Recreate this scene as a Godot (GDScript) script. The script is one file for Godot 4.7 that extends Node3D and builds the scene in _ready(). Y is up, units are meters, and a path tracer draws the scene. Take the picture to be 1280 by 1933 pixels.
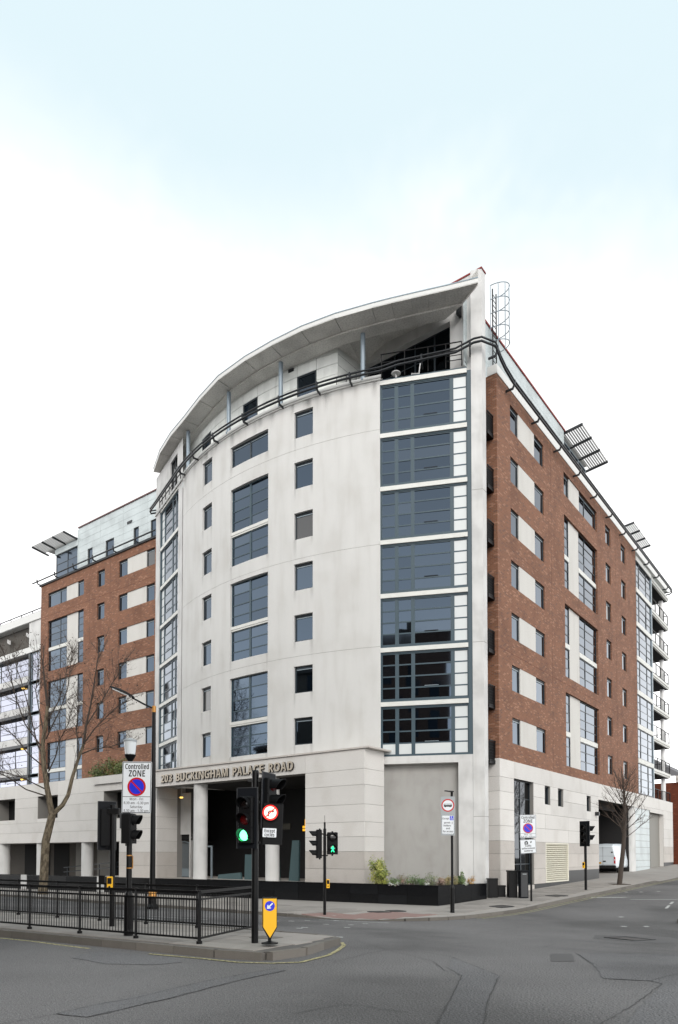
extends Node3D
# A street corner with a bowed pale apartment block between two brick wings. Metres, y up. R runs along the side street,
# L along the main road; both are level and square to each other.

const R := Vector3(0.60507, 0.0, -0.79617)
const L := Vector3(-0.79617, 0.0, -0.60507)
const UP := Vector3.UP
const BOW := Vector3(8.16, 0.0, -56.29)   # centre of the bowed front
const BOW_R := 21.5
const STOREY := 2.8

var rng := RandomNumberGenerator.new()
var M := {}
var org := Vector3.ZERO                    # base of the thing that is being built
var used := {}


# ---------------------------------------------------------------- mesh collector
class MB:
	var v := PackedVector3Array()
	var n := PackedVector3Array()
	var uv := PackedVector2Array()
	var c := PackedColorArray()
	var col := Color.WHITE
	func tri(p: Array, m: Array, t: Array) -> void:
		var g: Vector3 = (p[1] - p[0]).cross(p[2] - p[0])
		var order := [0, 2, 1] if g.dot(m[0] + m[1] + m[2]) > 0.0 else [0, 1, 2]
		for k in order:
			v.append(p[k]); n.append(m[k]); uv.append(t[k]); c.append(col)
	func quadn(a: Vector3, b: Vector3, cc: Vector3, d: Vector3, m: Vector3, t: Array = []) -> void:
		if t.is_empty():
			t = [MB.flat_uv(a, m), MB.flat_uv(b, m), MB.flat_uv(cc, m), MB.flat_uv(d, m)]
		tri([a, b, cc], [m, m, m], [t[0], t[1], t[2]])
		tri([a, cc, d], [m, m, m], [t[0], t[2], t[3]])
	# a flat quad whose front looks away from the point 'inside'
	func quad(a: Vector3, b: Vector3, cc: Vector3, d: Vector3, inside: Vector3, t: Array = []) -> void:
		var m := (cc - a).cross(d - b)
		if m.length_squared() < 1e-14:
			return
		m = m.normalized()
		if m.dot((a + b + cc + d) / 4.0 - inside) < 0.0:
			m = -m
		quadn(a, b, cc, d, m, t)
	func smooth(a: Vector3, b: Vector3, cc: Vector3, d: Vector3, ma: Vector3, mb: Vector3, mc: Vector3, md: Vector3, t: Array) -> void:
		tri([a, b, cc], [ma, mb, mc], [t[0], t[1], t[2]])
		tri([a, cc, d], [ma, mc, md], [t[0], t[2], t[3]])
	static func flat_uv(p: Vector3, m: Vector3) -> Vector2:
		if absf(m.y) > 0.75:
			return Vector2(p.x, p.z)
		var side := Vector3.UP.cross(m).normalized()
		return Vector2(p.dot(side), -p.y)
	# eight corners: 0-3 one end, 4-7 the other, in the same order
	func hexa(p: Array) -> void:
		var mid := Vector3.ZERO
		for q in p:
			mid += q
		mid /= 8.0
		quad(p[0], p[1], p[2], p[3], mid)
		quad(p[4], p[5], p[6], p[7], mid)
		for k in 4:
			var j := (k + 1) % 4
			quad(p[k], p[j], p[j + 4], p[k + 4], mid)
	# a box with the given half sizes along three axes; bevel cuts the four long edges along z
	func box(at: Vector3, x: Vector3, y: Vector3, z: Vector3) -> void:
		hexa([at - x - y - z, at + x - y - z, at + x + y - z, at - x + y - z, at - x - y + z, at + x - y + z, at + x + y + z, at - x + y + z])
	func block(lo: Vector3, hi: Vector3) -> void:
		var h := (hi - lo) / 2.0
		box((lo + hi) / 2.0, Vector3(h.x, 0, 0), Vector3(0, h.y, 0), Vector3(0, 0, h.z))
	# a bar from a to b, w wide (sideways) and h high
	func bar(a: Vector3, b: Vector3, w: float, h: float, hint := Vector3.UP) -> void:
		var z := (b - a)
		var zn := z.normalized()
		if absf(zn.dot(hint)) > 0.98:
			hint = Vector3(0.8, 0, 0.6)
		var x := hint.cross(zn).normalized()
		var y := zn.cross(x)
		box((a + b) / 2.0, x * w / 2.0, y * h / 2.0, z / 2.0)
	# chamfered block: prism of an octagon-like outline round y, with a bevelled top
	func bevel_block(lo: Vector3, hi: Vector3, e: float) -> void:
		var o := []
		for s in [[lo.x + e, lo.z], [hi.x - e, lo.z], [hi.x, lo.z + e], [hi.x, hi.z - e], [hi.x - e, hi.z], [lo.x + e, hi.z], [lo.x, hi.z - e], [lo.x, lo.z + e]]:
			o.append(Vector2(s[0], s[1]))
		var mid := (lo + hi) / 2.0
		var inner := []
		for q in o:
			inner.append(Vector2(move_toward(q.x, mid.x, e), move_toward(q.y, mid.z, e)))
		for k in 8:
			var j := (k + 1) % 8
			quad(Vector3(o[k].x, lo.y, o[k].y), Vector3(o[j].x, lo.y, o[j].y), Vector3(o[j].x, hi.y - e, o[j].y), Vector3(o[k].x, hi.y - e, o[k].y), mid)
			quad(Vector3(o[k].x, hi.y - e, o[k].y), Vector3(o[j].x, hi.y - e, o[j].y), Vector3(inner[j].x, hi.y, inner[j].y), Vector3(inner[k].x, hi.y, inner[k].y), mid)
			var top := Vector3(mid.x, hi.y, mid.z)
			tri([Vector3(inner[k].x, hi.y, inner[k].y), Vector3(inner[j].x, hi.y, inner[j].y), top], [Vector3.UP, Vector3.UP, Vector3.UP], [inner[k], inner[j], Vector2(mid.x, mid.z)])
			var bot := Vector3(mid.x, lo.y, mid.z)
			tri([Vector3(o[k].x, lo.y, o[k].y), Vector3(o[j].x, lo.y, o[j].y), bot], [Vector3.DOWN, Vector3.DOWN, Vector3.DOWN], [o[k], o[j], Vector2(mid.x, mid.z)])
	# a round bar through points, with one radius or one per point
	func tube(pts: Array, rad, sides := 10, caps := true) -> void:
		var m := pts.size()
		var rings := []
		var norms := []
		var x := Vector3.ZERO
		var run := 0.0
		var runs := []
		for i in m:
			var t: Vector3 = ((pts[mini(i + 1, m - 1)] - pts[maxi(i - 1, 0)]) as Vector3).normalized()
			if i == 0:
				x = t.cross(Vector3.UP if absf(t.y) < 0.9 else Vector3.RIGHT).normalized()
			else:
				x = (x - t * x.dot(t)).normalized()
				run += (pts[i] - pts[i - 1]).length()
			runs.append(run)
			var y := t.cross(x)
			var rr: float = rad[i] if rad is Array else rad
			var ring := []
			var nn := []
			for k in sides + 1:
				var a := TAU * k / sides
				var d := x * cos(a) + y * sin(a)
				ring.append(pts[i] + d * rr)
				nn.append(d)
			rings.append(ring); norms.append(nn)
		for i in m - 1:
			for k in sides:
				var u0 := float(k) / sides
				var u1 := float(k + 1) / sides
				smooth(rings[i][k], rings[i][k + 1], rings[i + 1][k + 1], rings[i + 1][k], norms[i][k], norms[i][k + 1], norms[i + 1][k + 1], norms[i + 1][k], [Vector2(u0, runs[i]), Vector2(u1, runs[i]), Vector2(u1, runs[i + 1]), Vector2(u0, runs[i + 1])])
		if caps:
			for e in [0, m - 1]:
				var out: Vector3 = ((pts[0] - pts[1]) if e == 0 else (pts[m - 1] - pts[m - 2])).normalized()
				for k in sides:
					tri([pts[e], rings[e][k], rings[e][k + 1]], [out, out, out], [Vector2.ZERO, Vector2.ZERO, Vector2.ZERO])
	# a lathed shape: profile of (radius, height) pairs round axis from 'at'
	func lathe(at: Vector3, prof: Array, sides := 20, axis := Vector3.UP) -> void:
		var x := axis.cross(Vector3(0.3, 0.2, 0.93)).normalized()
		if absf(axis.y) > 0.9:
			x = Vector3.RIGHT
		var z := axis.cross(x)
		for i in prof.size() - 1:
			var p: Vector2 = prof[i]
			var q: Vector2 = prof[i + 1]
			var sl := (q - p).normalized()
			for k in sides:
				var a := TAU * k / sides
				var b := TAU * (k + 1) / sides
				var da := x * cos(a) + z * sin(a)
				var db := x * cos(b) + z * sin(b)
				var na := (da * sl.y - axis * sl.x).normalized()
				var nb := (db * sl.y - axis * sl.x).normalized()
				smooth(at + da * p.x + axis * p.y, at + db * p.x + axis * p.y, at + db * q.x + axis * q.y, at + da * q.x + axis * q.y, na, nb, nb, na, [Vector2(a * p.x, -p.y), Vector2(b * p.x, -p.y), Vector2(b * q.x, -q.y), Vector2(a * q.x, -q.y)])
	# outline in the plane at + x*u + y*v, made solid from depth z0 to z1 along x cross y
	func plate(at: Vector3, x: Vector3, y: Vector3, outline: PackedVector2Array, z0: float, z1: float) -> void:
		var z := x.cross(y).normalized()
		var idx := Geometry2D.triangulate_polygon(outline)
		for k in range(0, idx.size(), 3):
			for e in [[z1, z], [z0, -z]]:
				var p := []
				for j in 3:
					var o: Vector2 = outline[idx[k + j]]
					p.append(at + x * o.x + y * o.y + z * e[0])
				tri(p, [e[1], e[1], e[1]], [MB.flat_uv(p[0], e[1]), MB.flat_uv(p[1], e[1]), MB.flat_uv(p[2], e[1])])
		var m := outline.size()
		var ccw := 0.0
		for k in m:
			ccw += outline[k].cross(outline[(k + 1) % m])
		for k in m:
			var a := outline[k]
			var b := outline[(k + 1) % m]
			var e2 := (b - a).normalized()
			var o2 := Vector2(e2.y, -e2.x) * signf(ccw)
			var nn := (x * o2.x + y * o2.y).normalized()
			quadn(at + x * a.x + y * a.y + z * z0, at + x * b.x + y * b.y + z * z0, at + x * b.x + y * b.y + z * z1, at + x * a.x + y * a.y + z * z1, nn)
	func ring(at: Vector3, x: Vector3, y: Vector3, r0: float, r1: float, z0: float, z1: float, sides := 40) -> void:
		var z := x.cross(y).normalized()
		for k in sides:
			var a := TAU * k / sides
			var b := TAU * (k + 1) / sides
			var da := x * cos(a) + y * sin(a)
			var db := x * cos(b) + y * sin(b)
			quadn(at + da * r0 + z * z1, at + da * r1 + z * z1, at + db * r1 + z * z1, at + db * r0 + z * z1, z)
			quadn(at + da * r1 + z * z0, at + da * r1 + z * z1, at + db * r1 + z * z1, at + db * r1 + z * z0, (da + db).normalized())
			if r0 > 0.0:
				quadn(at + da * r0 + z * z0, at + da * r0 + z * z1, at + db * r0 + z * z1, at + db * r0 + z * z0, -(da + db).normalized())


# a vertical face: s runs along it, y up, o outwards. Straight, or an arc on which s is in degrees
class Face:
	var o := Vector3.ZERO
	var d := Vector3.RIGHT
	var n := Vector3.BACK
	var arc := 0.0
	static func flat(origin: Vector3, along: Vector3, out: Vector3) -> Face:
		var f := Face.new()
		f.o = origin; f.d = along.normalized(); f.n = out.normalized()
		return f
	static func between(a: Vector3, b: Vector3, toward: Vector3) -> Face:
		var f := Face.new()
		f.o = Vector3(a.x, 0, a.z); f.d = Vector3(b.x - a.x, 0, b.z - a.z).normalized()
		f.n = f.d.cross(Vector3.UP)
		if f.n.dot(toward - a) < 0.0:
			f.n = -f.n
		return f
	static func bow(centre: Vector3, radius: float) -> Face:
		var f := Face.new()
		f.o = centre; f.arc = radius
		return f
	func out(s: float) -> Vector3:
		if arc == 0.0:
			return n
		var a := deg_to_rad(s)
		return Vector3(sin(a), 0, cos(a))
	func p(s: float, y: float, off := 0.0) -> Vector3:
		if arc == 0.0:
			return o + d * s + Vector3.UP * y + n * off
		return o + out(s) * (arc + off) + Vector3.UP * y
	func m(s: float) -> float:   # metres along
		return s if arc == 0.0 else deg_to_rad(s) * arc
	func shifted(off: float) -> Face:
		if arc != 0.0:
			return Face.bow(o, arc + off)
		return Face.flat(o + n * off, d, n)


# ---------------------------------------------------------------- naming and adding
func thing(called: String, label: String, category: String, at: Vector3, group := "", turn := 0.0) -> Node3D:
	var t := Node3D.new()
	t.name = numbered(called)
	add_child(t, true)
	t.position = at
	t.rotation.y = turn
	t.set_meta("label", label)
	t.set_meta("category", category)
	if group != "":
		t.set_meta("group", group)
	org = at
	return t

func numbered(called: String) -> String:
	var k: int = used.get(called, 0)
	used[called] = k + 1
	return called if k == 0 else "%s_%03d" % [called, k]

func child_name(called: String, parent: Node) -> String:
	var key := "%d/%s" % [parent.get_instance_id(), called]
	var k: int = used.get(key, 0)
	used[key] = k + 1
	return called if k == 0 else "%s_%03d" % [called, k]

func local() -> void:      # what follows is built in the thing's own axes
	org = Vector3.ZERO

func arrays(b: MB) -> ArrayMesh:
	var a := []
	a.resize(Mesh.ARRAY_MAX)
	var v := b.v
	if org != Vector3.ZERO:
		v = PackedVector3Array()
		v.resize(b.v.size())
		for i in b.v.size():
			v[i] = b.v[i] - org
	a[Mesh.ARRAY_VERTEX] = v
	a[Mesh.ARRAY_NORMAL] = b.n
	a[Mesh.ARRAY_TEX_UV] = b.uv
	a[Mesh.ARRAY_TEX_UV2] = b.uv
	a[Mesh.ARRAY_COLOR] = b.c
	var mesh := ArrayMesh.new()
	mesh.add_surface_from_arrays(Mesh.PRIMITIVE_TRIANGLES, a)
	return mesh

func part(called: String, b: MB, mat: Material, parent: Node, label := "") -> MeshInstance3D:
	var o := MeshInstance3D.new()
	o.name = child_name(called, parent)
	o.mesh = arrays(b)
	o.material_override = mat
	parent.add_child(o, true)
	if label != "":
		o.set_meta("label", label)
	return o

func stuff(o: Node) -> void:
	o.set_meta("kind", "stuff")

func structure(called: String, b: MB, mat: Material, label := "") -> MeshInstance3D:
	org = Vector3.ZERO
	var o := MeshInstance3D.new()
	o.name = numbered(called)
	o.mesh = arrays(b)
	o.material_override = mat
	add_child(o, true)
	o.set_meta("kind", "structure")
	if label != "":
		o.set_meta("label", label)
	return o

func copy_of(t: Node3D, called: String, label: String, at: Vector3, turn: float) -> Node3D:
	var c: Node3D = t.duplicate()
	c.name = numbered(called)
	add_child(c, true)
	c.position = at
	c.rotation.y = turn
	c.set_meta("label", label)
	return c

# lettering that stands proud of a surface; the text's left middle, middle or right is at 'at' (in the parent's axes)
func text(called: String, words: String, height: float, at: Vector3, x: Vector3, y: Vector3, mat: Material, parent: Node, bold := true, width := 0.0, depth := 0.003) -> MeshInstance3D:
	var tm := TextMesh.new()
	var f := SystemFont.new()
	f.font_names = PackedStringArray(["Droid Sans"])
	if bold:
		f.font_weight = 700
	tm.font = f
	tm.font_size = 64
	tm.text = words
	tm.depth = depth
	tm.pixel_size = height / 46.0
	tm.curve_step = 1.5
	var o := MeshInstance3D.new()
	o.name = child_name(called, parent)
	o.mesh = tm
	o.material_override = mat
	var sx := 1.0
	if width > 0.0:
		var w := tm.get_aabb().size.x
		if w > 0.001:
			sx = width / w
	o.transform = Transform3D(Basis(x.normalized() * sx, y.normalized(), x.cross(y).normalized()), at)
	parent.add_child(o, true)
	return o

# ---------------------------------------------------------------- the lie of the land
const T_AT := [-200.0, 7.0, 12.0, 20.0, 24.0, 27.5, 30.3, 36.0, 48.8, 62.9, 71.0, 90.0, 400.0]
const T_H := [0.0, 0.0, -0.1, -0.62, -0.70, -0.68, -0.53, -0.33, -0.01, 0.41, 0.64, 1.0, 1.0]

func rise(t: float) -> float:
	for k in T_AT.size() - 1:
		if t <= T_AT[k + 1]:
			return lerpf(T_H[k], T_H[k + 1], clampf((t - T_AT[k]) / (T_AT[k + 1] - T_AT[k]), 0, 1))
	return 1.0

func land(t: float, q: float, up := 0.0) -> Vector3:
	var h := 0.0
	for k in [-0.8, 0.0, 0.8]:
		h += rise(t + k) / 3.0
	return R * t + L * q + UP * (h + up)

func at_xz(x: float, z: float, up := 0.0) -> Vector3:
	var v := Vector3(x, 0, z)
	return land(v.dot(R), v.dot(L), up)

func turn_to(dir: Vector3) -> float:      # turn about y that points local +z along dir
	return atan2(dir.x, dir.z)

# ---------------------------------------------------------------- scene
func _ready() -> void:
	rng.seed = 203
	# camera: level street photograph with the lens shifted up
	var cam := Camera3D.new()
	cam.name = "camera"
	cam.near = 0.1
	cam.far = 2000.0
	cam.projection = Camera3D.PROJECTION_FRUSTUM
	cam.size = 0.1 * 1933.0 / 1322.4
	cam.frustum_offset = Vector2(0, 0.1 * (1571.44 - 966.5) / 1322.4)
	cam.position = Vector3(0, 1.72, 0)
	cam.rotation_degrees = Vector3(1.8, 0, 0)
	add_child(cam)
	cam.current = true
	# sky, sun, exposure
	var env := Environment.new()
	env.background_mode = Environment.BG_SKY
	var sky := Sky.new()
	var pano := PanoramaSkyMaterial.new()
	pano.panorama = sky_image()
	sky.sky_material = pano
	env.sky = sky
	env.tonemap_mode = Environment.TONE_MAPPER_LINEAR
	env.tonemap_exposure = 1.42
	env.background_energy_multiplier = 1.0
	env.sdfgi_enabled = true
	env.ssao_enabled = true
	env.ssil_enabled = true
	var we := WorldEnvironment.new()
	we.name = "environment"
	we.environment = env
	add_child(we)
	var sun := DirectionalLight3D.new()
	sun.name = "sun"
	sun.light_energy = 0.4
	sun.light_color = Color(1.0, 0.98, 0.955)
	sun.light_angular_distance = 28.0
	sun.shadow_enabled = true
	add_child(sun)
	sun.look_at_from_position(Vector3(2.5, 14.5, 24), Vector3.ZERO)
	materials()
	ground()
	apartment_building()
	planter_wall()
	neighbours()
	island()
	street_objects()
	trees_and_plants()


func sky_image() -> ImageTexture:
	var w := 768
	var h := 384
	var im := Image.create(w, h, false, Image.FORMAT_RGBF)
	var fn := FastNoiseLite.new()
	fn.seed = 5
	fn.frequency = 1.1
	fn.fractal_octaves = 5
	fn.domain_warp_enabled = true
	fn.domain_warp_amplitude = 0.35
	fn.domain_warp_frequency = 0.9
	var low := Vector3(0.86, 0.86, 0.86)
	var blue := Vector3(0.548, 0.653, 0.695)
	for j in h:
		var el := (0.5 - (j + 0.5) / h) * PI
		for i in w:
			var az := (i + 0.5) / w * TAU
			var d := Vector3(cos(el) * sin(az), sin(el), cos(el) * cos(az))
			var up := maxf(d.y, 0.0)
			# a veil of cloud, thinner overhead
			var plane := d / (up + 0.28)
			var cl := fn.get_noise_3d(plane.x * 0.75, plane.z * 0.75, up * 1.2)
			var veil := clampf(1.0 - smoothstep(0.59, 0.715, up + cl * 0.09 + d.x * 0.04), 0.0, 1.0)
			var c := blue.lerp(low * lerpf(2.3, 1.0, smoothstep(0.0, 0.55, up)), veil)
			im.set_pixel(i, j, Color(c.x, c.y, c.z))
	return ImageTexture.create_from_image(im)


# ---------------------------------------------------------------- materials
func noise_tex(seed_: int, freq: float, ramp: Array, size := 512, octaves := 4, kind := FastNoiseLite.TYPE_SIMPLEX_SMOOTH) -> NoiseTexture2D:
	var fn := FastNoiseLite.new()
	fn.seed = seed_
	fn.noise_type = kind
	fn.frequency = freq
	fn.fractal_octaves = octaves
	var g := Gradient.new()
	var offs := PackedFloat32Array()
	var cols := PackedColorArray()
	for k in ramp:
		offs.append(k[0]); cols.append(k[1])
	g.offsets = offs
	g.colors = cols
	var t := NoiseTexture2D.new()
	t.width = size
	t.height = size
	t.seamless = true
	t.noise = fn
	t.color_ramp = g
	return t

func bump_tex(seed_: int, freq: float, strength: float, octaves := 4) -> NoiseTexture2D:
	var t := noise_tex(seed_, freq, [[0.0, Color.BLACK], [1.0, Color.WHITE]], 512, octaves)
	t.color_ramp = null
	t.as_normal_map = true
	t.bump_strength = strength
	return t

func grey(x: float) -> Color:
	return Color(x, x, x)

func mat(color: Color, rough := 0.8, metal := 0.0, spec := 0.5) -> StandardMaterial3D:
	var m := StandardMaterial3D.new()
	m.albedo_color = color
	m.roughness = rough
	m.metallic = metal
	m.metallic_specular = spec
	m.vertex_color_use_as_albedo = true
	return m

func lay(m: StandardMaterial3D, tex: Texture2D, sx: float, sy: float) -> StandardMaterial3D:
	m.albedo_texture = tex
	m.uv1_scale = Vector3(sx, sy, 1)
	return m

func over(m: StandardMaterial3D, tex: Texture2D, sx: float, sy: float) -> StandardMaterial3D:
	m.detail_enabled = true
	m.detail_albedo = tex
	m.detail_blend_mode = BaseMaterial3D.BLEND_MODE_MUL
	m.detail_uv_layer = BaseMaterial3D.DETAIL_UV_2
	m.uv2_scale = Vector3(sx, sy, 1)
	return m

func bump(m: StandardMaterial3D, tex: Texture2D, k: float) -> StandardMaterial3D:
	m.normal_enabled = true
	m.normal_texture = tex
	m.normal_scale = k
	return m

func glow(color: Color, energy: float) -> StandardMaterial3D:
	var m := mat(color, 0.4)
	m.emission_enabled = true
	m.emission = color
	m.emission_energy_multiplier = energy
	return m

func materials() -> void:
	var blotch := noise_tex(3, 0.008, [[0.2, grey(0.90)], [0.5, grey(0.97)], [0.85, grey(1.0)]], 512, 5)
	var blotch2 := noise_tex(8, 0.006, [[0.12, Color(0.962, 0.96, 0.956)], [0.42, grey(0.99)], [0.8, grey(1.0)]], 512, 6)
	var streak := noise_tex(12, 0.012, [[0.12, Color(0.965, 0.963, 0.96)], [0.45, grey(0.988)], [0.9, grey(1.0)]], 512, 5)
	var fine := noise_tex(14, 0.11, [[0.1, grey(0.86)], [0.5, grey(0.95)], [0.9, grey(1.0)]], 512, 4)
	var grit := bump_tex(15, 0.09, 3.0)
	M.render = over(lay(mat(Color(0.806, 0.802, 0.792), 0.92), streak, 0.22, 0.035), blotch2, 0.085, 0.085)
	var im := Image.create(32, 64, false, Image.FORMAT_RGBA8)
	var fn := FastNoiseLite.new()
	fn.frequency = 0.12
	for y in 64:
		for x in 32:
			var side := sin(PI * (x + 0.5) / 32.0)
			im.set_pixel(x, y, Color(0.33, 0.32, 0.30, clampf(pow(1.0 - y / 63.0, 1.4) * side * (0.17 + 0.14 * fn.get_noise_2d(x * 1.6, y * 0.15)), 0.0, 1.0)))
	M.rain_mark = mat(Color.WHITE, 0.9)
	M.rain_mark.albedo_texture = ImageTexture.create_from_image(im)
	M.rain_mark.transparency = BaseMaterial3D.TRANSPARENCY_ALPHA
	M.render_plain = over(lay(mat(Color(0.835, 0.832, 0.825), 0.9), streak, 0.3, 0.05), blotch, 0.1, 0.1)
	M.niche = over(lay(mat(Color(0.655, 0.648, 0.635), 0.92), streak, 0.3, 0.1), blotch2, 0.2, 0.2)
	M.stone = []
	for k in 4:
		M.stone.append(over(lay(mat(Color(0.885, 0.872, 0.855).darkened(0.012 * k), 0.85), fine, 0.35 + 0.05 * k, 0.35), blotch2, 0.13 + 0.02 * k, 0.11))
	M.stone_low = []
	for k in 3:
		M.stone_low.append(over(lay(mat(Color(0.80, 0.775, 0.75).darkened(0.02 * k), 0.8), fine, 0.35 + 0.05 * k, 0.35), blotch2, 0.23 + 0.03 * k, 0.21))
	M.joint = mat(Color(0.50, 0.49, 0.475), 0.95)
	M.clad_joint = mat(Color(0.36, 0.37, 0.37), 0.9)
	M.brick = brick_mat()
	M.panel = over(lay(mat(Color(0.835, 0.825, 0.805), 0.85), fine, 0.4, 0.4), streak, 0.15, 0.03)
	M.clad = over(lay(mat(Color(0.80, 0.835, 0.84), 0.45, 0.0, 0.5), fine, 0.2, 0.2), blotch, 0.1, 0.1)
	M.clad_grey = over(mat(Color(0.915, 0.925, 0.91), 0.6), blotch, 0.1, 0.1)
	M.soffit = over(lay(mat(Color(0.90, 0.89, 0.87), 0.7), fine, 0.15, 0.15), blotch, 0.1, 0.1)
	M.fascia = mat(Color(0.83, 0.83, 0.82), 0.5)
	M.band = lay(mat(Color(0.84, 0.84, 0.82), 0.6), streak, 0.3, 0.6)
	M.teal = mat(Color(0.195, 0.275, 0.315), 0.45)
	M.frame = mat(Color(0.14, 0.175, 0.20), 0.4)
	M.frame_pale = mat(Color(0.55, 0.60, 0.63), 0.4, 0.2)
	M.glass = mat(Color(0.305, 0.35, 0.40), 0.03, 1.0)
	M.glass2 = mat(Color(0.295, 0.34, 0.39), 0.02, 1.0)
	M.panes = [M.glass, M.glass2, M.glass]
	for k in 5:
		M.panes.append(mat(Color(0.305, 0.35, 0.40).lightened([0.02, 0.04, 0.0, 0.0, 0.01][k]).darkened([0.0, 0.0, 0.04, 0.06, 0.0][k]), [0.03, 0.06, 0.04, 0.02, 0.09][k], 1.0))
	var inside := mat(Color(0.20, 0.205, 0.21), 0.03, 0.0, 0.85)   # a pane with a pale blind behind it
	M.pane_blind = inside
	M.glass_dark = mat(Color(0.15, 0.175, 0.20), 0.03, 1.0)
	M.glass_lilac = mat(Color(0.60, 0.61, 0.66), 0.03, 1.0)
	M.white_panel = mat(Color(0.80, 0.815, 0.815), 0.35)
	M.rail = mat(Color(0.15, 0.16, 0.175), 0.4, 0.3)
	M.rail_dark = mat(Color(0.05, 0.05, 0.06), 0.5, 0.0, 0.35)
	M.post_grey = lay(mat(Color(0.55, 0.60, 0.64), 0.45, 0.3), fine, 2, 0.4)
	M.red_trim = mat(Color(0.52, 0.16, 0.14), 0.6)
	M.granite = over(lay(mat(Color(0.085, 0.088, 0.098), 0.2, 0.0, 0.4), noise_tex(31, 0.2, [[0.2, grey(0.6)], [0.6, grey(0.95)], [0.9, grey(1.0)]], 512, 3), 1.2, 1.2), blotch2, 0.4, 0.4)
	M.granite2 = M.granite.duplicate()
	M.granite2.albedo_color = Color(0.115, 0.12, 0.13)
	M.granite2.roughness = 0.14
	M.plinth = over(lay(mat(Color(0.16, 0.165, 0.17), 0.4), fine, 1.0, 1.0), blotch2, 0.4, 0.4)
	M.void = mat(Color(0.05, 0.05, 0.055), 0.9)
	M.dim = over(lay(mat(Color(0.36, 0.345, 0.325), 0.9), fine, 0.3, 0.3), blotch2, 0.2, 0.2)
	M.shutter = mat(Color(0.50, 0.49, 0.465), 0.6)
	M.louvre = mat(Color(0.85, 0.835, 0.775), 0.55)
	M.slab_teal = lay(mat(Color(0.27, 0.37, 0.385), 0.5), fine, 0.4, 0.4)
	M.bronze = mat(Color(0.52, 0.47, 0.41), 0.35, 0.55)
	M.letter_face = mat(Color(0.70, 0.66, 0.60), 0.35, 0.2)
	M.dark_edge_shadow = mat(Color(0.09, 0.07, 0.055), 0.6)  # dark edges, and the shadow painted behind the letters
	# street
	var speck := noise_tex(41, 0.35, [[0.0, grey(0.30)], [0.38, grey(0.66)], [0.58, grey(0.78)], [0.66, grey(1.0)], [1.0, Color(1.0, 0.99, 0.97)]], 1024, 3, FastNoiseLite.TYPE_SIMPLEX)
	var tar := noise_tex(42, 0.006, [[0.1, grey(0.72)], [0.45, grey(0.91)], [0.8, grey(1.0)]], 512, 6)
	var road_bump := bump_tex(43, 0.28, 5.0, 3)
	M.asphalt = bump(over(lay(mat(Color(0.54, 0.53, 0.53), 0.88), speck, 0.16, 0.16), tar, 0.045, 0.045), road_bump, 0.5)
	M.patch = bump(over(lay(mat(Color(0.535, 0.53, 0.537), 0.86), speck, 0.17, 0.17), tar, 0.045, 0.045), road_bump, 0.7)
	M.crack = mat(Color(0.21, 0.21, 0.21), 0.95)
	M.tar_seal = mat(Color(0.30, 0.295, 0.295), 0.75)
	var worn := noise_tex(44, 0.05, [[0.3, Color(0.55, 0.55, 0.54)], [0.55, grey(0.92)], [0.9, grey(1.0)]], 512, 5)
	M.white_line = lay(mat(Color(0.80, 0.80, 0.79), 0.75), worn, 0.6, 0.6)
	M.yellow_line = lay(mat(Color(0.70, 0.665, 0.50), 0.8), worn, 0.5, 0.5)
	M.paving = []
	for k in 5:
		M.paving.append(bump(over(lay(mat(Color(0.62, 0.595, 0.572).darkened(0.03 * k), 0.88), fine, 0.8, 0.8), blotch2, 0.31 + 0.06 * k, 0.29), grit, 0.25))
	M.pave_sheet = bump(over(lay(mat(Color(0.63, 0.605, 0.583), 0.88), fine, 0.7, 0.7), blotch2, 0.16, 0.13), grit, 0.25)
	M.pave_joint = mat(Color(0.34, 0.33, 0.32), 0.95)
	M.kerb = []
	for k in 3:
		M.kerb.append(bump(over(lay(mat(Color(0.45, 0.43, 0.405).darkened(0.06 * k), 0.85), fine, 1.1, 1.1), blotch2, 0.7 + 0.1 * k, 0.5), grit, 0.4))
	M.tactile = lay(mat(Color(0.56, 0.455, 0.43), 0.85), fine, 0.9, 0.9)
	M.iron = bump(mat(Color(0.27, 0.26, 0.255), 0.6, 0.3), grit, 0.4)
	M.black = mat(Color(0.035, 0.035, 0.04), 0.4, 0.0, 0.35)
	M.black_matt = mat(Color(0.04, 0.043, 0.05), 0.6, 0.0, 0.3)
	M.backing = mat(Color(0.065, 0.075, 0.095), 0.6, 0.0, 0.3)
	M.grey_box = lay(mat(Color(0.23, 0.235, 0.245), 0.55), fine, 2, 2)
	M.white_paint = mat(Color(0.88, 0.88, 0.88), 0.4)
	M.sign_grey = mat(Color(0.60, 0.62, 0.63), 0.4)
	M.sign_white = mat(Color(0.86, 0.875, 0.89), 0.35)
	M.sign_blue = mat(Color(0.10, 0.17, 0.80), 0.35)
	M.sign_red = mat(Color(0.72, 0.06, 0.07), 0.35)
	M.ink = mat(Color(0.05, 0.05, 0.06), 0.5)
	M.yellow = mat(Color(0.93, 0.70, 0.05), 0.4)
	M.lit_yellow = glow(Color(1.0, 0.72, 0.10), 0.55)
	M.gold = mat(Color(0.70, 0.50, 0.25), 0.4, 0.5)
	M.lamp_glass = mat(Color(0.80, 0.82, 0.83), 0.25)
	M.green_lit = glow(Color(0.40, 1.0, 0.68), 3.0)
	M.green_dim = glow(Color(0.0, 0.42, 0.20), 0.4)
	M.green_man = glow(Color(0.10, 0.95, 0.62), 1.0)
	M.lens_red = mat(Color(0.30, 0.02, 0.03), 0.15)
	M.lens_dark = mat(Color(0.05, 0.03, 0.03), 0.15)
	M.lit_white = glow(Color(1.0, 0.86, 0.78), 0.95)
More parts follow.
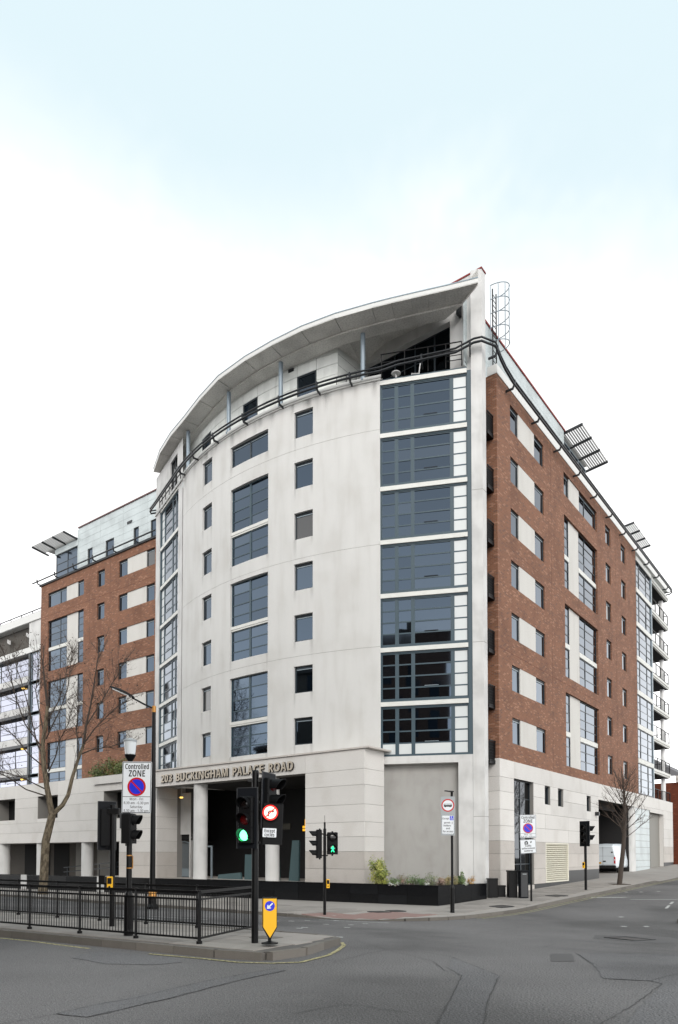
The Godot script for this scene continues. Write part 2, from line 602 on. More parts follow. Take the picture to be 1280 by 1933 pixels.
	M.lit_red = glow(Color(0.90, 0.10, 0.06), 0.9)
	M.lit_lamp = glow(Color(1.0, 0.80, 0.40), 1.4)
	# plants
	M.bark = over(lay(mat(Color(0.50, 0.46, 0.41), 0.9), noise_tex(51, 0.012, [[0.2, Color(0.62, 0.60, 0.55)], [0.5, Color(0.84, 0.82, 0.77)], [0.62, Color(1.0, 0.98, 0.93)], [0.9, Color(0.78, 0.80, 0.70)]], 512, 5), 1.0, 0.33), blotch2, 0.5, 0.6)
	M.bark_dark = lay(mat(Color(0.28, 0.245, 0.22), 0.9), fine, 2, 1)
	M.twig = mat(Color(0.33, 0.275, 0.24), 0.9)
	M.leaf = mat(Color.WHITE, 0.6)
	M.leaf.backlight_enabled = true
	M.leaf.backlight = Color(0.2, 0.25, 0.08)
	M.soil = mat(Color(0.20, 0.15, 0.11), 0.95)
	M.van = mat(Color(0.83, 0.86, 0.88), 0.25)
	M.van.clearcoat_enabled = true
	M.van.clearcoat = 0.6
	M.rubber = mat(Color(0.06, 0.06, 0.065), 0.8)
	M.brick_red = brick_mat(Color(0.78, 0.56, 0.45))
	M.slate = lay(mat(Color(0.42, 0.41, 0.42), 0.8), fine, 0.4, 0.4)


func brick_mat(tint := Color.WHITE) -> StandardMaterial3D:
	var m := mat(tint, 0.9)
	if not M.has("brick_image"):
		var px := 960
		var im := Image.create(px, px, false, Image.FORMAT_RGB8)
		var hi := Image.create(px, px, false, Image.FORMAT_RGB8)
		im.fill(Color(0.50, 0.425, 0.37))
		hi.fill(grey(0.2))
		var r := RandomNumberGenerator.new()
		r.seed = 77
		for row in 80:
			for k in 24:
				var x := k * 40 + (20 if row % 2 == 1 else 0)
				var t := r.randf()
				var c := Color(0.545, 0.36, 0.262).lerp(Color(0.495, 0.322, 0.233), t)
				if r.randf() < 0.10:
					c = Color(0.62, 0.45, 0.355)
				elif r.randf() < 0.09:
					c = Color(0.44, 0.305, 0.245)
				var g := grey(0.8 + r.randf() * 0.1)
				for w in [0, -px]:
					im.fill_rect(Rect2i(x + w + 1, row * 12 + 1, 37, 10), c)
					hi.fill_rect(Rect2i(x + w + 1, row * 12 + 1, 37, 10), g)
		hi.bump_map_to_normal_map(3.0)
		im.generate_mipmaps()
		M.brick_image = ImageTexture.create_from_image(im)
		M.brick_relief = ImageTexture.create_from_image(hi)
		M.brick_stain = noise_tex(61, 0.012, [[0.1, Color(0.88, 0.87, 0.87)], [0.45, Color(0.965, 0.96, 0.96)], [0.85, grey(1.0)]], 512, 6)
	m.albedo_texture = M.brick_image
	m.uv1_scale = Vector3(1.0 / 5.4, 1.0 / 6.0, 1)
	bump(m, M.brick_relief, 0.5)
	return over(m, M.brick_stain, 0.07, 0.05)


# ---------------------------------------------------------------- facade helpers
func spread(a: float, b: float, step: float) -> Array:
	var k := maxi(1, ceili(absf(b - a) / step))
	var o := []
	for i in k + 1:
		o.append(lerpf(a, b, float(i) / k))
	return o

# a wall skin with openings [s0, s1, y0, y1, depth of reveal]
func wall(b: MB, f: Face, s0: float, s1: float, y0: float, y1: float, holes: Array = [], off := 0.0) -> void:
	var ss := spread(s0, s1, 1.5 if f.arc > 0.0 else 60.0)
	var ys := [y0, y1]
	for h in holes:
		for v in [h[0], h[1]]:
			if v > minf(s0, s1) and v < maxf(s0, s1):
				ss.append(v)
		for v in [h[2], h[3]]:
			if v > y0 and v < y1:
				ys.append(v)
	ss.sort(); ys.sort()
	for i in ss.size() - 1:
		var a: float = ss[i]
		var c: float = ss[i + 1]
		if c - a < 0.0005:
			continue
		for j in ys.size() - 1:
			var d: float = ys[j]
			var e: float = ys[j + 1]
			if e - d < 0.0005:
				continue
			var open := false
			for h in holes:
				if (a + c) / 2 > h[0] and (a + c) / 2 < h[1] and (d + e) / 2 > h[2] and (d + e) / 2 < h[3]:
					open = true
					break
			if open:
				continue
			b.smooth(f.p(a, d, off), f.p(c, d, off), f.p(c, e, off), f.p(a, e, off), f.out(a), f.out(c), f.out(c), f.out(a), [Vector2(f.m(a), -d), Vector2(f.m(c), -d), Vector2(f.m(c), -e), Vector2(f.m(a), -e)])
	for h in holes:
		var dep: float = off - h[4]
		var mid := f.p((h[0] + h[1]) / 2, (h[2] + h[3]) / 2, -h[4] * 0.5)
		var cuts := spread(h[0], h[1], 1.5 if f.arc > 0.0 else 60.0)
		for i in cuts.size() - 1:
			for y in [h[2], h[3]]:
				var q := [f.p(cuts[i], y, off), f.p(cuts[i + 1], y, off), f.p(cuts[i + 1], y, dep), f.p(cuts[i], y, dep)]
				b.quadn(q[0], q[1], q[2], q[3], UP if y == h[2] else -UP)
		for s in [h[0], h[1]]:
			var q := [f.p(s, h[2], off), f.p(s, h[3], off), f.p(s, h[3], dep), f.p(s, h[2], dep)]
			var nn: Vector3 = (q[1] - q[0]).cross(q[2] - q[1]).normalized()
			if nn.dot(mid - q[0]) < 0.0:
				nn = -nn
			b.quadn(q[0], q[1], q[2], q[3], nn)

func groove(f: Face, b: MB, s0: float, s1: float, y: float) -> Array:
	for i in spread(s0, s1, 1.5 if f.arc > 0.0 else 60.0).size() - 1:
		var c := spread(s0, s1, 1.5 if f.arc > 0.0 else 60.0)
		b.quadn(f.p(c[i], y - 0.007, -0.01), f.p(c[i + 1], y - 0.007, -0.01), f.p(c[i + 1], y + 0.007, -0.01), f.p(c[i], y + 0.007, -0.01), f.out(c[i]))
	return [s0, s1, y - 0.007, y + 0.007, 0.01]

# a box in a face's own coordinates
func fbox(b: MB, f: Face, s0: float, s1: float, y0: float, y1: float, o0: float, o1: float) -> void:
	if f.arc > 0.0:
		var c := spread(s0, s1, 1.5)
		for i in c.size() - 1:
			_fbox(b, f, c[i], c[i + 1], y0, y1, o0, o1)
	else:
		_fbox(b, f, s0, s1, y0, y1, o0, o1)

func _fbox(b: MB, f: Face, s0: float, s1: float, y0: float, y1: float, o0: float, o1: float) -> void:
	b.hexa([f.p(s0, y0, o0), f.p(s1, y0, o0), f.p(s1, y1, o0), f.p(s0, y1, o0), f.p(s0, y0, o1), f.p(s1, y0, o1), f.p(s1, y1, o1), f.p(s0, y1, o1)])

# the flat face across an arc's opening, pushed back by dep
func chord(f: Face, s0: float, s1: float, dep: float) -> Array:
	var g := Face.between(f.p(s0, 0, -dep), f.p(s1, 0, -dep), f.p((s0 + s1) / 2, 0, 5.0))
	return [g, (f.p(s1, 0, -dep) - f.p(s0, 0, -dep)).length()]

# a window as part 'window' with its panes as sub-parts. cols and rows are the middles of mullions and transoms
# opt: frame, glass (materials), fw, mw, tw (widths), panels: [[col, row], ...] filled with white board, joined: panes in one piece, vent
func window(parent: Node, f: Face, s0: float, s1: float, y0: float, y1: float, cols: Array, rows: Array, opt := {}) -> MeshInstance3D:
	var fw: float = opt.get("fw", 0.06)
	var mw: float = opt.get("mw", 0.06)
	var tw: float = opt.get("tw", 0.05)
	var b := MB.new()
	var o1: float = opt.get("proud", 0.06)
	fbox(b, f, s0, s0 + fw, y0, y1, -0.02, o1)
	fbox(b, f, s1 - fw, s1, y0, y1, -0.02, o1)
	fbox(b, f, s0 + fw, s1 - fw, y1 - fw, y1, -0.02, o1 - 0.003)
	fbox(b, f, s0 + fw, s1 - fw, y0, y0 + fw, -0.02, o1 - 0.003)
	for c in cols:
		fbox(b, f, c - mw / 2, c + mw / 2, y0 + fw, y1 - fw, -0.02, o1 - 0.006)
	var ce := [s0 + fw]
	for c in cols:
		ce.append(c - mw / 2); ce.append(c + mw / 2)
	ce.append(s1 - fw)
	var re := [y0 + fw]
	for r in rows:
		re.append(r - tw / 2); re.append(r + tw / 2)
	re.append(y1 - fw)
	for i in range(0, ce.size(), 2):
		for r in rows:
			fbox(b, f, ce[i], ce[i + 1], r - tw / 2, r + tw / 2, -0.015, o1 - 0.02)
	if opt.get("vent", false):
		fbox(b, f, s0 + fw, s1 - fw, y1 - fw - 0.07, y1 - fw - 0.03, 0.0, o1 - 0.01)
	var w := part("window", b, opt.get("frame", M.frame), parent)
	if opt.get("vent", false):
		var vb := MB.new()
		fbox(vb, f, s0 + fw + 0.02, s1 - fw - 0.02, y1 - fw - 0.115, y1 - fw - 0.075, 0.0, o1 - 0.012)
		part("trickle_vent", vb, M.frame_pale, w)
	var all := MB.new()
	for i in range(0, ce.size(), 2):
		for j in range(0, re.size(), 2):
			var white: bool = [i / 2, j / 2] in opt.get("panels", [])
			var pb: MB = all if opt.get("joined", false) and not white else MB.new()
			var t := []
			for k in 4:
				t.append(0.02 + rng.randf_range(-0.004, 0.004) * minf(2.0, ce[i + 1] - ce[i] + 0.4))
			t[2] = t[1] + t[3] - t[0]
			var mid := f.p((ce[i] + ce[i + 1]) / 2, (re[j] + re[j + 1]) / 2, -1.0)
			if white:
				fbox(pb, f, ce[i], ce[i + 1], re[j], re[j + 1], 0.0, o1 - 0.025)
				part("panel", pb, M.white_panel, w)
				continue
			pb.quad(f.p(ce[i], re[j], t[0]), f.p(ce[i + 1], re[j], t[1]), f.p(ce[i + 1], re[j + 1], t[2]), f.p(ce[i], re[j + 1], t[3]), mid)
			if not opt.get("joined", false):
				part("pane", pb, pane_glass(opt.get("glass", M.glass), opt.get("vent", false)), w)
	if opt.get("joined", false):
		stuff(part("glazing", all, opt.get("glass", M.glass), w))
	return w

func pane_glass(g: Material, blinds: bool) -> Material:
	if blinds and g == M.glass and rng.randf() < 0.09:
		return M.pane_blind
	return M.panes[rng.randi() % M.panes.size()] if g == M.glass else g

# an arc opening's window: cols as shares of the width
func arc_window(parent: Node, f: Face, s0: float, s1: float, y0: float, y1: float, cols: Array, rows: Array, dep: float, opt := {}) -> void:
	var c := chord(f, s0, s1, dep)
	var cc := []
	for x in cols:
		cc.append(x * c[1])
	window(parent, c[0], 0.0, c[1], y0, y1, cc, rows, opt)

# stone facing: a panel per cell of rows (edge heights) and joints (positions per row), cut round the openings
func facing(parent: Node, f: Face, s0: float, s1: float, rows: Array, joints: Callable, holes: Array, low := -99.0, thick := 0.04, called := "stone_panel") -> void:
	for j in rows.size() - 1:
		var edges: Array = [s0] + joints.call(j) + [s1]
		for i in edges.size() - 1:
			var cells := [[edges[i] + 0.006, edges[i + 1] - 0.006, rows[j] + 0.007, rows[j + 1] - 0.007]]
			for h in holes:
				var next := []
				for c in cells:
					if h[0] >= c[1] or h[1] <= c[0] or h[2] >= c[3] or h[3] <= c[2]:
						next.append(c)
						continue
					if h[0] > c[0]: next.append([c[0], h[0], c[2], c[3]])
					if h[1] < c[1]: next.append([h[1], c[1], c[2], c[3]])
					if h[2] > c[2]: next.append([maxf(c[0], h[0]), minf(c[1], h[1]), c[2], h[2]])
					if h[3] < c[3]: next.append([maxf(c[0], h[0]), minf(c[1], h[1]), h[3], c[3]])
				cells = next
			for c in cells:
				if c[1] - c[0] < 0.02 or c[3] - c[2] < 0.02:
					continue
				var b := MB.new()
				fbox(b, f, c[0], c[1], c[2], c[3], 0.0, thick + rng.randf_range(-0.002, 0.002))
				var set_: Array = M.stone_low if rows[j + 1] < low else M.stone
				part(called, b, set_[rng.randi() % set_.size()], parent)

func even(s0: float, s1: float, n: int, shift := 0.0) -> Array:
	var o := []
	for k in range(1, n):
		o.append(lerpf(s0, s1, float(k) / n) + shift)
	return o


# ---------------------------------------------------------------- the apartment building
func apartment_building() -> void:
	var t := thing("apartment_building", "large apartment block with bowed pale front, curved roof canopy and brick wings", "apartment building", Vector3(-5.0, -0.7, -38.97))
	bow_front(t)
	bay(t, Face.between(Vector3(2.12, 0, -35.63), Vector3(6.62, 0, -34.6), Vector3.ZERO), 0.0, 1.0, M.glass)
	bay(t, Face.between(Vector3(-10.24, 0, -45.15), Vector3(-12.45, 0, -48.8), Vector3(-20, 0, -40)), 0.85, 0.89, M.glass)
	niche_and_pier(t)
	roof(t)
	right_wing(t)
	left_wing(t)
	portal(t)
	podium(t)

func bow_front(t: Node3D) -> void:
	var f := Face.bow(BOW, BOW_R)
	var b := MB.new()
	var g := MB.new()
	var holes := []
	for y in [12.4, 17.72, 23.76]:
		holes.append(groove(f, g, -58.6, -16.3, y))
	var small := []
	for k in 7:
		for c in [[-29.55, -26.42], [-50.5, -47.5]]:
			var h := [c[0], c[1], 7.6 + STOREY * k, 9.06 + STOREY * k, 0.2]
			small.append(h)
	var pairs := []
	for k in 3:
		pairs.append([-42.45, -34.3, 7.33 + 5.57 * k, 11.9 + 5.57 * k, 0.2])
	var top := [-42.5, -34.35, 24.32, 25.58, 0.2]
	wall(b, f, -58.6, -16.3, 6.0, 26.45, holes + small + pairs + [top])
	# soffit under the bow and a top
	for i in spread(-58.6, -16.3, 1.5).size() - 1:
		var c := spread(-58.6, -16.3, 1.5)
		b.quadn(f.p(c[i], 6.0), f.p(c[i + 1], 6.0), f.p(c[i + 1], 6.0, -3), f.p(c[i], 6.0, -3), -UP)
		b.quadn(f.p(c[i], 26.45), f.p(c[i + 1], 26.45), f.p(c[i + 1], 26.45, -2.2), f.p(c[i], 26.45, -2.2), UP)
	part("bowed_wall", b, M.render, t)
	part("joint", g, M.joint, t)
	# rain marks that run down from sill ends and from the parapet
	var rm := MB.new()
	var r2 := RandomNumberGenerator.new()
	r2.seed = 9
	var spots := []
	for h in small + pairs + [top]:
		for s in [h[0] + 0.15, h[1] - 0.15]:
			spots.append([s, h[2], r2.randf_range(0.5, 1.5), r2.randf_range(0.16, 0.34)])
	for k in 34:
		spots.append([r2.randf_range(-58.0, -17.0), 26.36, r2.randf_range(0.4, 1.6), r2.randf_range(0.2, 0.7)])
	for sp in spots:
		var a: float = sp[0]
		var w: float = rad_to_deg(sp[3] / BOW_R) / 2.0
		rm.quadn(f.p(a - w, sp[1], 0.004), f.p(a + w, sp[1], 0.004), f.p(a + w, sp[1] - sp[2], 0.004), f.p(a - w, sp[1] - sp[2], 0.004), f.out(a), [Vector2(0, 0), Vector2(1, 0), Vector2(1, 1), Vector2(0, 1)])
	stuff(part("rain_marks", rm, M.rain_mark, t))
	# coping
	var cb := MB.new()
	fbox(cb, f, -58.45, -16.1, 26.452, 26.6, -0.5, 0.09)
	fbox(cb, Face.between(Vector3(-10.24, 0, -45.15), Vector3(-12.45, 0, -48.8), Vector3(-20, 0, -40)), 0.0, 5.92, 26.24, 26.39, -0.1, 0.09)
	fbox(cb, f, -58.6, -16.1, 26.36, 26.45, 0.003, 0.05)
	part("coping", cb, M.fascia, t)
	for h in small:
		arc_window(t, f, h[0], h[1], h[2], h[3], [], [], 0.19, {"vent": true, "fw": 0.075})
	for k in 3:
		var h: Array = pairs[k]
		var y: float = h[2]
		var c := chord(f, h[0], h[1], 0.17)
		var band := MB.new()
		fbox(band, c[0], 0.0, c[1], y + 1.77, y + 1.86, -0.02, 0.10)
		fbox(band, c[0], 0.0, c[1], y + 1.865, y + 2.04, -0.02, 0.13)
		part("band", band, M.band, t)
		arc_window(t, f, h[0], h[1], y, y + 1.77, [0.5], [y + 0.56, y + 1.16], 0.19, {"mw": 0.14, "frame": M.teal, "tw": 0.06})
		arc_window(t, f, h[0], h[1], y + 2.05, h[3], [0.5], [y + 2.66, y + 3.29, y + 3.92], 0.19, {"mw": 0.14, "frame": M.teal, "tw": 0.06})
	arc_window(t, f, top[0], top[1], top[2], top[3], [0.5], [], 0.19, {"mw": 0.1, "vent": true})

# the tall glazed bay beside the bow; x runs from the bow outwards, squeezed by k
func bay(t: Node3D, f: Face, s0: float, k: float, glass: Material) -> void:
	var g := f.shifted(-0.16)
	var at := func(x: float) -> float: return s0 + x * k
	var b := MB.new()
	fbox(b, g, at.call(4.44), at.call(4.65), 6.7, 26.2, -0.1, 0.125)
	fbox(b, g, at.call(0.0), at.call(0.05), 6.7, 26.2, -0.1, 0.11)
	fbox(b, g, at.call(0.05), at.call(4.44), 6.7, 6.77, -0.1, 0.13)
	part("bay_frame", b, M.teal, t)
	for j in 7:
		var y0 := 6.77 if j == 0 else 6.82 + STOREY * j
		var y1 := 9.2 + STOREY * j if j < 6 else 26.0
		var rows := []
		var panels := []
		for r in 3:
			rows.append(lerpf(y0, y1, (r + 1) / 4.0))
		for r in 4:
			panels.append([3, r])
		if j == 0:
			for c in 3:
				panels.append([c, 0])
		var w := window(t, g, at.call(0.05), at.call(4.44), y0, y1, [at.call(0.845), at.call(1.67), at.call(3.67)], rows, {"frame": M.teal, "fw": 0.05, "mw": 0.19 * k, "tw": 0.07, "panels": panels, "glass": glass, "joined": s0 > 0.5})
		# window handle rail on the wide sash
		var hb := MB.new()
		fbox(hb, g, at.call(2.25), at.call(2.95), rows[0] + 0.05, rows[0] + 0.075, 0.06, 0.08)
		part("handle", hb, M.frame_pale if j < 2 else M.rail_dark, w)
		var s := MB.new()
		fbox(s, g, at.call(0.0), at.call(4.44), y1 + 0.075, y1 + 0.30, -0.1, 0.16)
		part("band", s, M.band, t)
		var d := MB.new()
		fbox(d, g, at.call(0.0), at.call(4.44), y1, y1 + 0.075, -0.1, 0.085)
		fbox(d, g, at.call(0.0), at.call(4.44), y1 + 0.30, y1 + 0.42, -0.1, 0.075)
		part("band_rail", d, M.teal, t)

func niche_and_pier(t: Node3D) -> void:
	var f := Face.between(Vector3(2.12, 0, -35.63), Vector3(6.62, 0, -34.6), Vector3.ZERO)
	var b := MB.new()
	# wall round the niche and under the bay
	wall(b, f, -1.4, 5.2, -1.0, 6.7, [[-1.3, 3.92, -0.99, 6.32, 0.45], [4.63, 4.64, -0.9, 6.69, 0.01]])
	# pier beside the bay, then its side
	wall(b, f, 4.65, 5.2, 6.7, 31.3)
	b.quad(f.p(4.65, 6.7, 0), f.p(4.65, 31.3, 0), f.p(4.65, 31.3, -0.4), f.p(4.65, 6.7, -0.4), f.p(5, 10, -0.2))
	b.quadn(f.p(4.65, 31.3), f.p(5.2, 31.3), f.p(5.2, 31.3, -0.4), f.p(4.65, 31.3, -0.4), UP)
	b.quad(f.p(0, 6.7, 0), f.p(4.65, 6.7, 0), f.p(4.65, 6.7, -0.3), f.p(0, 6.7, -0.3), f.p(2, 6, 0))
	var side := Face.flat(f.p(5.2, 0), R, -L)
	wall(b, side, 0.0, 0.42, -1.0, 31.3, [])
	part("pier", b, M.render_plain, t)
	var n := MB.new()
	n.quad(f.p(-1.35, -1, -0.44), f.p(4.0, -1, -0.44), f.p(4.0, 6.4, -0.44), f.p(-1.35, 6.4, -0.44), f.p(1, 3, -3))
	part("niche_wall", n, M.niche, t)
	var j := MB.new()
	for y in [3.6, 12.3, 20.0]:
		fbox(j, side, 0.0, 0.42, y - 0.01, y + 0.01, -0.02, 0.003)
		fbox(j, f, 4.66, 5.2, y - 0.01, y + 0.01, -0.02, 0.003)
	part("joint", j, M.joint, t)
	# the fin above: a wall running back along the main road, with an opening onto the terrace
	var fin := Face.flat(f.p(5.2, 0), L, -R)
	var fb := MB.new()
	wall(fb, fin, 0.0, 9.0, 26.1, 31.3, [[1.79, 7.2, 26.3, 29.42, 0.42]])
	fb.quad(fin.p(0, 31.3), fin.p(9, 31.3), fin.p(9, 31.3, -0.42), fin.p(0, 31.3, -0.42), fin.p(4, 30, 0))
	part("fin_wall", fb, M.render_plain, t)
	var rb := MB.new()
	fbox(rb, fin, -0.04, 9.0, 31.303, 31.37, -0.46, 0.05)
	part("fin_coping", rb, M.red_trim, t)
	window(t, fin.shifted(-0.4), 1.79, 7.2, 26.3, 29.42, [2.9, 4.1, 5.4], [28.3], {"mw": 0.09, "glass": M.glass_dark})
	# corner pipe and strut on top of the bay
	var st := MB.new()
	fbox(st, fin, 1.1, 1.25, 29.3, 29.9, 0.02, 0.35)
	part("strut", st, M.rail, t)

func roof(t: Node3D) -> void:
	# the curved canopy: a deck with a panelled outer soffit, a step, and a raised soffit inside
	var pts := [-72.5, -66.0, -60.0, -54.5, -48.5, -42.5, -36.5, -31.5, -26.5, -21.5, -16.5, -14.0, -11.5, -9.4, -7.4, -5.4, -3.6]
	var rad := [22.54, 22.38, 22.2, 22.06, 22.2, 22.45, 22.55, 22.63, 22.75, 22.82, 22.86, 22.91, 22.98, 23.07, 23.18, 23.34, 23.52]
	var tip := Vector3(7.19, 0, -34.47)
	var lip := func(i: int, inset: float, y: float) -> Vector3:
		# the end of the canopy is cut off at a slant where it meets the fin
		var a := deg_to_rad(pts[i])
		var k: float = inset
		for step in 200:
			var p: Vector3 = BOW + Vector3(sin(a), 0, cos(a)) * (rad[i] - k) - tip
			if -p.dot(R) >= 1.6 - (p.dot(L) + 0.6) * 0.5 - 0.02 or k < 0.0:
				break
			k -= 0.05
		k = maxf(k, 0.0)
		if inset > 8.0:      # the deck and the inner soffit rise inwards
			if y < 30.5:
				y = lerpf(29.16, y, smoothstep(-24.0, -17.0, pts[i]))
			y = lerpf(29.42 if y > 30.5 else 29.08, y, clampf(k / (9.0 if y > 30.5 else 2.5), 0.0, 1.0))
		return BOW + Vector3(sin(a), 0, cos(a)) * (rad[i] - k) + UP * y
	var deck := MB.new()
	var edge := MB.new()
	for i in pts.size() - 1:
		var mid := BOW + UP * 29.9
		deck.quad(lip.call(i, 0.0, 29.42), lip.call(i + 1, 0.0, 29.42), lip.call(i + 1, 9.0, 31.0), lip.call(i, 9.0, 31.0), mid - UP * 5)
		edge.quad(lip.call(i, 0.0, 29.2), lip.call(i + 1, 0.0, 29.2), lip.call(i + 1, 0.0, 29.42), lip.call(i, 0.0, 29.42), mid)
		deck.quad(lip.call(i, 1.0, 29.2), lip.call(i + 1, 1.0, 29.2), lip.call(i + 1, 1.0, 29.08), lip.call(i, 1.0, 29.08), mid)
		deck.quad(lip.call(i, 1.0, 29.08), lip.call(i + 1, 1.0, 29.08), lip.call(i + 1, 1.75, 29.08), lip.call(i, 1.75, 29.08), mid + UP * 3)
		deck.quad(lip.call(i, 1.75, 29.08), lip.call(i + 1, 1.75, 29.08), lip.call(i + 1, 1.75, lerpf(29.09, 29.9, smoothstep(-24.0, -17.0, pts[i + 1]))), lip.call(i, 1.75, lerpf(29.09, 29.9, smoothstep(-24.0, -17.0, pts[i]))), lip.call(i, 0.5, 29.6))
		deck.quad(lip.call(i, 1.75, lerpf(29.09, 29.9, smoothstep(-24.0, -17.0, pts[i]))), lip.call(i + 1, 1.75, lerpf(29.09, 29.9, smoothstep(-24.0, -17.0, pts[i + 1]))), lip.call(i + 1, 9.0, 30.3), lip.call(i, 9.0, 30.3), mid + UP * 3)
		# outer soffit panels, one piece each, with joints between
		var a := 0.012
		var p0: Vector3 = lip.call(i, 0.0, 29.2)
		var p1: Vector3 = lip.call(i + 1, 0.0, 29.2)
		var q0: Vector3 = lip.call(i, 1.0, 29.2)
		var q1: Vector3 = lip.call(i + 1, 1.0, 29.2)
		var sp := MB.new()
		var e0 := [p0.lerp(p1, a), p0.lerp(p1, 1 - a), q0.lerp(q1, 1 - a), q0.lerp(q1, a)]
		sp.hexa([e0[0] - UP * 0.02, e0[1] - UP * 0.02, e0[2] - UP * 0.02, e0[3] - UP * 0.02, e0[0] + UP * 0.03, e0[1] + UP * 0.03, e0[2] + UP * 0.03, e0[3] + UP * 0.03])
		part("soffit_panel", sp, M.soffit, t)
		edge.quad(p0 + UP * 0.035, p1 + UP * 0.035, q1 + UP * 0.035, q0 + UP * 0.035, mid + UP * 3)
	part("canopy", deck, M.soffit, t)
	part("canopy_edge", edge, M.fascia, t)
	var tr := MB.new()
	for i in pts.size() - 1:
		tr.bar(lip.call(i, 0.02, 29.45), lip.call(i + 1, 0.02, 29.45), 0.08, 0.05)
	part("canopy_trim", tr, M.frame_pale, t)
	# penthouse wall behind the terrace, clad in long metal panels
	var f := Face.bow(BOW, 20.75)
	var wins := [[-30.4, -26.95], [-41.9, -38.45], [-54.9, -51.4]]
	var holes := []
	for w in wins:
		holes.append([w[0], w[1], 26.4, 28.42, 0.12])
	var b := MB.new()
	wall(b, f, -66.0, -23.3, 26.3, 29.3, holes, -0.02)
	part("penthouse_wall", b, M.clad_joint, t)
	for j in 6:
		var y0 := 26.02 + 0.6 * j
		var cuts := [-66.0, -60.5, -54.9, -51.4, -46.6, -41.9, -38.45, -34.5, -30.4, -26.95, -23.3]
		for i in cuts.size() - 1:
			var gap := false
			for w in wins:
				if cuts[i] >= w[0] - 0.01 and cuts[i + 1] <= w[1] + 0.01 and y0 + 0.3 < 28.42:
					gap = true
			if gap:
				continue
			var pb := MB.new()
			fbox(pb, f, cuts[i] + 0.04, cuts[i + 1] - 0.04, y0 + 0.012, y0 + 0.588, -0.02, 0.012)
			part("cladding_panel", pb, M.clad_grey, t)
	for w in wins:
		arc_window(t, f, w[0], w[1], 26.4, 28.42, [], [], 0.06, {"fw": 0.09, "glass": M.glass})
	# return wall into the terrace recess
	var rf := Face.between(f.p(-23.3, 0), f.p(-18.0, 0, -4.8), f.p(-10, 0, 0))
	var rb := MB.new()
	wall(rb, rf, 0.0, 5.5, 26.3, 30.2)
	part("recess_wall", rb, M.clad_grey, t)
	var rj := MB.new()
	for j in 6:
		fbox(rj, rf, 0.0, 5.0, 26.5 + 0.6 * j, 26.515 + 0.6 * j, -0.02, 0.004)
	part("recess_joint", rj, M.clad_joint, t)
	var vb := MB.new()
	fbox(vb, f, -32.0, -31.0, 28.85, 29.02, 0.0, 0.06)
	part("vent_grille", vb, M.rail, t)
	# terrace floor
	var fl := MB.new()
	for i in 12:
		var a0 := -66.0 + i * 5.2
		var fo := Face.bow(BOW, BOW_R)
		fl.quadn(fo.p(a0, 26.3, -0.3), fo.p(a0 + 5.2, 26.3, -0.3), fo.p(a0 + 5.2, 26.3, -9), fo.p(a0, 26.3, -9), UP)
	part("terrace_floor", fl, M.clad_grey, t)
	# posts
	var fp := Face.bow(BOW, 21.42)
	for a in [-18.8, -32.15, -43.3, -56.8]:
		var pb := MB.new()
		pb.tube([fp.p(a, 26.5), fp.p(a, 29.1)], 0.125, 16)
		pb.tube([fp.p(a, 26.5), fp.p(a, 26.66)], 0.18, 16)
		part("canopy_post", pb, M.post_grey, t)
	# left end: fin and wall that close the canopy
	var ge := Face.between(Vector3(-10.24, 0, -45.15), Vector3(-12.45, 0, -48.8), Vector3(-20, 0, -40))
	var lb := MB.new()
	wall(lb, ge, 0.0, 5.9, 6.0, 29.08, [[0.85, 5.0, 6.69, 26.2, 0.32], [1.1, 2.6, 26.4, 28.6, 0.2]])
	lb.quad(ge.p(5.9, 6, 0), ge.p(5.9, 29.08, 0), ge.p(5.9, 29.08, -1.2), ge.p(5.9, 6, -1.2), ge.p(5, 10, -0.5))
	part("left_pier", lb, M.render_plain, t)
	window(t, ge.shifted(-0.15), 1.1, 2.6, 26.4, 28.6, [1.85], [], {"glass": M.glass_dark})
	pipes(t)

func bracket(parent: Node, at: Vector3, out: Vector3) -> void:
	var b := MB.new()
	b.bar(at - out * 0.5 - UP * 0.22, at - out * 0.1 - UP * 0.22, 0.08, 0.09)
	b.bar(at - out * 0.13 - UP * 0.26, at - out * 0.01 - UP * 0.03, 0.075, 0.09)
	b.bar(at - UP * 0.08, at + UP * 0.2, 0.085, 0.085)
	part("bracket", b, M.rail, parent)

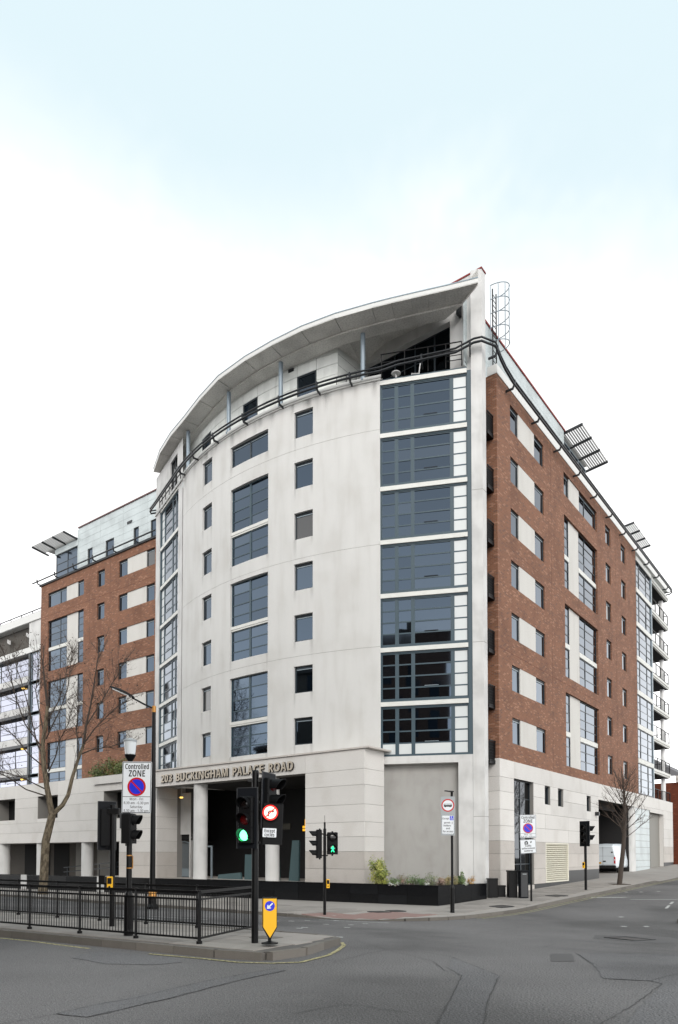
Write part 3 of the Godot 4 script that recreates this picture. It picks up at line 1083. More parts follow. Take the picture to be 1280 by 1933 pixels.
func pipes(t: Node3D) -> void:
	# twin rails that run right round the roof on cranked brackets
	var fr := Face.bow(BOW, 21.95)
	var bf := Face.between(Vector3(2.12, 0, -35.63), Vector3(6.62, 0, -34.6), Vector3.ZERO)
	var rw := Face.flat(Vector3(8.103, 0, -35.3), R, -L)
	var lw := Face.flat(Vector3(-14.257, 0, -53.8), L, -R)
	var ge := Face.between(Vector3(-10.24, 0, -45.15), Vector3(-12.45, 0, -48.8), Vector3(-20, 0, -40))
	var path := []
	path.append(ge.p(6.3, 26.75, -0.1)); path.append(ge.p(6.3, 26.6, 0.25)); path.append(ge.p(5.9, 26.55, 0.45))
	for s in [4.6, 3.2, 1.8]:
		path.append(ge.p(s, 26.5, 0.45))
	for a in spread(-58.5, -16.0, 2.0):
		path.append(fr.p(a, 26.52))
	for s in [1.0, 2.0, 3.0, 3.9]:
		path.append(bf.p(s, 26.74 + 0.06 * s, 0.3))
	path.append(bf.p(4.4, 27.15, 0.32)); path.append(bf.p(4.8, 27.28, 0.36)); path.append(bf.p(5.2, 27.28, 0.4)); path.append(rw.p(-1.15, 27.0, 0.5))
	path.append(rw.p(-0.6, 26.65, 0.5)); path.append(rw.p(0.0, 26.45, 0.5))
	for s in spread(1.0, 36.6, 4.0):
		path.append(rw.p(s, 26.3, 0.5))
	path.append(rw.p(37.6, 26.3, 0.48)); path.append(rw.p(37.95, 26.28, 0.2)); path.append(rw.p(37.9, 26.25, -0.3)); path.append(rw.p(37.0, 26.2, -0.6))
	var b := MB.new()
	b.tube(path, 0.06, 8)
	part("roof_rail", b, M.rail, t)
	var up := []
	for p in path:
		up.append(p + UP * 0.2)
	var c := MB.new()
	c.tube(up, 0.05, 8)
	part("roof_rail", c, M.rail, t)
	for a in [-20.3, -25.2, -31.5, -38.5, -45.6, -52.0, -57.6]:
		bracket(t, fr.p(a, 26.6), fr.out(a))
	bracket(t, bf.p(2.2, 26.95, 0.3), bf.n)
	bracket(t, bf.p(4.62, 27.2, 0.34), bf.n)
	bracket(t, rw.p(-0.95, 26.9, 0.5), rw.n)
	for k in 11:
		bracket(t, rw.p(1.15 + 3.48 * k, 26.35, 0.5), rw.n)
	var lp := MB.new()
	lp.tube([lw.p(-0.4, 26.72, 0.4), lw.p(8, 26.72, 0.4), lw.p(17.4, 26.72, 0.4)], 0.06, 8)
	part("roof_rail", lp, M.rail, t)
	for k in 6:
		bracket(t, lw.p(2.1 + 2.9 * k, 26.75, 0.4), lw.n)
	# terrace guard rails: on the bow and on the bay
	var gb := MB.new()
	for pr in [[0.0, 0.95], [0.0, 0.5]]:
		gb.tube([bf.p(0.05, 26.7 + pr[1], 0.05), bf.p(3.2, 26.7 + pr[1], 0.05), bf.p(4.2, 26.7 + pr[1] + 0.02, 0.05)], 0.03, 6)
	for s in [0.1, 1.3, 2.5, 3.4, 4.2]:
		gb.tube([bf.p(s, 26.4, 0.05), bf.p(s, 27.65, 0.05)], 0.03, 6)
	for y in [26.75, 27.0, 27.25]:
		gb.tube([bf.p(3.4, y, 0.05), bf.p(4.2, y, 0.05)], 0.02, 6)
	part("terrace_rail", gb, M.rail_dark, t)
	var g2 := MB.new()
	var ft := Face.bow(BOW, 21.2)
	g2.tube([ft.p(-23.0, 27.3), ft.p(-20.5, 27.3), ft.p(-16.5, 27.3)], 0.03, 6)
	for a in [-23.0, -21.5, -20.0, -18.0, -16.5]:
		g2.tube([ft.p(a, 26.5), ft.p(a, 27.3)], 0.022, 6)
	part("terrace_rail", g2, M.rail_dark, t)
	var g3 := MB.new()
	for y in [26.9, 27.4]:
		g3.tube([ge.p(0.3, y, 0.02), ge.p(5.0, y, 0.02)], 0.03, 6)
	for s in [0.4, 1.2, 2.0, 2.8, 3.6, 4.4, 5.0]:
		g3.tube([ge.p(s, 26.2, 0.02), ge.p(s, 27.4, 0.02)], 0.03, 6)
	part("terrace_rail", g3, M.rail_dark, t)
	# caged ladder at the start of the right wing's roof
	var la := MB.new()
	for s in [1.45, 1.9]:
		la.tube([rw.p(s, 26.5, -0.85), rw.p(s, 32.3, -0.85)], 0.035, 6)
	for k in 20:
		la.tube([rw.p(1.45, 26.7 + 0.28 * k, -0.85), rw.p(1.9, 26.7 + 0.28 * k, -0.85)], 0.018, 5)
	part("roof_ladder", la, M.rail_dark, t)
	var ca := MB.new()
	for k in 5:
		var y := 29.2 + 0.78 * k
		var pts := []
		for j in 13:
			var a := PI * j / 12.0
			pts.append(rw.p(1.68 - 0.5 * cos(a), y, -0.85 + 0.85 * sin(a)))
		ca.tube(pts, 0.022, 5)
	for j in 7:
		var a := PI * j / 6.0
		ca.tube([rw.p(1.68 - 0.5 * cos(a), 29.2, -0.85 + 0.85 * sin(a)), rw.p(1.68 - 0.5 * cos(a), 32.32, -0.85 + 0.85 * sin(a))], 0.02, 5)
	part("ladder_cage", ca, M.post_grey, t)

func big_opening(t: Node3D, f: Face, s: Array, y: float, opt: Dictionary) -> void:
	# tall opening over two floors: panes, a pale board, panes; s = [edge, board, board end, edge, mullion]
	var pb := MB.new()
	var lo: float = minf(s[1], s[2])
	var hi: float = maxf(s[1], s[2])
	fbox(pb, f, lo, hi, y, y + 4.6, -0.05, 0.07)
	part("board", pb, M.panel, t)
	for e in [[s[0], s[1]], [s[2], s[3]]]:
		var a: float = minf(e[0], e[1])
		var c: float = maxf(e[0], e[1])
		var cols := []
		if s[4] > a and s[4] < c:
			cols = [s[4]]
		window(t, f, a, c, y, y + 1.9, cols, [y + 0.66, y + 1.28], opt)
		window(t, f, a, c, y + 2.2, y + 4.6, cols, [y + 2.8, y + 3.4, y + 4.0], opt)
		var b := MB.new()
		fbox(b, f, a, c, y + 1.9, y + 2.2, -0.02, 0.10)
		part("band", b, M.band, t)

func right_wing(t: Node3D) -> void:
	var f := Face.flat(Vector3(8.103, 0, -35.3), R, -L)
	var holes := []
	for k in 7:
		var y := 7.55 + STOREY * k
		holes.append([1.68, 6.45, y, y + 1.38, 0.14])
		holes.append([18.45, 19.7, y - 0.05, y + 1.32, 0.16])
		holes.append([22.4, 23.65, y - 0.05, y + 1.32, 0.16])
	for y in [7.2, 12.78, 18.4]:
		holes.append([9.85, 16.5, y, y + 4.6, 0.22])
	holes.append([9.85, 16.5, 24.28, 25.72, 0.2])
	var grooves := MB.new()
	var b := MB.new()
	wall(b, f, 0.0, 26.6, 6.6, 26.5, holes)
	# end wall that faces the main road, and the top
	var e := Face.flat(Vector3(8.103, 0, -35.3), L, -R)
	wall(b, e, 0.0, 4.0, 6.6, 26.5)
	b.quad(f.p(26.6, 6.6), f.p(26.6, 26.5), f.p(26.6, 26.5, -0.6), f.p(26.6, 6.6, -0.6), f.p(26, 10, -0.3))
	b.quadn(f.p(0, 26.5), f.p(26.6, 26.5), f.p(26.6, 26.5, -2), f.p(0, 26.5, -2), UP)
	part("brick_wall", b, M.brick, t)
	for y in [12.3, 17.9, 23.5]:
		fbox(grooves, f, 0.0, 26.6, y - 0.008, y + 0.008, -0.01, 0.003)
	for s in [7.6, 17.4, 20.9]:
		fbox(grooves, f, s - 0.008, s + 0.008, 6.6, 26.5, -0.01, 0.004)
	part("joint", grooves, mat(Color(0.36, 0.25, 0.21), 0.9), t)
	for k in 7:
		var y := 7.55 + STOREY * k
		var g := f.shifted(-0.13)
		window(t, g, 1.68, 2.78, y, y + 1.38, [], [], {"vent": true})
		window(t, g, 5.03, 6.45, y, y + 1.38, [], [], {"vent": true})
		var pb := MB.new()
		fbox(pb, g, 2.78, 5.03, y, y + 1.38, -0.02, 0.12)
		part("board", pb, M.panel, t)
		for s in [18.45, 22.4]:
			window(t, f.shifted(-0.15), s, s + 1.25, y - 0.05, y + 1.32, [], [], {"vent": true})
	for y in [7.2, 12.78, 18.4]:
		big_opening(t, f.shifted(-0.2), [9.85, 10.98, 12.88, 16.5, 14.12], y, {})
	var g2 := f.shifted(-0.18)
	window(t, g2, 9.85, 10.95, 24.28, 25.72, [], [], {"vent": true})
	window(t, g2, 12.88, 16.5, 24.28, 25.72, [14.12], [], {"vent": true})
	var tb := MB.new()
	fbox(tb, g2, 10.95, 12.88, 24.28, 25.72, -0.02, 0.12)
	part("board", tb, M.panel, t)
	# parapet strip and the metal storey behind it
	var ps := MB.new()
	fbox(ps, f, -0.02, 38.0, 26.502, 26.98, -0.5, 0.03)
	part("parapet", ps, M.fascia, t)
	var top := f.shifted(-1.05)
	var cb := MB.new()
	wall(cb, top, -1.6, 13.0, 26.5, 30.2)
	cb.quad(top.p(13.0, 26.5), top.p(13.0, 30.2), top.p(13.0, 30.2, -4), top.p(13.0, 26.5, -4), top.p(9, 28, -1))
	part("roof_storey", cb, M.clad, t)
	for j in 5:
		for i in 4:
			var pb := MB.new()
			fbox(pb, top, -1.6 + 3.64 * i + 0.01, 2.04 + 3.64 * i - 0.01, 26.7 + 0.7 * j + 0.008, 27.4 + 0.7 * j - 0.008, 0.0, 0.02)
			part("cladding_panel", pb, M.clad, t)
	var rt := MB.new()
	fbox(rt, top, -1.6, 13.1, 30.203, 30.3, -1.0, 0.08)
	part("roof_trim", rt, M.red_trim, t)
	# two glazed roof pavilions with slatted sunshades
	for s in [13.2, 29.8]:
		var d := -1.3 if s < 20.0 else -2.3
		var g := f.shifted(d)
		window(t, g, s, s + 4.9, 26.6, 29.9, [s + 1.6, s + 3.3], [27.7, 28.8], {"frame": M.frame_pale})
		sunshade(t, g, s, s + 5.6, 30.2, 1.35)
	# glazed strip at the far end
	var gl := f.shifted(-0.05)
	for k in 7:
		var y0 := 6.65 if k == 0 else 6.72 + STOREY * k
		var y1 := 9.15 + STOREY * k
		if k == 6:
			y1 = 25.75
		window(t, gl, 26.62, 31.6, y0, y1, [27.6, 29.9], [lerpf(y0, y1, 0.26), lerpf(y0, y1, 0.5), lerpf(y0, y1, 0.75)], {"joined": true, "frame": M.frame, "mw": 0.09, "glass": M.glass})
		var b2 := MB.new()
		fbox(b2, gl, 26.62, 31.6, y1, y1 + 0.37, -0.1, 0.11)
		part("band", b2, M.band, t)
	var em := MB.new()
	fbox(em, f, 31.5, 31.72, 6.6, 26.0, -0.3, 0.05)
	part("bay_frame", em, M.frame_pale, t)
	# stacked balconies beyond it
	var back := MB.new()
	wall(back, f.shifted(-1.2), 31.6, 36.4, 6.2, 26.2)
	part("balcony_back_wall", back, mat(Color(0.22, 0.19, 0.17), 0.8), t)
	for k in 8:
		var y := 6.05 + STOREY * k
		var sb := MB.new()
		fbox(sb, f, 31.73, 38.2, y, y + 0.14, -1.6, -0.04)
		fbox(sb, f, 31.73, 38.2, y + 0.141, y + 0.36, -1.6, 0.02)
		part("balcony_slab", sb, M.band, t)
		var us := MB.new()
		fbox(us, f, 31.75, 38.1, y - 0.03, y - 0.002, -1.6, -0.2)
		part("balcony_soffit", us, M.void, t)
		if k < 7:
			var rb := MB.new()
			var yy := y + 0.36
			rb.bar(f.p(31.75, yy + 1.05, -0.05), f.p(38.0, yy + 1.05, -0.05), 0.06, 0.05)
			rb.bar(f.p(38.0, yy + 1.05, -0.05), f.p(38.1, yy + 1.05, -1.5), 0.06, 0.05)
			rb.bar(f.p(31.75, yy + 0.12, -0.05), f.p(38.0, yy + 0.12, -0.05), 0.04, 0.04)
			for s in [31.8, 33.3, 34.9, 36.4, 38.0]:
				rb.bar(f.p(s, yy, -0.05), f.p(s, yy + 1.05, -0.05), 0.07, 0.07)
			for j in 18:
				rb.tube([f.p(31.95 + 0.34 * j, yy + 0.12, -0.05), f.p(31.95 + 0.34 * j, yy + 1.03, -0.05)], 0.012, 5, false)
			part("balcony_rail", rb, M.rail_dark, t)
	var co := MB.new()
	co.tube([f.p(37.5, 6.3, -0.5), f.p(37.5, 26.0, -0.5)], 0.2, 16)
	part("balcony_column", co, M.white_paint, t)
	# recessed balconies in the slot between pier and brick corner
	var slot := MB.new()
	slot.quad(f.p(-0.7, -1, -1.7), f.p(0.3, -1, -1.7), f.p(0.3, 26.5, -1.7), f.p(-0.7, 26.5, -1.7), f.p(0, 10, -4))
	part("slot_wall", slot, M.brick, t)
	var pf := Face.between(Vector3(2.12, 0, -35.63), Vector3(6.62, 0, -34.6), Vector3.ZERO)
	var pb2 := MB.new()
	var pc := pf.p(5.2, 0)
	pb2.quad(pc + R * 0.42 + UP * -1, pc + R * 0.42 + UP * 31.3, pc + R * 0.42 + L * 4 + UP * 31.3, pc + R * 0.42 + L * 4 + UP * -1, pc)
	part("pier_back", pb2, M.render_plain, t)
	for k in 7:
		var y := 6.3 + STOREY * k
		var rb := MB.new()
		fbox(rb, f, -0.72, -0.01, y, y + 0.12, -1.6, -0.18)
		rb.bar(f.p(-0.73, y + 1.15, -0.2), f.p(-0.01, y + 1.15, -0.2), 0.05, 0.05)
		rb.bar(f.p(-0.73, y + 0.16, -0.2), f.p(-0.01, y + 0.16, -0.2), 0.05, 0.05)
		for j in 9:
			rb.bar(f.p(-0.72 + 0.087 * j, y + 0.16, -0.2), f.p(-0.72 + 0.087 * j, y + 1.15, -0.2), 0.02, 0.02)
		for j in 6:
			rb.bar(f.p(-0.73, y + 0.3 + 0.14 * j, -0.2), f.p(-0.01, y + 0.3 + 0.14 * j, -0.2), 0.012, 0.012)
		var mesh_sheet := MB.new()
		part("slot_balcony", rb, M.rail_dark, t)
		fbox(mesh_sheet, f, -0.73, -0.02, y + 0.18, y + 1.1, -0.25, -0.24)
		part("slot_balcony_panel", mesh_sheet, mat(Color(0.085, 0.055, 0.052), 0.8), t)
	right_base(t, f)

func sunshade(t: Node3D, f: Face, s0: float, s1: float, y: float, reach: float) -> void:
	var slats := MB.new()
	var up := 0.2
	for k in 9:
		var o := 0.15 + (reach - 0.15) * k / 8.0
		var sb := MB.new()
		sb.box(f.p((s0 + s1) / 2, y + up * o / reach, o), f.d * (s1 - s0) / 2, (f.n * 0.8 + UP * 0.6).normalized() * 0.045, (UP * 0.8 - f.n * 0.6).normalized() * 0.012)
		part("sunshade_slat", sb, M.fascia, t)
	for s in [s0, lerpf(s0, s1, 0.34), lerpf(s0, s1, 0.67), s1]:
		slats.bar(f.p(s, y - 0.09, -0.3), f.p(s, y + up - 0.06, reach + 0.1), 0.09, 0.16)
	part("sunshade_frame", slats, M.rail, t)
	var lid := MB.new()
	fbox(lid, f, s0, s1 - 0.6, y - 0.05, y + 0.12, -2.5, 0.12)
	part("pavilion_roof", lid, M.fascia, t)

func right_base(t: Node3D, f: Face) -> void:
	var holes := [[1.73, 4.42, 0.05, 5.72, 0.3], [6.07, 6.98, 4.6, 5.66, 0.2], [8.2, 9.15, 4.6, 5.66, 0.2], [13.5, 14.4, 4.57, 5.6, 0.2], [6.13, 9.95, 0.1, 2.41, 0.12], [16.0, 25.4, -0.9, 5.5, 0.05], [30.1, 34.9, -0.9, 5.3, 0.38], [25.4, 30.1, -0.9, 5.45, 0.12]]
	var back := MB.new()
	wall(back, f, -0.0, 38.6, -1.0, 6.59, holes)
	var e := Face.flat(f.p(0, 0), L, -R)
	wall(back, e, 0.0, 4.0, -1.0, 6.59)
	part("base_wall", back, M.joint, t)
	var rows := [-0.9, 0.08, 0.93, 1.76, 2.42, 3.19, 4.02, 4.94, 5.68, 6.6]
	var cut := func(j: int) -> Array:
		if j >= rows.size() - 2:
			return [6.08, 13.4, 16.0, 20.6, 25.4, 30.1, 34.9]
		return [1.73, 4.42, 6.1, 9.95, 16.0, 25.4, 30.1, 34.9]
	facing(t, f, 0.0, 38.6, rows, cut, holes + [[9.97, 16.0, -2.0, 0.74, 0.0], [4.42, 9.97, -2.0, 0.08, 0.0], [34.9, 38.7, -2.0, 1.0, 0.0]], 2.6)
	facing(t, e, -0.04, 1.7, rows, func(_j: int) -> Array: return [], [], 2.6)
	for pe in [[9.98, 15.99, 0.735], [4.43, 9.97, 0.08], [34.91, 38.6, 0.99]]:
		var pl := MB.new()
		fbox(pl, f, pe[0], pe[1], -1.0, pe[2], 0.0, 0.03)
		part("plinth", pl, M.plinth, t)
	window(t, f.shifted(-0.25), 1.73, 4.42, 0.05, 5.72, [3.1], [1.2, 2.0, 2.9, 3.8, 4.75], {"glass": M.glass_dark, "mw": 0.09})
	for h in [holes[1], holes[2], holes[3]]:
		window(t, f.shifted(-0.17), h[0], h[1], h[2], h[3], [], [], {})
	# louvred plant room door
	var lf := MB.new()
	var lfm := f.shifted(-0.1)
	fbox(lf, lfm, 6.13, 6.23, 0.1, 2.41, 0.0, 0.14)
	fbox(lf, lfm, 9.85, 9.95, 0.1, 2.41, 0.0, 0.14)
	fbox(lf, lfm, 6.23, 9.85, 0.1, 0.18, 0.0, 0.139)
	fbox(lf, lfm, 6.23, 9.85, 2.33, 2.41, 0.0, 0.139)
	fbox(lf, lfm, 6.13, 9.95, 0.1, 2.41, -0.08, -0.04)
	var lo := part("louvre", lf, M.louvre, t)
	for k in 18:
		var sb := MB.new()
		var y := 0.24 + 0.119 * k
		sb.hexa([lfm.p(6.23, y, 0.12), lfm.p(9.85, y, 0.12), lfm.p(9.85, y + 0.085, 0.0), lfm.p(6.23, y + 0.085, 0.0), lfm.p(6.23, y + 0.02, 0.13), lfm.p(9.85, y + 0.02, 0.13), lfm.p(9.85, y + 0.105, 0.01), lfm.p(6.23, y + 0.105, 0.01)])
		part("slat", sb, M.louvre, lo)
	# wall lamp
	var wl := MB.new()
	fbox(wl, f, 15.2, 15.4, 4.35, 4.6, 0.04, 0.3)
	part("wall_lamp", wl, M.rail, t)
	# garage: a dark room behind a wide opening with a rounded jamb
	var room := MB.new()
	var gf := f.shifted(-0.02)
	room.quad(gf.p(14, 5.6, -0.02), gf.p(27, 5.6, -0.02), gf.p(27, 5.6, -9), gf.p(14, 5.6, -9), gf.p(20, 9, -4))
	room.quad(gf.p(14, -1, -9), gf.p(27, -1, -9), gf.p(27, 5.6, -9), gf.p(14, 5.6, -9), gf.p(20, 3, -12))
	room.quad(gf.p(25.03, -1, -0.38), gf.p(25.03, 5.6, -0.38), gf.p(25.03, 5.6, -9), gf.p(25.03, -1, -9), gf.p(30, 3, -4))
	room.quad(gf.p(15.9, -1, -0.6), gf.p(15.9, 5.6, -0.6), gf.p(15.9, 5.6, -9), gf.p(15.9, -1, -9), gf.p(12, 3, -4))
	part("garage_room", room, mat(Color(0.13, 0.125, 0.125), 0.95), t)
	var bj := MB.new()
	for k in 4:
		fbox(bj, f, 16.0, 25.0, 5.15, 5.58, -1.6 - 1.8 * k, -1.4 - 1.8 * k)
	part("garage_beam", bj, mat(Color(0.25, 0.24, 0.235), 0.9), t)
	var rj := MB.new()
	for i in 10:
		var a := PI / 2 * i / 10.0
		var c := PI / 2 * (i + 1) / 10.0
		var pa := Vector2(25.43 - 0.4 * sin(a), -0.4 + 0.4 * cos(a))
		var pc := Vector2(25.43 - 0.4 * sin(c), -0.4 + 0.4 * cos(c))
		var na := (f.n * cos(a) - f.d * sin(a))
		var nc := (f.n * cos(c) - f.d * sin(c))
		rj.smooth(f.p(pa.x, -0.9, pa.y + 0.03), f.p(pc.x, -0.9, pc.y + 0.03), f.p(pc.x, 5.52, pc.y + 0.03), f.p(pa.x, 5.52, pa.y + 0.03), na, nc, nc, na, [Vector2(1.6 * a, 0.9), Vector2(1.6 * c, 0.9), Vector2(1.6 * c, -5.5), Vector2(1.6 * a, -5.5)])
	part("rounded_jamb", rj, M.render_plain, t)
	# metal clad panel wall and roller door
	for k in 11:
		var pb := MB.new()
		fbox(pb, f, 25.42, 30.08, -0.35 + 0.53 * k + 0.012, 0.18 + 0.53 * k - 0.012, -0.1, -0.02)
		part("cladding_panel", pb, M.clad, t)
	var pj := MB.new()
	fbox(pj, f, 25.41, 30.09, -0.8, 5.46, -0.14, -0.06)
	part("cladding_back", pj, M.joint, t)
	var ds := MB.new()
	for k in 22:
		fbox(ds, f.shifted(-0.36), 30.1, 34.9, -0.5 + 0.27 * k + 0.006, -0.23 + 0.27 * k, 0.0, 0.03)
	fbox(ds, f.shifted(-0.36), 30.1, 34.9, -0.5, 5.4, -0.05, 0.015)
	part("roller_door", ds, M.shutter, t)
	var col := MB.new()
	wall(col, Face.flat(f.p(34.9, 0), -f.n, -R), 0.0, 0.37, -0.9, 5.3, [], 0.003)
	part("door_jamb", col, M.stone[1], t)
	var endw := MB.new()
	endw.quad(f.p(38.6, -1), f.p(38.6, 6.6), f.p(38.6, 6.6, -8), f.p(38.6, -1, -8), f.p(37, 2, -2))
	endw.quad(f.p(26.6, 6.6, 0.04), f.p(38.6, 6.6, 0.04), f.p(38.6, 6.6, -2), f.p(26.6, 6.6, -2), f.p(30, 5, -1))
	part("end_wall", endw, M.stone[0], t)

func left_wing(t: Node3D) -> void:
	var f := Face.flat(Vector3(-14.257, 0, -53.8), L, -R)
	var holes := []
	for k in 7:
		var y := 7.55 + STOREY * k
		holes.append([0.1, 4.75, y, y + 1.34, 0.2])
		holes.append([6.68, 7.75, y - 0.1, y + 1.28, 0.22])
	for k in 3:
		holes.append([9.7, 15.35, [7.2, 12.75, 18.28][k], [11.8, 17.35, 22.88][k], 0.22])
	holes.append([9.7, 15.4, 24.12, 25.46, 0.2])
	var b := MB.new()
	wall(b, f, -4.0, 16.55, 5.6, 26.35, holes)
	b.quad(f.p(16.55, 5.6), f.p(16.55, 26.35), f.p(16.55, 26.35, -6), f.p(16.55, 5.6, -6), f.p(12, 9, -3))
	part("brick_wall", b, M.brick, t)
	var gr := MB.new()
	for y in [12.2, 17.8, 23.4]:
		fbox(gr, f, 0.0, 16.5, y - 0.01, y + 0.01, -0.01, 0.003)
	for s in [5.9, 8.8]:
		fbox(gr, f, s - 0.01, s + 0.01, 6.6, 26.3, -0.01, 0.004)
	part("joint", gr, mat(Color(0.36, 0.25, 0.21), 0.9), t)
	for k in 7:
		var y := 7.55 + STOREY * k
		var g := f.shifted(-0.18)
		window(t, g, 0.1, 1.19, y, y + 1.34, [], [], {"vent": true})
		window(t, g, 3.64, 4.75, y, y + 1.34, [], [], {"vent": true})
		var pb := MB.new()
		fbox(pb, g, 1.19, 3.64, y, y + 1.34, -0.02, 0.12)
		part("board", pb, M.panel, t)
		window(t, f.shifted(-0.2), 6.68, 7.75, y - 0.1, y + 1.28, [], [], {"vent": true})
	for y in [7.2, 12.75, 18.28]:
		big_opening(t, f.shifted(-0.2), [9.7, 10.72, 12.42, 15.35, 13.5], y, {})
	var g2 := f.shifted(-0.18)
	window(t, g2, 9.7, 10.7, 24.12, 25.46, [], [], {"vent": true})
	window(t, g2, 12.42, 15.4, 24.12, 25.46, [13.5], [], {"vent": true})
	var tb := MB.new()
	fbox(tb, g2, 10.7, 12.42, 24.12, 25.46, -0.02, 0.12)
	part("board", tb, M.panel, t)
	var ps := MB.new()
	fbox(ps, f, -4.0, 16.7, 26.352, 26.52, -0.6, 0.12)
	part("parapet", ps, M.rail, t)
	# metal roof storey with small windows, then a glazed corner under a slatted sunshade
	var top := f.shifted(-1.2)
	var wins := [[10.3, 11.06], [7.16, 8.36], [3.76, 4.46], [0.9, 2.2]]
	var wh := []
	for w in wins:
		wh.append([w[0], w[1], 27.3, 28.83, 0.15])
	var cb := MB.new()
	wall(cb, top, -4.0, 12.45, 26.4, 31.1, wh, -0.02)
	part("roof_storey", cb, M.joint, t)
	for j in 8:
		for i in 5:
			var a := -4.0 + 3.29 * i
			var y0 := 26.4 + 0.588 * j
			for piece in cut_round([a + 0.01, a + 3.28, y0 + 0.008, y0 + 0.58], wh):
				var pb := MB.new()
				fbox(pb, top, piece[0], piece[1], piece[2], piece[3], -0.02, 0.012)
				part("cladding_panel", pb, M.clad, t)
	for w in wins:
		window(t, top.shifted(-0.13), w[0], w[1], 27.3, 28.83, [], [], {"fw": 0.08})
	var vg := MB.new()
	fbox(vg, top, 4.65, 5.3, 29.4, 29.6, 0.0, 0.06)
	part("vent_grille", vg, M.rail, t)
	var rt := MB.new()
	fbox(rt, top, -4.0, 12.5, 31.103, 31.2, -3.0, 0.1)
	part("roof_trim", rt, mat(Color(0.42, 0.30, 0.30), 0.6), t)
	window(t, top.shifted(-0.1), 12.6, 16.2, 26.5, 29.6, [14.3], [27.2, 27.95, 28.7], {"frame": M.frame, "glass": M.glass})
	var se := MB.new()
	fbox(se, top, 12.46, 12.6, 26.4, 31.0, -3.0, 0.03)
	fbox(se, top, 12.6, 16.3, 29.61, 30.2, -3.0, 0.03)
	part("corner_frame", se, M.clad, t)
	sunshade(t, top, 12.7, 17.95, 30.25, 1.3)

func cut_round(c0: Array, holes: Array) -> Array:
	var cells := [c0]
	for h in holes:
		var next := []
		for c in cells:
			if h[0] >= c[1] or h[1] <= c[0] or h[2] >= c[3] or h[3] <= c[2]:
				next.append(c)
				continue
			if h[0] > c[0]: next.append([c[0], h[0], c[2], c[3]])
			if h[1] < c[1]: next.append([h[1], c[1], c[2], c[3]])
			if h[2] > c[2]: next.append([maxf(c[0], h[0]), minf(c[1], h[1]), c[2], h[2]])
			if h[3] < c[3]: next.append([maxf(c[0], h[0]), minf(c[1], h[1]), h[3], c[3]])
		cells = next
	return cells

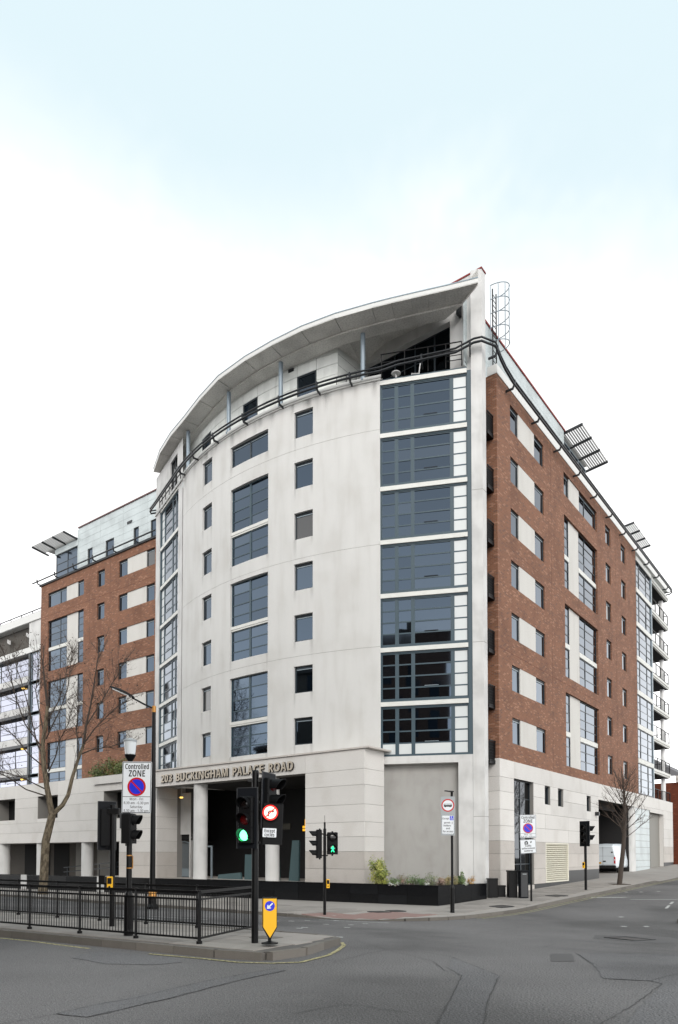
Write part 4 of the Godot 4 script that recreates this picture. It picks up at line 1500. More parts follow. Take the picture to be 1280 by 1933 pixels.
func portal(t: Node3D) -> void:
	var f := Face.flat(Vector3(-5.002, 0, -38.975), L, -R)
	# beam over the entrance
	var bm := MB.new()
	fbox(bm, f, -4.1, 8.75, 5.95, 6.93, -0.7, 0.0)
	var beam := part("portal_beam", bm, M.joint, t)
	facing(beam, f, -4.1, 8.2, [5.95, 6.93], func(_j: int) -> Array: return [1.6], [])
	var cop := MB.new()
	fbox(cop, f, -8.2, 8.2, 6.935, 7.02, -1.9, 0.12)
	part("portal_coping", cop, M.stone_low[0], t)
	# solid right hand pier, faced in courses, with its side turned to the corner
	var pm := MB.new()
	fbox(pm, f, -7.84, -4.1, 0.0, 6.93, -1.7, 0.0)
	var pier := part("portal_pier", pm, M.joint, t)
	var rows := [0.27, 1.0, 1.87, 2.6, 3.33, 4.2, 5.16, 5.94, 6.93]
	facing(pier, f, -7.88, -4.1, rows, func(_j: int) -> Array: return [], [], 1.95)
	facing(pier, Face.flat(f.p(-7.84, 0, 0), R, -L), 0.0, 1.7, rows, func(_j: int) -> Array: return [], [], 1.95)
	# letters
	var letters := "203 BUCKINGHAM PALACE ROAD"
	var font := SystemFont.new()
	font.font_names = PackedStringArray(["Droid Sans"])
	font.font_weight = 700
	var total := 0.0
	var widths := []
	for k in letters.length():
		var w := font.get_string_size(letters[k], HORIZONTAL_ALIGNMENT_LEFT, -1, 64).x + (10.0 if letters[k] == " " else 3.0)
		widths.append(w)
		total += w
	var s := 7.58
	var span := 7.58 + 3.35
	for k in letters.length():
		var w: float = widths[k] / total * span
		if letters[k] != " ":
			# letters stand off the stone on their edges: pale face, dark return offset as a painted shadow
			var o := text("letter", letters[k], 0.47, f.p(s - w / 2, 6.41, 0.12), -f.d, UP, M.letter_face, beam, true, w * 0.82, 0.03)
			o.transform.origin -= org
			var o2 := text("letter_return_shadow", letters[k], 0.475, f.p(s - w / 2 - 0.02, 6.388, 0.083), -f.d, UP, M.dark_edge_shadow, beam, true, w * 0.84, 0.08)
			o2.transform.origin -= org
		s -= w
	# columns
	for c in [[4.56, 0.42], [-1.30, 0.39]]:
		var cb := MB.new()
		cb.lathe(f.p(c[0], 0, -0.5), [Vector2(c[1], 0.0), Vector2(c[1], 5.95)], 28)
		part("entrance_column", cb, M.render_plain, t)
	# the porch: floor, ceiling, dark glazed back, left hand grey wall with a gate
	var fl := MB.new()
	fl.quadn(f.p(-4.1, 0.2, 0.9), f.p(16, 0.2, 0.9), f.p(16, 0.2, -9), f.p(-4.1, 0.2, -9), UP)
	part("porch_floor", fl, M.stone_low[1], t)
	var ce := MB.new()
	ce.quadn(f.p(-4.1, 5.94, -0.7), f.p(6.2, 5.94, -0.7), f.p(6.2, 5.94, -9), f.p(-4.1, 5.94, -9), -UP)
	ce.quadn(f.p(6.2, 6.62, -0.7), f.p(16, 6.62, -0.7), f.p(16, 6.62, -9), f.p(6.2, 6.62, -9), -UP)
	ce.quadn(f.p(6.2, 5.94, -0.7), f.p(6.2, 5.94, -9), f.p(6.2, 6.62, -9), f.p(6.2, 6.62, -0.7), L)
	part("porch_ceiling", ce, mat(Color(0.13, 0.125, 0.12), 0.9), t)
	var bk := MB.new()
	bk.quad(f.p(-4.1, 0, -6), f.p(16, 0, -6), f.p(16, 7, -6), f.p(-4.1, 7, -6), f.p(0, 3, -12))
	bk.quad(f.p(16, 0, -2.3), f.p(16, 0, -6), f.p(16, 7, -6), f.p(16, 7, -2.3), f.p(18, 3, -3))
	bk.quad(f.p(-4.1, 0, 0), f.p(-4.1, 0, -8), f.p(-4.1, 6, -8), f.p(-4.1, 6, 0), f.p(-7, 3, -4))
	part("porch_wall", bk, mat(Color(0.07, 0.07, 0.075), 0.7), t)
	var gw := f.shifted(-2.8)
	var lw := MB.new()
	wall(lw, gw, 8.1, 13.0, 0.0, 5.8, [[8.25, 11.1, 0.0, 3.05, 0.3]])
	part("side_wall", lw, M.render_plain, t)
	var lw2 := MB.new()
	fbox(lw2, gw, 8.25, 11.1, 2.66, 3.05, -0.3, -0.1)
	part("gate_head", lw2, M.void, t)
	var light_b := MB.new()
	fbox(light_b, gw, 9.0, 13.0, 5.8, 6.6, -0.3, 0.0)
	part("bulkhead", light_b, M.render_plain, t)
	# lattice gate in two leaves
	for leaf in 2:
		var s0 := 8.3 + 1.37 * leaf
		var s1 := s0 + 1.33
		var gb := MB.new()
		var gp := gw.shifted(-0.15)
		for e in [s0 + 0.04, s1 - 0.04]:
			gb.bar(gp.p(e, 0.25, 0), gp.p(e, 2.5, 0), 0.07, 0.07)
		gb.bar(gp.p(s0, 0.3, 0), gp.p(s1, 0.3, 0), 0.06, 0.1)
		gb.bar(gp.p(s0, 0.75, 0), gp.p(s1, 0.75, 0), 0.05, 0.07)
		gb.bar(gp.p(s0, 0.52, 0.0), gp.p(s1, 0.52, 0.0), 0.02, 0.4)
		var arch := []
		for k in 9:
			arch.append(gp.p(lerpf(s0, s1, k / 8.0), 2.45 + 0.12 * sin(PI * k / 8.0), 0))
		gb.tube(arch, 0.035, 6)
		var gate := part("gate", gb, M.frame_pale, t)
		var lat := MB.new()
		for k in range(-9, 10):
			for sgn in [-1.0, 1.0]:
				var base := lerpf(s0, s1, 0.5) + k * 0.15
				var y0 := 0.78
				var y1 := 2.45
				var run: float = sgn * 0.8
				var a0 := 0.0
				var a1 := 1.0
				# clip the diagonal to the leaf
				var sa := base - run
				var sb := base + run
				var lo := s0 + 0.06
				var hi := s1 - 0.06
				for e in [lo, hi]:
					var u: float = (e - sa) / (sb - sa)
					if (sa < e) != (sb < e):
						if (sa < lo and e == lo) or (sa > hi and e == hi):
							a0 = maxf(a0, u)
						else:
							a1 = minf(a1, u)
				if (sa < lo and sb < lo) or (sa > hi and sb > hi) or a1 - a0 < 0.03:
					continue
				lat.bar(gp.p(lerpf(sa, sb, a0), lerpf(y0, y1, a0), 0.01 * sgn), gp.p(lerpf(sa, sb, a1), lerpf(y0, y1, a1), 0.01 * sgn), 0.016, 0.016)
		stuff(part("lattice", lat, M.frame_pale, gate))
	var fp := MB.new()
	for e in [6.2, 6.75, 7.5]:
		fbox(fp, gw, e, e + 0.09, 0.2, 2.2, -0.2, -0.1)
	fbox(fp, gw, 6.2, 7.59, 2.2, 2.29, -0.2, -0.1)
	part("door_frame", fp, M.frame_pale, t)
	# leaning blue-green slabs inside
	var g3 := f.shifted(-2.5)
	for q in [[[5.2, 0.2], [3.1, 0.2], [3.2, 0.62], [5.15, 0.45]], [[2.85, 0.2], [2.02, 0.2], [2.06, 1.72], [2.8, 1.72]], [[0.62, 0.2], [0.0, 0.2], [0.1, 2.02], [0.56, 2.02]], [[-0.73, 0.2], [-1.47, 0.2], [-1.5, 2.53], [-1.0, 2.53]]]:
		var sb := MB.new()
		var o := PackedVector2Array()
		for c in q:
			o.append(Vector2(-c[0], c[1]))
		sb.plate(g3.p(0, 0), -g3.d, UP, o, -0.12, 0.0)
		part("leaning_slab", sb, M.slab_teal, t)
	# a yellow illuminated panel at the right edge of the porch, and a downlight
	var yl := MB.new()
	fbox(yl, g3, -2.35, -1.82, 3.05, 3.35, -0.05, 0.05)
	fbox(yl, g3, -2.3, -1.98, 3.36, 3.72, -0.05, 0.05)
	part("sign_lamp", yl, M.lit_yellow, t)
	var yk := MB.new()
	fbox(yk, g3, -2.36, -1.81, 3.18, 3.22, 0.05, 0.06)
	part("sign_lamp_rim", yk, M.dark_edge_shadow, t)
	var dl := MB.new()
	dl.lathe(f.p(8.35, 5.43, -2.2), [Vector2(0.0, -0.03), Vector2(0.09, -0.03), Vector2(0.11, 0.0), Vector2(0.11, 0.06)], 14)
	part("downlight", dl, M.lit_lamp, t)
	var hd := MB.new()
	fbox(hd, g3, -0.35, 0.35, 3.2, 3.55, -0.6, -0.55)
	part("notice_board", hd, mat(Color(0.18, 0.17, 0.13), 0.7), t)

func podium(t: Node3D) -> void:
	var f := Face.flat(Vector3(-13.876, 0, -46.828), L, -R)
	var holes := [[8.9, 11.72, 4.46, 6.18, 1.1], [15.08, 18.2, 4.46, 6.18, 1.1], [0.2, 3.14, 4.2, 6.12, 1.1], [21.5, 24.5, 4.46, 6.18, 1.1]]
	var b := MB.new()
	wall(b, f, -2.69, 28.0, 2.6, 7.2, holes)
	b.quadn(f.p(-2.69, 2.6), f.p(28, 2.6), f.p(28, 2.6, -6), f.p(-2.69, 2.6, -6), -UP)
	b.quadn(f.p(-2.69, 7.2, 0.05), f.p(28, 7.2, 0.05), f.p(28, 7.2, -0.6), f.p(-2.69, 7.2, -0.6), UP)
	b.quadn(f.p(-2.69, 6.6, -0.6), f.p(28, 6.6, -0.6), f.p(28, 6.6, -8), f.p(-2.69, 6.6, -8), UP)
	var side := Face.flat(f.p(-2.69, 0), R, -L)
	wall(b, side, 0.0, 4.0, 0.0, 7.2)
	part("podium_wall", b, M.joint, t)
	var rows := [2.6, 3.4, 4.16, 5.35, 6.12, 7.2]
	facing(t, f, -2.69, 28.0, rows, func(j: int) -> Array: return even(-2.69, 28.0, 7 if j % 2 == 0 else 5), holes, -9.0)
	var sr := [0.2, 1.0, 1.88, 2.6, 3.4, 4.16, 5.35, 6.12, 7.2]
	facing(t, side, 0.0, 1.6, sr, func(_j: int) -> Array: return [], [], 1.9)
	var pm := MB.new()
	fbox(pm, f, -2.69, 1.3, 0.0, 2.6, -1.6, 0.0)
	part("podium_pier", pm, M.joint, t)
	facing(t, f, -2.69, 1.3, [0.2, 1.0, 1.88, 2.6], func(_j: int) -> Array: return [], [], 1.9)
	for c in [5.75, 11.78, 17.5, 23.4]:
		var cb := MB.new()
		cb.lathe(f.p(c, 0, -0.45), [Vector2(0.42, -0.2), Vector2(0.42, 2.6)], 24)
		part("podium_column", cb, M.render_plain, t)
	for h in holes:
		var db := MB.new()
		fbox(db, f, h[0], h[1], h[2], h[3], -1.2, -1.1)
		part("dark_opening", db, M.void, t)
	# behind the columns: a walkway, roller shutters and a sloping handrail
	var fl := MB.new()
	fl.quadn(f.p(-2.69, -0.1, 0.5), f.p(28, -0.1, 0.5), f.p(28, -0.1, -6), f.p(-2.69, -0.1, -6), UP)
	part("walkway", fl, M.stone_low[2], t)
	var bk := f.shifted(-3.0)
	var bw := MB.new()
	wall(bw, bk, 1.0, 28.0, -0.2, 2.7)
	part("shop_wall", bw, M.dim, t)
	for e in [[2.0, 4.9, true], [5.6, 8.3, true], [8.9, 11.2, true], [12.2, 14.4, false], [15.0, 19.0, false]]:
		var sb := MB.new()
		for k in 24:
			if e[2]:
				fbox(sb, bk, e[0], e[1], -0.1 + 0.11 * k + 0.012, 0.01 + 0.11 * k, 0.0, 0.05)
		fbox(sb, bk, e[0], e[1], -0.1, 2.6, 0.0, 0.03)
		part("shop_shutter", sb, M.shutter if e[2] else M.void, t)
	var hr := MB.new()
	for y in [0.0, 0.35]:
		hr.bar(f.p(11.0, 0.35 + y, -1.8), f.p(1.5, 1.0 + y, -1.8), 0.06, 0.06)
	for k in 5:
		hr.bar(f.p(10.5 - 2.1 * k, -0.1, -1.8), f.p(10.5 - 2.1 * k, 0.75 + 0.14 * k, -1.8), 0.05, 0.05)
	part("ramp_handrail", hr, M.frame, t)
	# white trim under the porch lamps at the portal's left end
	var tr := MB.new()
	fbox(tr, f, -2.65, -0.6, 5.95, 6.12, -2.6, 0.0)
	part("porch_trim", tr, M.fascia, t)


# ---------------------------------------------------------------- ground, kerbs, markings
const KERB_T := [19.75, 19.8, 19.9, 20.3, 20.8, 21.4, 22.2, 23.3, 25.5, 29.6, 37.3, 45.7, 52.5, 72.0, 95.0]
const KERB_Q := [70.0, 17.5, 16.1, 14.7, 13.85, 13.2, 12.7, 12.35, 12.06, 11.55, 11.12, 11.0, 10.75, 10.3, 10.0]

func kerb_q(t: float) -> float:
	for k in range(1, KERB_T.size() - 1):
		if t <= KERB_T[k + 1]:
			return lerpf(KERB_Q[k], KERB_Q[k + 1], clampf((t - KERB_T[k]) / (KERB_T[k + 1] - KERB_T[k]), 0, 1))
	return 10.0

func pave_up(t: float, q: float) -> float:
	# dropped at the crossing and at the garage entry
	var drop := (1.0 - smoothstep(20.0, 22.6, t)) * smoothstep(12.9, 13.7, q) * (1.0 - smoothstep(16.1, 16.8, q))
	var way := smoothstep(47.4, 48.2, t) * (1.0 - smoothstep(57.5, 58.5, t)) * (1.0 - smoothstep(11.2, 12.6, q))
	return 0.12 - 0.098 * maxf(drop, way)

func strip(b: MB, pts: Array, wide: float, up: float, jag := 0.0) -> void:
	# a flat ribbon on the road through points (x, z)
	var l := []
	var r := []
	for i in pts.size():
		var d: Vector2 = ((pts[mini(i + 1, pts.size() - 1)] - pts[maxi(i - 1, 0)]) as Vector2).normalized()
		var n := Vector2(-d.y, d.x)
		var w := wide * (1.0 + rng.randf_range(-jag, jag))
		var p: Vector2 = pts[i] + n * rng.randf_range(-jag, jag) * wide
		l.append(at_xz(p.x + n.x * w / 2, p.y + n.y * w / 2, up))
		r.append(at_xz(p.x - n.x * w / 2, p.y - n.y * w / 2, up))
	for i in pts.size() - 1:
		b.quadn(l[i], l[i + 1], r[i + 1], r[i], UP)

func finer(pts: Array, step: float, jag := 0.0) -> Array:
	var o := [pts[0]]
	for i in pts.size() - 1:
		var a: Vector2 = pts[i]
		var c: Vector2 = pts[i + 1]
		var n := maxi(1, ceili(a.distance_to(c) / step))
		for k in range(1, n + 1):
			var p := a.lerp(c, float(k) / n)
			if k < n:
				p += Vector2(rng.randf_range(-jag, jag), rng.randf_range(-jag, jag))
			o.append(p)
	return o

func patch(pts: Array, up: float) -> MB:
	var b := MB.new()
	var poly := PackedVector2Array(finer(pts, 0.25, 0.02))
	var idx := Geometry2D.triangulate_polygon(poly)
	for k in range(0, idx.size(), 3):
		draped(b, poly[idx[k]], poly[idx[k + 1]], poly[idx[k + 2]], up)
	return b

# a triangle laid on the road, split until it follows the road's camber
func draped(b: MB, p: Vector2, q: Vector2, s: Vector2, up: float) -> void:
	var e := [p.distance_to(q), q.distance_to(s), s.distance_to(p)]
	var m: float = e.max()
	if m > 0.4:
		var c := [p, q, s]
		var k := e.find(m)
		var mid: Vector2 = (c[k] + c[(k + 1) % 3]) / 2.0
		draped(b, c[k], mid, c[(k + 2) % 3], up)
		draped(b, mid, c[(k + 1) % 3], c[(k + 2) % 3], up)
		return
	b.tri([at_xz(p.x, p.y, up), at_xz(q.x, q.y, up), at_xz(s.x, s.y, up)], [UP, UP, UP], [p, q, s])

func ground() -> void:
	var ts := [-900.0, -200.0, -60.0, -20.0, 0.0, 4.0]
	var x := 5.5
	while x < 76.0:
		ts.append(x)
		x += 0.3
	ts += [90.0, 200.0, 900.0]
	var qs := [-900.0, -150.0, -40.0, -10.0, 0.0, 5.0, 10.0, 20.0, 40.0, 150.0, 900.0]
	var b := MB.new()
	for i in ts.size() - 1:
		for j in qs.size() - 1:
			b.quadn(land(ts[i], qs[j]), land(ts[i + 1], qs[j]), land(ts[i + 1], qs[j + 1]), land(ts[i], qs[j + 1]), UP)
	structure("road", b, M.asphalt)
	# pavement round the corner
	var p := MB.new()
	x = 19.8
	while x < 94.0:
		var step := 0.3 if x < 25.0 else 1.0
		var k0 := kerb_q(x)
		var k1 := kerb_q(x + step)
		var sh := [0.0, 0.4, 0.8, 1.2, 1.7, 2.3, 3.0, 4.5, 8.0, 20.0, 50.0]
		for j in sh.size() - 1:
			var q := [[x, k0 + sh[j]], [x + step, k1 + sh[j]], [x + step, k1 + sh[j + 1]], [x, k0 + sh[j + 1]]]
			var v := []
			for e in q:
				v.append(land(e[0], e[1], pave_up(e[0], e[1]) - 0.012))
			p.quadn(v[0], v[1], v[2], v[3], UP)
		x += step
	var pv := structure("pavement", p, M.pave_sheet)
	# its kerb, stone by stone
	var path := []
	for k in 40:
		path.append(Vector2(19.75, 56.0 - k))
	for k in range(1, KERB_T.size() - 1):
		path.append(Vector2(KERB_T[k], KERB_Q[k]))
	kerb_stones(pv, path, 0.9, -1.0)
	# slabs near the corner
	for row in 26:
		for k in 48:
			var q0 := 11.0 + row * 0.9
			var t0 := 20.0 + k * 0.62 + (0.31 if row % 2 == 1 else 0.0)
			if t0 > 44.0 or q0 > 33.0:
				continue
			var mt := t0 + 0.31
			var mq := q0 + 0.45
			if mq < kerb_q(mt) + 0.62 or mq < kerb_q(mt + 0.3) + 0.6:
				continue
			if mt > 24.4 and mq > 14.6:
				continue
			if mq > 15.0 and mt > 23.8:
				continue
			if mt < 23.6 and mq > 13.2 and mq < 16.4:
				continue
			var s := MB.new()
			slab(s, t0 + 0.006, t0 + 0.614, q0 + 0.006, q0 + 0.894, rng.randf_range(-0.002, 0.003))
			part("paving_slab", s, M.paving[rng.randi() % 5], pv)
	# red tactile paving at the crossing
	for k in 9:
		for j in 9:
			var t0 := 19.98 + 0.41 * k
			var q0 := 13.25 + 0.41 * j
			if q0 < kerb_q(t0) + 0.2 or (k > 3 and j > 5):
				continue
			var s := MB.new()
			slab(s, t0 + 0.004, t0 + 0.406, q0 + 0.004, q0 + 0.406, 0.001)
			part("tactile_slab", s, M.tactile, pv)
	markings()

func slab(b: MB, t0: float, t1: float, q0: float, q1: float, tilt: float) -> void:
	var top := []
	var low := []
	var k := 0
	for e in [[t0, q0], [t1, q0], [t1, q1], [t0, q1]]:
		var u := pave_up(e[0], e[1])
		top.append(land(e[0], e[1], u + (tilt if k < 2 else 0.0)))
		low.append(land(e[0], e[1], u - 0.05))
		k += 1
	b.hexa(low + top)

func kerb_stones(parent: Node, path: Array, len_: float, side: float, up := 0.12) -> void:
	# path in (t, q); the stone lies on the pavement side
	var pts := [path[0]]
	var carry := 0.0
	for i in path.size() - 1:
		var a: Vector2 = path[i]
		var c: Vector2 = path[i + 1]
		var d := a.distance_to(c)
		var x := len_ - carry
		while x < d:
			pts.append(a.lerp(c, x / d))
			x += len_
		carry = d - (x - len_)
	for i in pts.size() - 1:
		var a: Vector2 = pts[i]
		var c: Vector2 = pts[i + 1]
		var d := (c - a).normalized()
		var n := Vector2(-d.y, d.x) * side
		a += d * 0.006
		c -= d * 0.006
		var ua := up
		var uc := up
		if up == 0.12:
			ua = pave_up(a.x, a.y)
			uc = pave_up(c.x, c.y)
		var b := MB.new()
		var w := 0.15
		var e := 0.018
		var prof := [[0.0, -0.1], [0.004, -e], [e, 0.0], [w, 0.0], [w, -0.1]]
		var mid := land((a.x + c.x) / 2 + n.x * w / 2, (a.y + c.y) / 2 + n.y * w / 2, up - 0.06)
		var jig := rng.randf_range(-0.004, 0.004)
		for k in prof.size() - 1:
			var f: Array = prof[k]
			var g: Array = prof[k + 1]
			b.quad(land(a.x + n.x * f[0], a.y + n.y * f[0], ua + f[1] + jig if f[1] > -0.09 else -0.05), land(c.x + n.x * f[0], c.y + n.y * f[0], uc + f[1] + jig if f[1] > -0.09 else -0.05), land(c.x + n.x * g[0], c.y + n.y * g[0], uc + g[1] + jig if g[1] > -0.09 else -0.05), land(a.x + n.x * g[0], a.y + n.y * g[0], ua + g[1] + jig if g[1] > -0.09 else -0.05), mid)
		for en in [[a, ua], [c, uc]]:
			var o: Vector2 = en[0]
			b.quad(land(o.x, o.y, -0.05), land(o.x + n.x * w, o.y + n.y * w, -0.05), land(o.x + n.x * w, o.y + n.y * w, en[1] + jig), land(o.x + n.x * 0.005, o.y + n.y * 0.005, en[1] + jig - 0.012), mid)
		part("kerb_stone", b, M.kerb[rng.randi() % 3], parent)

func markings() -> void:
	# reinstated trenches and patches in the asphalt
	structure("asphalt_patch", patch([Vector2(1.79, -10.25), Vector2(1.70, -11.02), Vector2(1.99, -12.32), Vector2(2.16, -11.28), Vector2(2.33, -10.24), Vector2(1.74, -8.28), Vector2(1.2, -6.0), Vector2(0.7, -6.0), Vector2(1.40, -8.67)], 0.006), M.patch, "narrow repaired trench running towards the viewer")
	structure("asphalt_patch", patch([Vector2(2.2, -6.0), Vector2(4.46, -9.73), Vector2(4.42, -9.97), Vector2(3.81, -10.13), Vector2(4.21, -11.66), Vector2(4.63, -13.75), Vector2(6.6, -14.6), Vector2(9.0, -13.0), Vector2(6.5, -6.0)], 0.006), M.patch, "broad patch of coarser asphalt at the lower right")
	structure("asphalt_patch", patch([Vector2(4.02, -13.37), Vector2(4.49, -13.58), Vector2(4.04, -12.07), Vector2(3.61, -11.99)], 0.006), M.tar_seal, "small dark square patch in the road")
	structure("asphalt_patch", patch([Vector2(-4.45, -12.07), Vector2(-4.30, -12.57), Vector2(-3.70, -12.30), Vector2(-2.85, -11.86), Vector2(-2.51, -11.33), Vector2(-2.90, -11.00), Vector2(-3.66, -11.06), Vector2(-4.46, -11.73)], 0.006), M.patch, "worn asphalt patch below the island's kerb")
	structure("asphalt_patch", patch([Vector2(-3.04, -7.60), Vector2(-2.66, -7.45), Vector2(-2.11, -8.28), Vector2(-1.74, -8.92), Vector2(-1.37, -9.63), Vector2(-0.79, -10.55), Vector2(-0.93, -10.75), Vector2(-1.56, -9.91), Vector2(-1.96, -9.31), Vector2(-2.82, -7.99)], 0.006), M.patch, "thin repaired trench crossing the road below the island")
	var c := MB.new()
	for l in [[Vector2(-4.6, -5.9), Vector2(-3.36, -7.22), Vector2(-3.04, -7.60), Vector2(-2.82, -7.99), Vector2(-2.41, -8.46), Vector2(-1.96, -9.31), Vector2(-1.56, -9.91), Vector2(-0.93, -10.75)], [Vector2(-3.04, -7.60), Vector2(-2.66, -7.45), Vector2(-2.39, -7.86), Vector2(-2.11, -8.28), Vector2(-1.74, -8.92), Vector2(-1.37, -9.63), Vector2(-0.79, -10.55)],
			[Vector2(0.34, -15.02), Vector2(0.92, -13.27), Vector2(1.57, -11.76), Vector2(1.61, -10.70), Vector2(1.79, -10.25), Vector2(1.40, -8.67), Vector2(1.00, -7.18), Vector2(0.7, -6.0)], [Vector2(0.96, -13.41), Vector2(1.57, -13.07), Vector2(1.99, -12.32), Vector2(2.16, -11.28), Vector2(2.33, -10.24), Vector2(1.74, -8.28), Vector2(1.2, -6.0)],
			[Vector2(2.2, -6.0), Vector2(2.65, -7.17), Vector2(3.33, -8.06), Vector2(4.46, -9.73)], [Vector2(3.81, -10.13), Vector2(4.42, -9.97), Vector2(4.68, -10.25), Vector2(5.16, -10.73)],
			[Vector2(3.42, -15.13), Vector2(3.83, -14.77), Vector2(4.35, -15.02), Vector2(5.01, -16.33)], [Vector2(-0.5, -7.6), Vector2(0.00, -8.06), Vector2(0.27, -8.02), Vector2(0.50, -7.83), Vector2(0.74, -7.70)], [Vector2(-0.09, -11.49), Vector2(0.47, -12.62), Vector2(0.92, -13.27)], [Vector2(-4.5, -12.3), Vector2(-4.3, -12.57), Vector2(-3.9, -12.42)]]:
		strip(c, finer(l, 0.12, 0.012), 0.009, 0.009, 0.6)
	for l in [[Vector2(3.96, -20.05), Vector2(4.93, -21.80), Vector2(6.09, -23.09)], [Vector2(4.21, -11.66), Vector2(4.63, -13.75), Vector2(6.6, -14.6)]]:
		strip(c, finer(l, 0.2, 0.02), 0.014, 0.008, 0.7)
	stuff(structure("road_crack", c, M.crack))
	# painted lines
	var y := MB.new()
	strip(y, finer([Vector2(-12.5, -18.5), Vector2(-7.02, -14.56), Vector2(-6.12, -14.03), Vector2(-5.38, -13.49), Vector2(-4.6, -12.95)], 0.3), 0.09, 0.004, 0.05)
	strip(y, finer([Vector2(-3.3, -12.25), Vector2(-2.29, -11.73), Vector2(-1.62, -11.33), Vector2(-1.06, -11.27), Vector2(-0.62, -11.43), Vector2(-0.19, -12.34), Vector2(-0.02, -13.09), Vector2(0.10, -13.93), Vector2(0.05, -14.5)], 0.12), 0.085, 0.01, 0.05)
	structure("yellow_line", y, M.yellow_line, "worn single yellow line round the traffic island")
	for off in [0.28, 0.52]:
		var k := MB.new()
		var l := []
		var t := 24.3
		while t < 80.0:
			var w := land(t, kerb_q(t) - off)
			l.append(Vector2(w.x, w.z))
			t += 0.7
		strip(k, l, 0.07, 0.004, 0.05)
		structure("yellow_line", k, M.yellow_line, "yellow line along the side street's kerb")
	var wl := MB.new()
	strip(wl, [Vector2(12.3, -34.25), Vector2(20.5, -32.6)], 0.24, 0.004)
	structure("stop_line", wl, M.white_line)
	var studs := MB.new()
	for s in [Vector2(9.56, -23.60), Vector2(10.30, -23.58), Vector2(10.73, -26.73), Vector2(15.16, -37.04), Vector2(15.87, -36.90), Vector2(16.86, -37.08), Vector2(-0.40, -21.49), Vector2(0.23, -20.11), Vector2(0.00, -15.84), Vector2(1.32, -25.01), Vector2(-1.06, -18.74), Vector2(-1.54, -22.70), Vector2(-1.06, -23.54), Vector2(-0.94, -19.23), Vector2(0.38, -21.79), Vector2(0.86, -22.90), Vector2(-2.0, -22.3), Vector2(-0.1, -24.3)]:
		strip(studs, [s - Vector2(0.09, 0), s + Vector2(0.09, 0)], 0.2, 0.005, 0.1)
	for l in [[Vector2(-0.7, -24.6), Vector2(1.7, -23.9)], [Vector2(-6, -22.2), Vector2(-4, -21.4)], [Vector2(13.45, -28.89), Vector2(14.1, -30.0)], [Vector2(14.4, -30.5), Vector2(14.93, -31.41)], [Vector2(13.6, -32.77), Vector2(15.93, -32.3)], [Vector2(-9.0, -22.6), Vector2(-5.2, -20.6)]]:
		strip(studs, finer(l, 0.3), 0.11, 0.0045, 0.1)
	stuff(structure("road_markings", studs, M.white_line))


# ---------------------------------------------------------------- planter wall
func planter_wall() -> void:
	var a := Vector3(4.38, 0, -31.1)
	var far := Vector3(-11.1, 0, -40.9)
	var t := thing("planter_wall", "low black polished granite wall in front of the entrance and niche", "wall", Vector3(4.38, -0.56, -31.1))
	var f := Face.between(a, far, Vector3.ZERO)
	var g := Face.between(a, Vector3(7.15, 0, -33.6), Vector3(10, 0, -25))
	var core := MB.new()
	fbox(core, f, 0.03, 46.0, -1.2, 0.30, -0.4, -0.03)
	fbox(core, g, 0.03, 3.6, -1.2, 0.30, -0.4, -0.03)
	part("wall_core", core, M.granite, t)
	var w := f
	for i in 30:
		for j in 2:
			var b := MB.new()
			var s0 := 1.52 * i
			fbox(b, w, s0 + 0.008, s0 + 1.512, [-1.2, -0.13][j], [-0.138, 0.30][j], -0.03, 0.0 + rng.randf_range(0, 0.003))
			part("granite_slab", b, M.granite if rng.randf() < 0.55 else M.granite2, t)
	for i in 3:
		for j in 2:
			var b := MB.new()
			fbox(b, g, 1.2 * i + 0.008, 1.2 * i + 1.192, [-1.2, -0.13][j], [-0.138, 0.30][j], -0.03, rng.randf_range(0, 0.003))
			part("granite_slab", b, M.granite if rng.randf() < 0.55 else M.granite2, t)
	for i in 16:
		var b := MB.new()
		fbox(b, f, 3.0 * i + 0.002, 3.0 * i + 2.996, 0.302, 0.345, -0.42, 0.012)
		part("coping_slab", b, M.granite, t)
	var b2 := MB.new()
	fbox(b2, g, 0.02, 3.6, 0.302, 0.345, -0.42, 0.012)
	part("coping_slab", b2, M.granite, t)
	# white stubs under the walkway columns
	for s in [22.2, 30.0, 38.0]:
		var sb := MB.new()
		fbox(sb, f, s, s + 0.62, -0.9, 0.36, 0.004, 0.05)
		part("white_stub", sb, M.render_plain, t)
	# soil behind
	var so := MB.new()
	so.quadn(f.p(0.3, 0.22, -0.4), f.p(5.0, 0.22, -0.4), Vector3(1.0, 0.22, -36.6), Vector3(7.0, 0.22, -35.2), UP)
	part("soil", so, M.soil, t)


